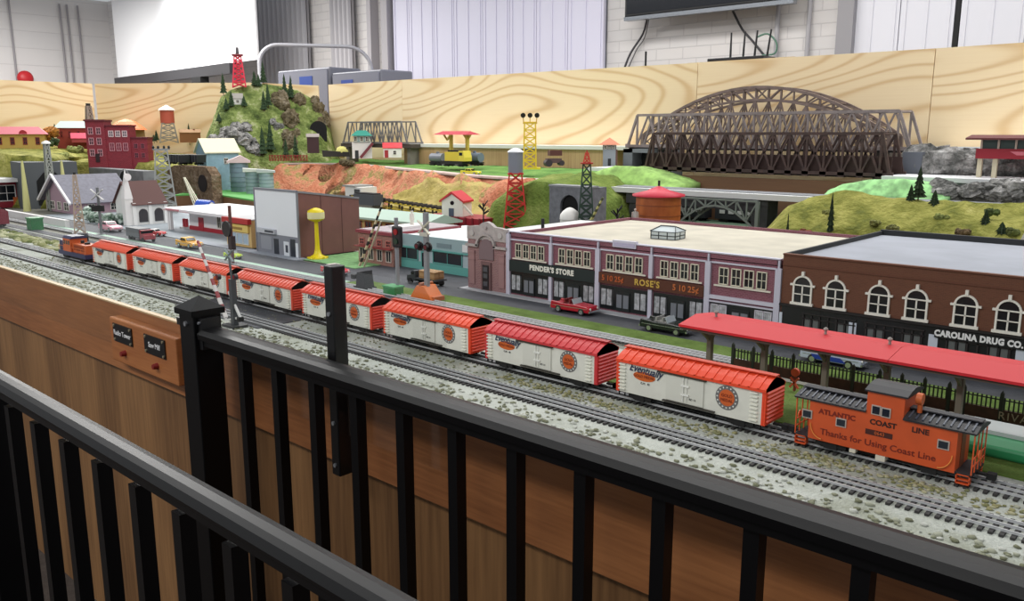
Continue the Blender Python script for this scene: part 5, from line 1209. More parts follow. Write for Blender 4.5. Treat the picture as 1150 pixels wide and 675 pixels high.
# red lattice tower on the summit
p = hit(272, 98); s = mpp(p)
r = root('lattice_tower', 'red lattice light tower standing on the mountain summit', 'tower', p, face(p)); RP = M((206,40,66), .5)
lattice(MB(), (0,0,0), 14*s, 7*s, 34*s, 6, 1.1*s).part('lattice', RP, r); MB().box(-6*s,6*s,-6*s,6*s,34*s,35.5*s).part('platform', M((130,60,66), .6), r); MB().cyl((0,0,35.5*s),(0,0,43*s),2*s,1.4*s,10).part('beacon', M((70,66,70), .5), r)
p = hit(269, 118); s = mpp(p)
def gable(name, label, cat, loc, rz, w, d, h, rh, wall, roof, wins=(), side=(), door=None, ov=.08, group=None, along='x', wm=None, chim=None):
    """house: ridge along local x ('x') or y ('y')"""
    r = root(name, label, cat, loc, rz, group); mb = MB()
    if along == 'x': mb.prismx([(0,0),(0,h),(d/2,h+rh),(d,h),(d,0)], -w/2, w/2)
    else: mb.prism([(-w/2,0),(-w/2,h),(0,h+rh),(w/2,h),(w/2,0)], 0, d)
    mb.part('wall', wall, r); t = max(.003, .03*h); o_ = ov*min(w, d)
    if along == 'x':
        k = rh/(d/2); mb = MB(); mb.prismx([(-o_, h-o_*k), (d/2, h+rh), (d+o_, h-o_*k), (d+o_, h-o_*k+t), (d/2, h+rh+t), (-o_, h-o_*k+t)], -w/2-o_, w/2+o_)
    else:
        k = rh/(w/2); mb = MB(); mb.prism([(-w/2-o_, h-o_*k), (0, h+rh), (w/2+o_, h-o_*k), (w/2+o_, h-o_*k+t), (0, h+rh+t), (-w/2-o_, h-o_*k+t)], -o_, d+o_)
    mb.part('roof', roof, r)
    for (x, z, ww, hh) in wins: pane_window(r, x*w, z*h, ww*w, hh*h, y=0, t=.06*hh*h, fr=wm or CRW, depth=.004)
    for (y, z, ww, hh) in side:
        o = pane_window(r, 0, 0, ww*d, hh*h, y=0, t=.06*hh*h, fr=wm or CRW, depth=.004); o.rotation_euler = (0,0,PI/2); o.location = (w/2, y*d, z*h)
    if door: MB().box(door[0]*w-door[1]*w/2, door[0]*w+door[1]*w/2, -.004, 0, 0, door[2]*h).part('door', door[3], r)
    if chim: MB().box(chim[0]*w-.04*w, chim[0]*w+.04*w, d*.4, d*.4+.08*w, h, h+rh*1.3).part('chimney', M((120,60,50), .8), r)
    return r
gable('cottage', 'tiny pale cottage perched near the mountain summit', 'house', p, face(p), 11*s, 8*s, 7*s, 5*s, M((206,206,200), .7), M((150,146,140), .7), [(0,.5,.25,.4)])
# dark square hut and railings at the foot
p = at(352, 172, y=3.35); s = mpp(p)
gable('hut', 'dark maroon windowless hut at the right foot of the mountain', 'hut', p, face(p), 13*s, 9*s, 18*s, 3*s, M((60,36,38), .7), M((150,140,136), .7))
p = hit(363, 150); s = mpp(p); outcrop(362, 136, 14, 18, 'dark rock surround of the tunnel mouth at the right mountain flank', BRR)
r = root('tunnel_mouth', 'black tunnel mouth framed in rock at the right flank of the mountain', 'tunnel', (p.x+.03, p.y-.06, p.z), face(p)); k = [(9*s*math.cos(PI*i/12), 6*s+8*s*math.sin(PI*i/12)) for i in range(13)]
MB().prism([(9*s,-8*s)]+k+[(-9*s,-8*s)], -.05, .02).part('dark_opening', M((10,10,12), .9), r)
for i, (u0, u1) in enumerate(((303,322),(324,345))):
    a = at(u0, 181, y=3.04); b = at(u1, 181, y=3.10); s = mpp(a); mb = MB(); d = b-a
    for z in (1, 6): mb.bar(a+Vector((0,0,z*s)), b+Vector((0,0,z*s)), .9*s)
    for k in range(7): mb.bar(a+d*(k/6)+Vector((0,0,0)), a+d*(k/6)+Vector((0,0,7*s)), .8*s)
    for k in range(6): mb.bar(a+d*(k/6)+Vector((0,0,s)), a+d*((k+1)/6)+Vector((0,0,6*s)), .6*s)
    tag(mb.part('lattice_barrier', M((140,50,40), .6)), ['dark red lattice barrier at the cliff edge, nearer the blue grain house', 'dark red lattice barrier at the cliff edge, nearer the maroon hut'][i], 'barrier')
# ---------------------------------------------------------------- things on the upper lawn
def on(u, v, z=None, y=None): p = at(u, v, z=z, y=y); return p, mpp(p), face(p)
p, s, f = on(407, 178, y=3.42)
r = root('signal_tower', 'white two-storey tower with teal roof and brown outside stair', 'tower', p, f); WT_ = M((216,214,210), .6)
MB().box(-11*s,11*s,0,14*s,0,18*s).part('lower_wall', WT_, r); MB().box(-9*s,9*s,-1*s,13*s,18*s,26*s).part('upper_room', M((140,160,160), .5), r)
MB().add([(-12*s,-4*s,25*s),(12*s,-4*s,25*s),(12*s,16*s,25*s),(-12*s,16*s,25*s),(-5*s,6*s,31*s),(5*s,6*s,31*s)], [(0,1,5,4),(1,2,5),(2,3,4,5),(3,0,4),(0,3,2,1)]).part('roof', M((38,128,112), .5), r)
MB().bar((-2*s,-3*s,1*s),(12*s,-3*s,17*s),3*s).part('outside_stair', M((110,44,52), .6), r)
for x in (-7, 0, 6): pane_window(r, x*s, 21.5*s, 3.4*s, 5*s, y=-1*s, t=.5*s)
MB().box(-8*s,-4*s,-.3*s,0,0,9*s).part('door', M((40,44,46), .5), r)
p, s, f = on(441, 177, y=3.40)
gable('cabin', 'small white cabin with bright red roof beside the teal-roofed tower', 'cabin', p, f, 20*s, 12*s, 11*s, 5*s, M((226,224,220), .6), M((196,42,52), .5), [(.12,.5,.16,.4)], door=(-.34,.2,.75,M((150,40,44), .5)))
p, s, f = on(378, 176, y=3.38)
r = root('coal_barge', 'dark low loading bin with a heap of pale yellow gravel', 'bin', p, f); MB().prism([(-15*s,0),(-16*s,7*s),(14*s,5*s),(15*s,0)], 0, 10*s).part('bin_wall', M((44,40,36), .7), r); MB().blob((6*s,5*s,5*s), 7*s, 12, 8, j=.1, sq=(1,.7,.9)).part('gravel_heap', M((206,200,120), .9), r)
p, s, f = on(390, 186, y=3.36); bush(p, 7*s, 'brown green mound at the edge of the upper lawn', BRR, 'earth_mound', sq=(2.6,1,.2))
p, s, f = on(513, 186, y=3.30)
r = root('loading_canopy', 'red roofed loading canopy on yellow posts over the yellow locomotive', 'canopy', p, 0)
MB().add([(-.13,-.06,34*s),(.13,-.06,34*s),(.13,.06,34*s),(-.13,.06,34*s),(-.11,0,38*s),(.11,0,38*s)], [(0,1,5,4),(1,2,5),(2,3,4,5),(3,0,4),(0,3,2,1)]).part('roof', M((176,52,66), .5), r)
for x in (-.075, .085): MB().box(x-.008, x+.008, -.008+(.03 if x < 0 else 0), .008+(.03 if x < 0 else 0), 0, 36*s).bar((x-.03,0,35*s),(x,0,28*s),.008).bar((x+.03,0,35*s),(x,0,28*s),.008).part('post', M((206,184,80), .5), r)
MB().box(-.09,.09,-.03,.03,0,.006).part('base', GRY, r)
p, s, f = on(512, 187, y=3.22); 
r = root('yellow_locomotive', 'yellow and black toy locomotive parked under the red loading canopy', 'locomotive', p, 0)
MB().box(-.09,.08,-.03,.03,.012,.03).part('frame', BLKm, r); MB().box(-.06,.05,-.026,.026,.03,.078).part('hood', M((206,186,60), .5), r); MB().prism([(.05,.03),(.05,.085),(.085,.085),(.095,.05),(.095,.03)], -.028,.028).part('cab', M((214,196,70), .5), r); MB().box(.055,.08,-.029,.029,.06,.076).part('window', GLASS, r); truck(r, -.055); truck(r, .055)
MB().box(-.05,.04,-.012,.012,.078,.088).part('roof_hatch', BLKm, r)
for (u, v, lb, c) in ((492,186,'grey tank car left of the yellow locomotive',(120,124,134)),(533,186,'blue grey tank car right of the yellow locomotive',(110,124,140))):
    p, s, f = on(u, v, y=3.36); r = root('tank_car', lb, 'train car', p, 0); MB().cyl((-.05,0,.045),(.05,0,.045),.026,n=18).part('tank', M(c, .4), r); MB().box(-.055,.055,-.02,.02,.012,.02).part('frame', BLKm, r); truck(r, -.03); truck(r, .03); MB().cyl((0,0,.07),(0,0,.08),.01,n=10).part('dome', M(c, .4), r)
p = at(529, 192, y=3.0); auto((p.x, 3.0, .226), .2, (222,214,30), 'small yellow car on the upper road under the cliff lawn', False, s=.9, roof=(200,190,40))
# yellow floodlight tower
p, s, f = on(595, 190, y=3.05)
r = root('floodlight_tower', 'yellow lattice floodlight tower with three black lamps on top', 'tower', (p.x, p.y, p.z), f)
lattice(MB(), (0,0,1.5*s), 14*s, 12*s, 50*s, 6, 1.2*s).part('lattice', M((226,196,50), .45), r); MB().box(-12*s,12*s,-8*s,8*s,0,2*s).part('base_slab', M((222,206,50), .5), r); MB().box(-8*s,8*s,-7*s,7*s,50*s,51.5*s).part('platform', M((214,180,60), .5), r)
for x in (-7, 0, 7):
    l = MB().bar((x*s,0,51*s),(x*s*1.1,0,58*s),1.1*s).part('lamp_bracket', M((206,170,70), .5), r); MB().cyl((x*s*1.1,1*s,60*s),(x*s*1.1,-3*s,59*s),1.4*s,2.8*s,12).part('floodlight', BLKm, l)
# brown engine and tractor
p, s, f = on(622, 187, y=3.2)
r = root('steam_tractor', 'small brown and grey steam tractor standing on the upper lawn', 'tractor', p, f+.3)
MB().box(-9*s,8*s,-4*s,4*s,4*s,9*s).part('boiler', M((96,72,76), .6), r); MB().box(-6*s,8*s,-5*s,5*s,12*s,18*s).part('cab', M((92,50,48), .6), r)
for x in (-7, 8): MB().cyl((x*s,-5*s,4*s),(x*s,5*s,4*s),(4 if x < 0 else 3)*s,n=16).part('wheel', M((60,50,60), .6), r)
p, s, f = on(684, 187, y=3.22)
r = root('yard_tower', 'grey square yard tower with an orange hipped roof left of the bridges', 'tower', p, f)
MB().box(-7*s,7*s,-6*s,6*s,0,19*s).part('lower_wall', M((146,152,160), .7), r); MB().box(-7.5*s,7.5*s,-6.5*s,6.5*s,19*s,24*s).part('upper_room', M((132,124,126), .6), r); MB().add([(-12*s,-10*s,24*s),(12*s,-10*s,24*s),(12*s,10*s,24*s),(-12*s,10*s,24*s),(0,0,32*s)], [(0,1,4),(1,2,4),(2,3,4),(3,0,4),(0,3,2,1)]).part('roof', M((190,116,84), .6), r)
MB().box(-1.5*s,2*s,-6.3*s,-6*s,1*s,9*s).part('door', M((36,38,44), .6), r); MB().box(7*s,9*s,-5*s,-3*s,0,19*s).part('outside_stair', M((110,80,70), .7), r)
for x in (-4.5, 0, 4.5): pane_window(r, x*s, 21.5*s, 2.8*s, 3.4*s, y=-6.5*s, t=.4*s)
# ---------------------------------------------------------------- valley behind the storefronts
def tower_tank(name, label, u, v0, v1, y, wt, wb, leg, tankc, tankh, roofc, conical=False):
    p = at(u, v0, y=y); s = mpp(p); H = p.z; r = root(name, label, 'water tower', (p.x, y, 0), face(p)); lh = H-tankh*s
    lattice(MB(), (0,0,0), wb*s, wt*s*.9, lh, 7, 1.3*s).part('lattice_legs', leg, r)
    MB().cyl((0,0,lh),(0,0,H-5*s), wt*s*.56, n=20).part('tank', tankc, r); MB().lathe((0,0,H-5*s), [(wt*s*.62,0),(wt*s*.6,1.2*s),(wt*s*.35,3.6*s),(wt*s*.08,5*s)], 20).part('roof', roofc, r); MB().box(-wt*s*.6,wt*s*.6,-wt*s*.6,wt*s*.6,lh-1.4*s,lh).part('platform', leg, r); return r
tower_tank('water_tower', 'silver tank water tower on tall red lattice legs', 579, 166, 0, 2.5, 15, 30, M((196,44,36), .5), M((138,142,152), .35, .4), 28, M((222,224,228), .5))
p = at(659, 184, y=2.36); s = mpp(p); H = p.z
r = root('oil_derrick', 'dark green lattice derrick with a red top before the tunnel hill', 'derrick', (p.x, 2.36, 0), face(p)); lattice(MB(), (0,0,0), 22*s, 8*s, H, 9, 1.2*s).part('lattice', M((38,62,50), .6), r)
MB().box(-7*s,7*s,-7*s,7*s,H,H+1.5*s).part('platform', M((170,50,40), .6), r); lattice(MB(), (0,0,H), 8*s, 3*s, 12*s, 2, 1*s).part('red_top', M((196,60,44), .6), r); MB().cyl((0,0,H+12*s),(0,0,H+15*s),.8*s,n=8).part('finial', M((180,60,50), .6), r)
# round wooden tank with red roof
p = at(735, 252, y=2.42); s = mpp(p); zt = at(735, 219, y=2.42).z; zr = at(735, 209, y=2.42).z
r = root('wooden_tank', 'round orange-brown wooden tank with a flat red conical roof', 'tank', (p.x, 2.44, 0)); rad = 26.5*s
MB().cyl((0,0,0),(0,0,zt),rad*.94,rad*.94,32).part('tank_wall', wood('tank_staves', (150,74,28), (196,112,52), (30, 30, 1), 1.2, .5, 1, .5), r)
mb = MB()
for k in range(3): mb.cyl((0,0,zt*(.55+.15*k)),(0,0,zt*(.55+.15*k)+.003),rad*.955,rad*.955,32)
mb.part('hoops', M((140,74,36), .5), r)
MB().lathe((0,0,zt-.004), [(rad*1.1,0),(rad*1.1,.006),(rad*.5,(zr-zt)*.6),(.006,zr-zt+.003)], 28).part('roof', M((196,32,60), .5), r); MB().cyl((0,0,zr),(0,0,zr+.018),.004,n=8).part('finial', BLKm, r)
q = face((p.x, 2.44, 0)); 
r2 = root('figure', 'tiny person in pale shirt and dark trousers standing at the wooden tank', 'person', at(713, 254, y=2.34), q)
hh = .058; MB().cyl((-.004,0,0),(-.003,0,hh*.48),.0035,.0045,8).cyl((.004,0,0),(.003,0,hh*.48),.0035,.0045,8).cyl((0,0,hh*.46),(0,0,hh*.84),.006,.0075,10).cyl((.009,0,hh*.8),(.010,0,hh*.42),.0024,.002,6).cyl((-.009,0,hh*.8),(-.010,0,hh*.42),.0024,.002,6).cyl((0,0,hh*.82),(0,0,hh*.9),.0025,n=8).blob((0,0,hh*.94),.0042,10,8,j=0).part('body', M((214,196,186), .7), r2)
MB().cyl((-.004,0,.001),(-.003,0,hh*.48),.0042,.005,8).cyl((.004,0,.001),(.003,0,hh*.48),.0042,.005,8).part('trousers', M((34,30,34), .8), r2); MB().cyl((0,0,hh*.46),(0,0,hh*.84),.0068,.0082,10).part('shirt', M((200,196,190), .8), r2)
tag(MB().box(at(706,254,y=2.34).x, at(722,254,y=2.34).x, 2.32, 2.36, 0, at(713,254,y=2.34).z).part('loading_dock', M((110,84,60), .8)), 'narrow timber dock the tiny person stands on beside the wooden tank', 'dock')
p, s, f = on(640, 246, y=2.34); r = root('white_dome', 'white domed shed roof poking up before the tunnel mouth', 'shed', (p.x, p.y, 0), f)
MB().cyl((0,0,0),(0,0,p.z),11*s,n=24).part('wall', M((206,204,196), .7), r); MB().lathe((0,0,p.z), [(11.5*s,0),(11*s,5*s),(8*s,9*s),(4*s,12*s),(1*s,13*s)], 24).part('dome', M((228,226,222), .5), r)
p = at(664, 247, y=2.30); q = at(677, 222, y=2.30)
r = root('striped_gate', 'small cream and green striped gate arm leaning beside the derrick', 'gate', (p.x, 2.30, 0)); stripe_arm(r, (0,0,p.z), (q.x-p.x,0,q.z), .012, 8, M((206,206,130), .5), M((76,84,44), .5)); MB().box(-.012,.012,-.012,.012,0,p.z).part('gate_post', GRY, r)
p = at(424-0, 0+240, y=2.45)
for u, lb in ((543,'small black leafless tree above the bank building parapet'),(693,'small black leafless tree left of the wooden tank')):
    p = at(u, 250, y=2.4); t = at(u, 228 if u < 600 else 234, y=2.4); r = root('leafless_tree', lb, 'tree', (p.x, 2.4, 0)); MB().cyl((0,0,0),(0,0,t.z),.004,.002,6).part('trunk', BLKm, r); mb = MB()
    for k in range(9): a_ = k*.9; mb.bar((0,0,t.z-.045+.004*k),(.030*math.cos(a_)*(1-.06*k),.02*math.sin(a_),t.z-.03+.005*k),.0035)
    mb.part('branches', BLKm, r)
# long green-roofed depot, log conveyor, red gondola
p = at(403, 262, y=2.2); q = at(477, 268, y=2.2); W = q.x-p.x+.12; zt = at(440, 243, y=2.2).z
r = root('depot', 'long tan depot with a pale mint green roof behind the diner', 'building', (p.x-.1, 2.2, 0))
MB().box(0, W, 0, .14, 0, zt-.02).part('wall', M((176,146,90), .7), r)
for k in range(8):
    pane_window(r, W*(k+.5)/8, zt-.055, W/8*.6, .045, y=0, fr=M((140,60,44), .6), t=.003)
MB().prismx([(-.03,zt-.02),(-.03,zt-.012),(.07,zt+.016),(.17,zt-.012),(.17,zt-.02)], -.02, W+.02).part('roof', M((168,190,176), .6), r)
p = at(405, 225, y=2.62); q = at(492, 240, y=2.5)
r = root('log_conveyor', 'black and yellow trestle conveyor sloping down toward the white house', 'conveyor', (p.x, 2.56, 0)); Wc = q.x-p.x; z0 = at(405,224,y=2.56).z; z1 = at(492,238,y=2.56).z
YB2 = M((190,166,40), .5)
for yy in (0, .05): MB().bar((0,yy,z0+.012),(Wc,yy,z1+.004),.006).bar((0,yy,z0-.02),(Wc,yy,z1-.016),.005).part('side_rail', YB2, r)
mb = MB()
for k in range(22): x = Wc*k/21; z = z0+(z1-z0)*k/21; mb.bar((x,-.004,z+.014),(x,.054,z+.014),.012,.010)
mb.part('rollers', M((44,38,34), .7), r)
mb = MB()
for k in range(10): x = Wc*k/9; z = z0+(z1-z0)*k/9; mb.bar((x,0,0),(x,0,z),.007).bar((x,.05,0),(x,.05,z),.007); 
for k in range(9): mb.bar((Wc*k/9,0,0.08),(Wc*(k+1)/9,0,z0-.03),.004)
mb.part('trestle', M((46,40,34), .7), r)
p = at(414, 232, y=2.5); r = root('gondola_car', 'dark grey gondola car left of the striped conveyor', 'train car', (p.x, 2.5, .0)); zt = at(414,218,y=2.5).z
MB().box(-.06,.06,-.028,.028,.0,zt-.05).part('track_bed', M((110,108,100), .9), r); MB().box(-.075,.075,-.028,.028,zt-.05,zt).part('gondola_body', M((66,70,74), .6), r); MB().box(-.066,.066,-.022,.022,zt,zt+.006).part('load', M((40,40,40), .9), r)
p = at(396, 222, y=2.62); zt = at(396, 210, y=2.62).z; r = root('white_shed', 'white flat-roofed shed above the theatre roof', 'shed', (p.x, 2.62, 0)); MB().box(-.06,.07,0,.1,0,zt).part('wall', M((220,220,216), .6), r); MB().box(-.07,.03,-.01,.11,zt,zt+.008).part('roof', M((140,140,136), .7), r); MB().box(.02,.06,-.004,0,zt-.05,zt-.01).part('opening', M((60,64,66), .6), r)
p = at(508, 243, y=2.42); s = mpp(p); zb = p.z
r = root('boathouse', 'small white house with red roof standing on the red platform car', 'house', (p.x, 2.42, zb), .35)
ww = 26*s; MB().prism([(-ww/2,0),(-ww/2,17*s),(0,25*s),(ww/2,17*s),(ww/2,0)], 0, ww*.9).part('wall', M((226,222,214), .6), r)
MB().prism([(-ww*.58,15.5*s),(0,25.5*s),(ww*.58,15.5*s),(ww*.58,17.5*s),(0,28*s),(-ww*.58,17.5*s)], -.01, ww*.95).part('roof', M((196,44,56), .5), r)
MB().cyl((0,-.002,15*s),(0,.001,15*s),2.4*s,n=12).part('round_window', GLASS, r); MB().box(-4*s,2*s,-.003,0,0,9*s).part('door', M((70,80,100), .6), r); MB().bar((ww/2,.0,14*s),(ww/2+12*s,0,2*s),2*s).part('side_chute', M((206,200,186), .6), r)
p = at(480, 262, y=2.42); q = at(541, 262, y=2.42); zt = zb
r = root('red_platform_car', 'dark red platform car carrying the small white house', 'train car', ((p.x+q.x)/2, 2.47, 0)); hw_ = (q.x-p.x)/2
MB().box(-hw_,hw_,-.06,.09,zt-.055,zt-.0005).part('deck', M((150,28,44), .5), r); 
for k in range(9): x = -hw_+2*hw_*k/8; MB().box(x-.004,x+.004,-.064,-.06,zt-.055,zt+.002).part('side_rib', M((120,22,36), .6), r); MB().box(-hw_*.9,hw_*.9,-.04,.07,0,zt-.055).part('support', M((60,40,40), .8), r)
# brick corner store with red trim
p = at(402, 301, y=1.74); q = at(441, 306, y=1.74); W = q.x-p.x; zt = at(404, 262, y=1.74).z
r = root('corner_store', 'small brick corner store with maroon cornice right of the theatre', 'building', (p.x, 1.745, .003)); BS = brickmat('store_brick', (150,100,88), (134,88,78), (180,150,140), 60, w=.5, h=.22)
MB().box(0,W,0,.3,0,zt).part('wall', BS, r); MB().box(-.004,W+.004,-.008,.304,zt,zt+.010).part('cornice', M((136,56,66), .6), r); MB().box(.004,W-.004,.004,.296,zt+.010,zt+.012).part('roof', M((176,166,170), .8), r)
for k in range(4): pane_window(r, W*(k+.5)/4, zt*.72, W*.12, zt*.2, t=.002, fr=M((206,120,110), .6)); pane_window(r, W*(k+.5)/4, zt*.32, W*.14, zt*.36, t=.0024, rows=1, fr=M((216,200,190), .6))
MB().box(W*.0,W,-.02,-.0,zt*.56,zt*.58).part('awning', M((150,60,60), .6), r)
MB().box(W*.35,W*.75,.08,.2,zt+.012,zt+.02).part('roof_sign', M((226,222,222), .6), r)
# teal art deco diner
cx_, cy_ = at(472, 312, z=.003).x, 1.74
p = at(440, 306, y=1.76); q = at(487, 312, z=.003); 
r = root('teal_diner', 'low teal and pale grey corner diner with wide windows', 'building', (at(441,304,y=1.78).x, 1.78, .003)); W = at(527,322,y=1.78).x-at(441,304,y=1.78).x; zt = at(470, 268, y=1.78).z
TL = M((96,166,158), .5); PG = M((168,186,192), .6)
MB().box(0,W,0,.34,0,zt).part('wall', PG, r); MB().box(-.002,W+.002,-.003,.342,0,zt*.25).box(-.003,W+.003,-.010,.35,zt*.66,zt*.70).part('teal_band', TL, r)
MB().box(.006,W-.006,.006,.334,zt,zt+.004).part('roof', M((222,228,230), .7), r); MB().box(0,W,-.004,0,zt*.70,zt+.008).box(W,W+.004,-.004,.34,zt*.70,zt+.008).part('parapet', M((150,174,178), .6), r)
for (a, b) in ((.06,.36),(.56,.92)): pane_window(r, W*(a+b)/2, zt*.46, W*(b-a), zt*.36, t=.003, rows=1, fr=TL, gl=M((40,46,52), .2))
d = MB().box(W*.41,W*.5,-.005,-.002,.0,zt*.6).part('door', TL, r); MB().box(W*.425,W*.485,-.006,-.005,zt*.1,zt*.55).part('door_glass', GLASS, d)
MB().box(W*.62,W*.80,-.0055,-.004,zt*.78,zt*.92).part('sign_strip', M((120,140,146), .6), r)
MB().box(W*.94,W*1.0,-.007,-.004,zt*.74,zt*.96).part('white_sign', M((226,228,228), .6), r)
for yy in (.12, .24): pn = pane_window(r, 0, 0, .09, zt*.34, t=.003, rows=1, fr=TL); pn.rotation_euler = (0,0,PI/2); pn.location = (W, yy, zt*.46)
p = at(463, 258, y=2.0); r = root('figure', 'tiny person in a white coat on the corner store roof', 'person', (at(463,262,y=1.9).x, 1.9, .003+at(404, 262, y=1.74).z+.012), 0)
MB().cyl((-.004,0,0),(-.003,0,.026),.0045,n=8).cyl((.004,0,0),(.003,0,.026),.0045,n=8).cyl((0,0,.024),(0,0,.046),.009,.007,10).cyl((0,0,.045),(0,0,.05),.003,n=8).blob((0,0,.054),.005,10,8,j=0).part('body', M((220,216,206), .7), r); MB().blob((0,0,.057),.0052,10,6,j=0,sq=(1,1,.6)).part('hair', M((24,22,22), .8), r)
# trees on the right hillside
def hillpos(u, v):
    k = 2.31
    while k < 2.6:
        p = at(u, v, y=k); s_ = .148*(k-2.30)/.12 if k < 2.42 else .148+.09*(k-2.42)/.18
        if p.z <= s_: break
        k += .004
    p.z -= .004; return p
for u, vb, vt, lb, w in ((932,263,216,'slender dark tree standing alone on the left slope of the hillside',.012),(1031,224,187,'tallest dark fir on the crest of the right hillside',.022),(1022,229,206,'round-topped small tree just left of the tallest crest fir',.018),(1049,232,212,'small dark tree right of the tallest crest fir',.018),(1106,256,234,'dark small tree low on the right part of the hillside',.018),(1124,268,248,'dark bushy tree low near the right edge of the hillside',.024),(884,266,238,'thin dark pole-like tree at the left foot of the hillside',.006)):
    p = hillpos(u, vb); h = (vb-vt)*mpp(p); fir((p.x, p.y, p.z), h, w, lb, M((38,54,30), .9, var=.2, scale=80))
for u, v, c, lb in ((1116,240,(70,84,40),'dark green scrub high on the right part of the hillside'),(1140,262,(84,92,46),'dark scrub low at the right edge of the hillside'),(1062,246,(104,112,56),'green scrub patch halfway up the hillside'),(935,240,(120,122,66),'pale scrub beside the slender lone tree'),(1005,258,(96,96,50),'olive bush in the middle of the hillside'),(1083,262,(96,80,56),'brown bush patch low on the hillside'),(908,262,(130,70,54),'rusty red bush behind the cream roof'),(985,252,(110,112,60),'pale olive tuft high on the hillside slope')):
    p = hillpos(u, v); bush((p.x, p.y-.028, p.z+.000), .017, lb, M(c, .95, var=.2, scale=60), sq=(1.4,1,.5))
tag(MB().prism([(0,0),(.02,.06),(.06,.06),(.06,0)], 0, .1).move(Matrix.Translation(Vector((at(1141,283,y=2.3).x, 2.28, at(1141,283,y=2.3).z-.0)))).box(at(1141,283,y=2.3).x, at(1141,283,y=2.3).x+.06, 2.28, 2.38, 0, at(1141,283,y=2.3).z).part('white_block', M((220,220,212), .7)), 'pale wedge block beyond the drug store roof at the right edge', 'block')
# ---------------------------------------------------------------- left town
# filling station
p = at(188, 262, y=1.80); s = mpp(p)
gx = at(214, 262, y=1.84).x; r = root('filling_station', 'white and red filling station with a wide white canopy roof', 'building', (gx, 1.84, .003)); 
gw = at(285,280,y=1.84).x-gx; zt = at(240, 237, y=1.84).z
WG = M((228,226,226), .5); RG = M((166,28,44), .5)
MB().box(0,gw,0,.24,0,zt*.88).part('wall', WG, r); cL = at(184, 245, y=1.76).x-gx
MB().box(cL,gw+.02,-.08,.24,zt*.88,zt).part('canopy_roof', M((232,230,232), .5), r)
for x in (cL+.02, cL*.55): MB().box(x-.006,x+.006,-.07,-.058,0,zt*.88).part('canopy_post', WG, r)
for x in (.04, .14): MB().box(gw*x/.2-.02,gw*x/.2+.022,-.004,0,.0,zt*.6).part('red_door', RG, r)
MB().box(-.001,gw,-.003,0,0,.018).part('red_base', RG, r); MB().box(cL,gw*.3,-.083,-.08,zt*.89,zt*.90).part('red_stripe', RG, r)
pane_window(r, -.0+.10*gw/.2, zt*.5, .03, .05)
pn = MB(); pn.box(cL*.5-.02,cL*.5+.02,-.02,.02,0,.008).part('pump_island', M((200,200,200), .7), r)
for x in (cL*.5-.01, cL*.5+.01): MB().box(x-.006,x+.006,-.006,.006,.008,.045).part('fuel_pump', RG, r)
MB().box(cL+.03,cL+.15,-.0835,-.08,zt*.93,zt*.97).part('red_lettering_band', M((206,120,130), .5), r)
# storefront with yellow signboard
a = at(262, 285, y=1.67); b = at(287, 290, y=1.67); W = b.x-a.x+.02; zt = at(275, 249, y=1.67).z
r = root('yellow_shop', 'small shop with red awning strip and yellow signboard left of the theatre', 'shop', (a.x-.04, 1.67, .006))
MB().box(0,W,0,.2,0,zt).part('wall', M((206,176,120), .7), r); MB().box(-.004,W+.004,-.016,.0,zt-.014,zt+.006).part('red_awning', M((176,48,48), .5), r); sg = MB().box(.03,W-.01,-.008,0,zt*.55,zt*.82).part('sign_board', M((222,196,110), .5), r)
MB().box(.05,W-.05,-.0085,-.008,zt*.63,zt*.72).part('sign_marks', M((150,120,60), .5), sg)
pane_window(r, W*.55, zt*.3, W*.7, zt*.4, rows=1, cols=3, gl=M((170,190,206), .2)); MB().box(0,W,0,.2,zt,zt+.004).part('roof', M((190,190,192), .7), r)
# church
def corner(u, v): return at(u, v, z=.003)
c = corner(152, 253); e = at(186, 240, x=c.x); d = e.y-c.y
zw = at(165, 228, x=c.x).z; hgt = zw
w_ = .20; zrg = at(165, 204, x=c.x-.1).z-hgt
r = gable('church', 'white church with dark brown roof and arched windows', 'church', (c.x-w_/2, c.y, .003), 0, w_, d, hgt, max(.04, zrg), M((222,222,220), .6), M((86,54,50), .7), along='y')
print('church', c, d, hgt, zrg)
for yy in (.28, .78):
    zc_ = hgt*.52; ww = .042; k = [(ww/2*math.cos(PI*i/10), zc_+ww/2*math.sin(PI*i/10)) for i in range(11)]
    o = MB().prism([(ww/2, hgt*.12)]+k+[(-ww/2, hgt*.12)], -.003, 0).part('arched_window', M((60,58,62), .3), r); o.rotation_euler = (0,0,PI/2); o.location = (w_/2, d*yy, 0)
for yy in (0, .5, 1): MB().box(w_/2, w_/2+.006, d*yy-.008, d*yy+.008, 0, hgt).part('buttress', M((230,230,228), .6), r)
st = at(147, 197, y=c.y); MB().box(w_*.5-.035, w_*.5-.0, -.04, -.003, 0, hgt+.02).part('steeple_base', M((228,226,224), .6), r)
zs = st.z; mb = MB(); mb.add([(w_*.5-.037,-.042,hgt+.02),(w_*.5+.002,-.042,hgt+.02),(w_*.5+.002,-.001,hgt+.02),(w_*.5-.037,-.001,hgt+.02),(w_*.5-.0175,-.021,zs+.03)], [(0,1,4),(1,2,4),(2,3,4),(3,0,4),(0,3,2,1)]); mb.part('steeple_spire', M((226,224,224), .6), r)
MB().cyl((w_*.5+.003,-.02,zs-.01),(w_*.5+.008,-.02,zs-.01),.017,n=16).part('round_ornament', M((234,230,230), .6), r)
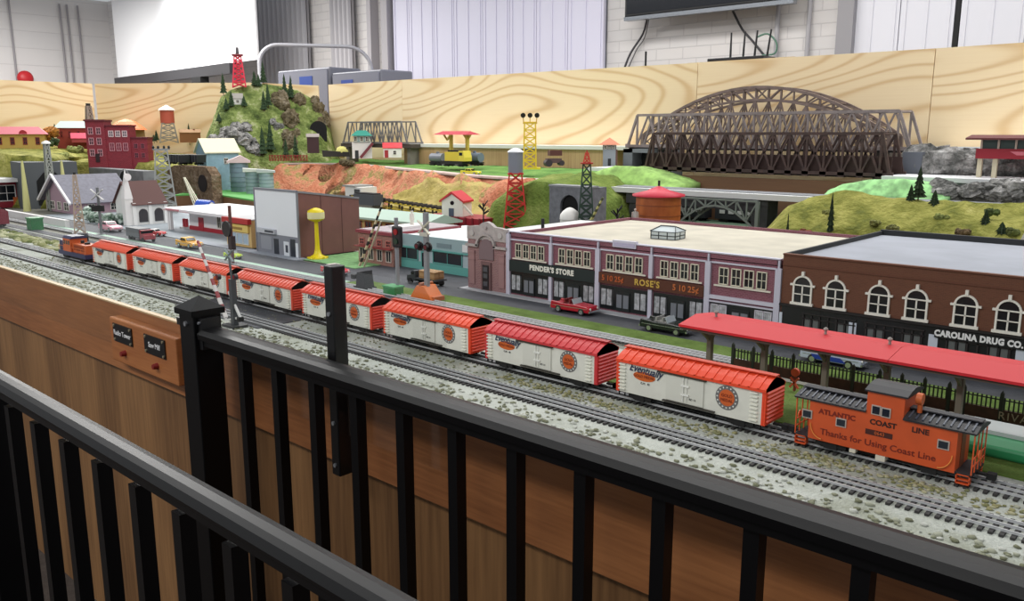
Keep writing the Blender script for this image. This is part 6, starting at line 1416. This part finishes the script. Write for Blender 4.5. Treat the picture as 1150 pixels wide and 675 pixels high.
# house with grey roof
c = corner(84, 241); zw = at(110, 225, x=c.x).z; cl_ = at(53, 240, y=c.y); w_ = c.x-cl_.x; e = at(147, 240, x=c.x); d = e.y-c.y; pk = at(67, 198, y=c.y).z; rh_ = pk-max(.07, zw)
print('house', c, zw, w_, d, pk)
r = gable('grey_roof_house', 'pinkish mauve house with a large slate grey roof and white bargeboards', 'house', (c.x-w_/2, c.y, .003), 0, w_, d, max(.07, zw), rh_, M((168,140,152), .7), M((112,112,124), .7, var=.06, scale=60), along='y', wins=[(-.25,.5,.16,.6),(.0,.5,.12,.6),(.25,.5,.16,.6)], side=[(.3,.45,.12,.5),(.7,.45,.12,.5)])
zz = max(.07, zw)
mb = MB(); k = rh_/(w_/2); o_ = .03; mb.bar((-w_/2-o_,-o_,zz-o_*k+.006),(0,-o_,zz+rh_+.006),.012); mb.bar((w_/2+o_,-o_,zz-o_*k+.006),(0,-o_,zz+rh_+.006),.012); mb.part('bargeboards', M((226,224,226), .6), r)
# snowy shrubs between house and church
for i, (u, v) in enumerate(((96,248),(104,250),(112,251),(121,252),(130,251),(138,252),(142,247),(100,243))):
    p = at(u, v, z=.003); bush(p, .035, ['frosted green shrub in the row before the grey-roofed house']*8 and 'frosted dark green shrub in the row before the grey-roofed house', M((48,84,60), .9, rgb2=(210,222,214), scale=45), 'frosted_shrub', grp='frosted shrubs before the house')
# crossbuck and lattice crane mast
p = at(114, 262, y=1.47); zt = at(113, 212, y=1.47).z
r = root('crossbuck_signal', 'grey crossbuck post before the frosted shrubs at left', 'signal', (p.x, 1.47, .004), .5); MB().cyl((0,0,0),(0,0,zt),.006,n=8).part('pole', M((110,112,116), .6), r); crossbuck(r, (0,-.006,zt-.03), .03, 0, M((196,196,196), .6)); MB().box(-.03,.03,-.012,-.004,zt-.10,zt-.075).part('lamp_bar', BLKm, r); MB().box(-.014,.014,-.014,.014,0,.006).part('base', GRY, r)
p = at(90, 262, y=1.33); s = mpp(p); zt = at(92, 196, y=1.33).z
r = root('lattice_mast', 'tan lattice mast on a dark base above the locomotive', 'mast', (p.x, 1.33, .003), face(p)); MB().box(-8*s,8*s,-8*s,8*s,0,9*s).part('base_box', M((44,44,54), .6), r)
lattice(MB(), (0,0,9*s), 11*s, 3*s, zt-11*s, 7, 1*s).part('lattice', M((176,156,140), .6), r); MB().cyl((0,0,zt-2*s),(0,0,zt+1*s),1.4*s,n=8).part('tip', BLKm, r)
# red station group at the far left
p = at(30, 234, z=.003); zt = at(30, 200, x=p.x).z
Xr = -5.0
a = at(12, 240, z=.003); 
r = root('red_depot', 'dark red depot with a long white flat roof edge at the far left', 'building', (-5.75, 1.6, .003)); zz = at(45, 200, x=-5.5).z
MB().box(-.4,.2,0,.26,0,zz-.02).part('wall', M((140,28,46), .6), r); MB().box(-.46,.27,-.05,.30,zz-.02,zz).part('flat_roof', M((222,222,222), .6), r)
for yy in (.07, .19): o = pane_window(r, 0, 0, .09, .09, t=.005, fr=M((226,222,222), .6)); o.rotation_euler = (0,0,PI/2); o.location = (.2, yy, zz*.5)
for yy in (-.04, .12, .27): MB().box(.24,.255,yy,yy+.015,0,zz-.02).part('roof_post', M((214,206,206), .6), r)
MB().box(.2,.205,.10,.2,0,zz*.35).part('orange_bench', M((196,100,50), .6), r)
r = root('boundary_wall', 'low white wall along the road at the far left', 'wall', (0, 0, 0)); P = Z3([(8,242,.003),(30,241,.003),(58,247,.003)]); P = [Vector((p.x, max(1.42, min(1.52, p.y)), .003)) for p in P]
ribbon('low_wall_part', 'x', 'x', [(-5.1,1.47,.003),(-4.6,1.47,.003),(-4.15,1.475,.003)], .02, 0, .035, M((214,212,212), .7))
o = bpy.data.objects['low_wall_part']; bpy.data.objects.remove(r); o.name = 'boundary_wall'; tag(o, 'low white wall beside the road left of the grey-roofed house', 'wall')
p = at(40, 258, z=.003); r = root('relay_box', 'dark green trackside box at the far left beyond the locomotive', 'box', (p.x, p.y, .003)); MB().box(-.03,.03,-.025,.025,0,.05).part('box_body', M((40,112,66), .5), r); MB().box(-.033,.033,-.028,.028,.05,.056).part('lid', M((54,130,80), .5), r)
p = at(8, 262, y=1.27); 
boxl = root('maroon_coach', 'dark maroon passenger coach cut off by the left picture edge', 'train car', (-4.45, 1.27, TZ)); MB().prismx([(-.03,.014),(-.03,.07),(-.015,.084),(.015,.084),(.03,.07),(.03,.014)], -.3, .12).part('body', M((118,24,44), .5), boxl)
for k in range(7): MB().box(-.27+k*.05,-.24+k*.05,-.0315,-.03,.045,.062).part('window', M((60,60,66), .3), boxl)
MB().prismx([(-.031,.069),(-.015,.0855),(.015,.0855),(.031,.069),(.0,.09)], -.3,.12).part('roof', M((70,70,74), .6), boxl); truck(boxl, -.22); truck(boxl, .07)
# pylon, white boom crane with blue tank
p = at(186, 232, y=2.15); s = mpp(p); zt = at(183, 166, y=2.15).z
r = root('pylon', 'tall grey lattice pylon with small lamps between church and blue grain house', 'pylon', (p.x, 2.15, .003), face(p)); lattice(MB(), (0,0,0), 24*s, 12*s, zt-3*s, 7, 1.1*s).part('lattice', M((146,148,146), .6), r); MB().box(-9*s,9*s,-5*s,5*s,zt-3*s,zt-1.5*s).part('platform', GRY, r)
for x in (-8, -3, 3, 8): MB().cyl((x*s,0,zt-1.5*s),(x*s,-2*s,zt+1*s),1.2*s,n=8).part('lamp', BLKm, r)
a = at(224, 236, y=2.05); b = at(207, 200, y=2.05); s = mpp(a)
r = root('boom_crane', 'crane with a slender cream boom and blue drum behind the filling station', 'crane', (a.x, 2.05, .003)); mb = MB()
A_ = Vector((0,0,a.z)); B_ = Vector((b.x-a.x,0,b.z)); 
for o1 in (-1, 1):
    for o2 in (-1, 1): mb.bar(A_+Vector((o1*3.0*s,o2*3*s,0)), B_+Vector((o1*.6*s,o2*.6*s,0)), .9*s)
for k in range(9):
    q = A_.lerp(B_, k/9); q2 = A_.lerp(B_, (k+1)/9); ww = 3*s*(1-k/10.5); mb.bar(q+Vector((-ww,-ww,0)), q2+Vector((ww,-ww,0)), .7*s)
mb.part('boom', M((214,212,190), .5), r); MB().cyl((6*s,-4*s,a.z+4*s),(20*s,4*s,a.z+3*s),8*s,8*s,20).part('blue_drum', M((34,76,176), .4), r); MB().cyl((20*s,4*s,a.z+3*s),(22*s,5*s,a.z+3*s),6*s,5*s,16).part('drum_cap', M((190,190,180), .5), r); MB().box(-6*s,22*s,-6*s,8*s,0,a.z-4*s).part('crane_body', M((96,98,104), .6), r)
# green platform, blue grain house, silos
gx0, gy0 = -5.05, 2.62
r = root('grain_platform', 'raised platform with bright green top and brown side under the blue grain house', 'platform', (0,0,0)); 
pl = [at(196,219,z=.08), at(240,218,z=.08), at(292,226,z=.08)]
poly = [(pl[0].x, pl[0].y), (pl[1].x, pl[1].y), (pl[2].x, pl[2].y), (pl[2].x-.2, pl[2].y+.5), (pl[0].x-.45, pl[0].y+.45)]
MB().prismz(poly, 0, .074).part('brown_side', M((112,78,48), .7, var=.06, scale=20), r); MB().prismz(poly, .074, .082).part('green_top', M((84,158,74), .7), r)
p = at(249, 214, z=.08); s = mpp(p); f = face(p)
BLU = M((136,168,186), .6, var=.05, scale=30)
gable('grain_house', 'tall pale blue clapboard grain house with a cream gable roof', 'building', p, f+.42, 38*s, 26*s, 43*s, 13*s, BLU, M((226,222,196), .6), [(.1,.75,.12,.14),(-.25,.5,.12,.14),(.25,.3,.12,.14)], [(.5,.6,.12,.14)], along='x')
gq = bpy.data.objects['grain_house']; gq.location = p+Vector((-.0, .02, 0)); gq.location.z = .082
for u, v, h, rr, lb, rc in ((270,215,32,10,'grey blue corrugated silo with a pinkish lean-to roof beside the grain house',(214,190,192)),(286,217,24,9,'low pale grey silo, middle of the three',(206,206,200)),(300,218,24,8,'low grey silo at the right end beside the clay cliff',(180,184,186))):
    p = at(u, v, z=.082); s = mpp(p); r = root('silo', lb, 'silo', p, face(p)); MB().cyl((0,0,0),(0,0,h*s),rr*s,rr*s,24).part('silo_wall', M((122,142,158) if u == 270 else (150,166,176), .5), r); mb = MB()
    for k in range(1, 6): mb.cyl((0,0,h*s*k/6),(0,0,h*s*k/6+.5*s),rr*s*1.03,rr*s*1.03,24)
    mb.part('bands', M((108,126,140), .5), r); MB().prism([(-rr*1.25*s,h*s),(rr*1.25*s,h*s),(rr*1.25*s,(h+2)*s),(rr*.2*s,(h+8)*s if u == 270 else (h+3)*s),(-rr*1.25*s,(h+4)*s if u != 270 else (h+2)*s)], -rr*1.1*s, rr*1.1*s).part('roof', M(rc, .6), r)
# plateau buildings
def zat(p): return p
p = at(108, 181, z=.245); q = at(163, 183, z=.245); s = mpp(p)
FB = brickmat('factory_brick', (136,34,50), (118,28,44), (150,70,80), 40, w=.5, h=.25); pc = at(118, 182, z=.246)
r = root('brick_factory', 'dark red brick factory with a tall left tower and stepped wings', 'building', pc, face(pc)-.30)
MB().box(-17*s,2*s,0,26*s,-.07,43*s).part('tower_wall', FB, r); MB().box(2*s,27*s,2*s,26*s,-.07,38*s).part('main_wall', FB, r); MB().box(27*s,44*s,4*s,26*s,-.07,25*s).part('low_wing', FB, r); MB().box(-18*s,3*s,-1*s,27*s,43*s,45*s).box(2*s,28*s,1*s,27*s,38*s,39.5*s).box(27*s,45*s,3*s,27*s,25*s,26.5*s).part('cornice', M((96,26,40), .6), r)
wf = M((206,150,160), .6)
for z in (10, 22, 33):
    for x in (-12, -4): pane_window(r, x*s, z*s, 4.5*s, 7*s, t=.6*s, fr=wf, gl=M((70,40,52), .3))
for x in (8, 15, 22):
    pane_window(r, x*s, 30*s, 4.6*s, 6*s, y=2*s, t=.7*s, fr=M((226,200,204), .6), gl=M((110,100,110), .3)); pane_window(r, x*s, 16*s, 4.6*s, 8*s, y=2*s, t=.5*s, fr=wf, gl=M((120,40,60), .3))
for x in (32, 39):
    for z in (7, 17): pane_window(r, x*s, z*s, 3.6*s, 5*s, y=4*s, t=.4*s, fr=M((160,80,96), .6), gl=M((60,30,40), .3))
MB().box(-9*s,-5*s,-.6*s,0,0,9*s).part('door', M((40,16,24), .6), r)
pp = at(143,150,y=2.82); s = mpp(pp)
r = root('domed_depot', 'depot with a glowing orange hipped roof behind the brick factory', 'building', (pp.x, pp.y, .27), face(pp)); zt = pp.z-.27
MB().box(-18*s,18*s,-6*s,6*s,0,zt+4*s).part('wall', M((136,110,66), .7), r); MB().lathe((0,0,zt+4*s), [(21*s,0),(19*s,2*s),(10*s,9*s),(5*s,11*s),(1*s,12*s)], 8, smooth=False).part('roof', M((226,120,70), .6), r)
def station(u, v, x, wpx, hpx, wallc, roofc, lb, dormer=True):
    p = at(u, v, x=x); s = mpp(p); r = root('country_station', lb, 'station', p, face(p)-.15); w_ = wpx*s; h = hpx*s
    MB().box(-w_/2,w_/2,0,w_*.3,-.06,h).part('wall', M(wallc, .7), r); MB().add([(-w_*.56,-w_*.06,h),(w_*.56,-w_*.06,h),(w_*.56,w_*.36,h),(-w_*.56,w_*.36,h),(-w_*.38,w_*.15,h*1.55),(w_*.38,w_*.15,h*1.55)], [(0,1,5,4),(1,2,5),(2,3,4,5),(3,0,4),(0,3,2,1)]).part('roof', M(roofc, .6), r)
    n = 4
    for k in range(n): pane_window(r, w_*(-.36+.72*k/(n-1)), h*.5, w_*.07, h*.5, t=h*.05, fr=M((130,40,34), .6))
    if dormer:
        k_ = [(w_*.08*math.cos(PI*i/8)+w_*.1, h*1.0+w_*.09*math.sin(PI*i/8)) for i in range(9)]; MB().prism(k_, -w_*.05, w_*.12).part('dormer', M((160,34,44), .6), r)
    return r
station(22, 166, -6.45, 52, 15, (186,154,78), (206,120,130), 'yellow country station with pink roof and arched red dormer at far left')
station(84, 158, -6.6, 36, 14, (136,52,40), (190,206,200), 'small reddish station with a pale mint roof left of the factory', False)
p = at(92, 160, x=-6.5); s = mpp(p); gable('shed', 'small shed with a pink roof tucked against the brick factory', 'shed', p, face(p), 20*s, 10*s, 5*s, 5*s, M((150,60,60), .7), M((206,60,90), .6))
p = at(56, 160, x=-6.5); s = mpp(p); bush(p, 10*s, 'autumn orange tree between the two far stations', M((150,100,40), .95, var=.3, scale=40), 'autumn_tree', sq=(1,1,1.2)); p = at(61, 164, x=-6.4); bush(p, 6*s, 'dark green bush at the foot of the autumn tree', M((50,66,38), .95, var=.3, scale=40))
for u, v, hp, lb in ((176,157,12,'dark conifer left of the orange tank water tower'),(173,158,8,'low dark conifer near the factory roof'),(213,160,22,'tall dark conifer beside the brown cabin at far left'),(62,150,12,'dark conifer behind the autumn tree')):
    p = at(u, v, x=-6.25 if u > 100 else -6.7); s = mpp(p); fir(p-Vector((0,0,.01)), hp*s, 3.5*s, lb)
for u, v, w, h, lb in ((85,172,26,11,'pale green rounded tree clump left of the factory'),(72,178,12,10,'pale green bush below the rounded clump'),(112,200,20,14,'yellow ochre bush hanging on the plateau slope'),(60,195,14,12,'olive bush on the slope below the stations')):
    p = at(u, v, x=-6.0 if v < 190 else -5.75); s = mpp(p); bush(p, h*.62*s, lb, M((140,146,84) if u != 112 else (150,134,50), .95, var=.18, scale=30), 'bush', sq=(w/h, 1, .5))
p = at(190, 160, x=-6.1); s = mpp(p); zt = at(190, 118, x=-6.1).z-p.z
r = root('water_tower', 'orange and white tank water tower on grey lattice legs at far left', 'water tower', p, face(p)); lattice(MB(), (0,0,0), 19*s, 12*s, zt-20*s, 4, 1.1*s).part('lattice_legs', M((130,124,112), .6), r); MB().cyl((0,0,zt-20*s),(0,0,zt-6*s),7.5*s,n=18).part('tank', M((176,80,60), .6), r); MB().lathe((0,0,zt-6*s), [(9*s,0),(8*s,2*s),(3*s,4.5*s),(.6*s,6*s)], 18).part('roof', M((226,214,206), .5), r)
p = at(102, 150, x=-6.75); s = mpp(p); r = root('lattice_mast', 'thin grey lattice mast behind the factory tower', 'mast', p, 0); lattice(MB(), (0,0,0), 8*s, 4*s, 30*s, 5, .9*s).part('lattice', M((140,130,124), .6), r); MB().cyl((0,0,30*s),(0,0,33*s),2.6*s,n=8).part('lamp', BLKm, r)
p = at(214, 160, x=-5.95); s = mpp(p); gable('cabin', 'brown cabin with a tall red chimney at the mountain left foot', 'cabin', p, face(p), 22*s, 10*s, 11*s, 3*s, M((130,84,46), .7), M((150,110,66), .7), chim=(.2,))
# gantry post with white lamp, cones, portals, parked cars on the plateau front
p = at(57, 212, x=-5.15); s = mpp(p); p.x = p.x; r = root('gantry_lamp', 'grey lattice lamp post with a white shade on the left slope', 'lamp post', (p.x, p.y, .003), 0); zt = at(57, 162, x=-5.15).z; lattice(MB(), (0,0,0), 8*s, 4*s, zt, 8, 1*s).part('lattice', M((150,154,146), .6), r); MB().lathe((0,0,zt), [(5*s,0),(4*s,2*s),(1*s,3.4*s)], 12).part('lamp_shade', M((236,236,230), .5), r)
for u, lb in ((27,'pale yellow cone-shaped rock spire at far left'),(71,'pale yellow spire right of the dark tunnel portal')):
    p = at(u, 203, x=-5.25); s = mpp(p); o = MB().cyl((0,0,-.2),(0,0,22*s),4.5*s,1.2*s,10).part('stone_spire', M((206,204,140), .8)); o.location = p; tag(o, lb, 'spire')
p = at(56, 200, x=-5.35); s = mpp(p); r = root('tunnel_portal', 'dark grey square tunnel portal under the stations at far left', 'tunnel portal', (p.x, p.y, .0), PI/2*.9); zt = at(56, 182, x=-5.35).z
MB().box(-.15,.15,0,.3,0,zt).part('portal_wall', M((84,88,92), .8), r); MB().prism([(-.07,.02),(-.07,zt*.6),(-.03,zt*.78),(.03,zt*.78),(.07,zt*.6),(.07,.02)], -.003, 0).part('dark_mouth', M((10,10,12), .9), r)
a = at(128, 186, z=.225); b = at(172, 188, z=.225)
r = root('retaining_wall', 'grey retaining wall with a black round tunnel mouth behind the church', 'retaining wall', (a.x, a.y-.06, 0)); WW = b.x-a.x+.25
MB().box(-.05,WW,-.08,-.0,0,.215).part('wall_slab', M((118,120,122), .8, var=.08, scale=20), r)
q = at(141, 206, y=a.y-.14); MB().cyl((q.x-a.x,-.081,q.z),(q.x-a.x,-.084,q.z),.075,n=24).part('tunnel_mouth', M((12,12,14), .9), r); MB().cyl((q.x-a.x,-.08,q.z),(q.x-a.x,-.0825,q.z),.086,n=24).part('mouth_ring', M((140,140,142), .8), r)
p = at(205, 211, y=2.38); s = mpp(p); 
r = root('stone_portal', 'brown stone hillside portal with a round black opening left of the grain house', 'tunnel portal', (p.x-.1, 2.42, .0)); zt = at(205, 186, y=2.42).z
xq = at(238,206,y=2.42).x-(p.x-.1)
MB().prism([(-.16,0),(-.16,zt*.9),(-.06,zt),(xq-.06,zt),(xq,zt*.8),(xq,0)], 0, .06).part('portal_wall', multi('brown_stone', [(72,58,46),(120,100,80),(150,134,118)], 30, bump=1, bscale=60), r)
q = at(228, 206, y=2.42); MB().cyl((q.x-(p.x-.1),-.001,q.z),(q.x-(p.x-.1),-.005,q.z),.05,n=22).part('dark_opening', M((26,16,16), .9), r)
for k, u in enumerate((194, 212)):
    p = at(u, 185, z=.245); s = mpp(p); r = root('hopper_car', ['black hopper car parked on the plateau edge, nearer the factory', 'black hopper car parked on the plateau edge, nearer the grain house'][k], 'train car', p+Vector((0,.03,0)), 0); MB().prism([(-.10,.014),(-.11,.06),(.11,.06),(.10,.014)], -.03,.03).part('hopper_body', M((40,42,46), .6), r)
    for i in range(6): MB().box(-.09+i*.034,-.086+i*.034,-.033,-.03,.016,.058).part('side_rib', M((70,72,76), .6), r)
    truck(r, -.07); truck(r, .07)
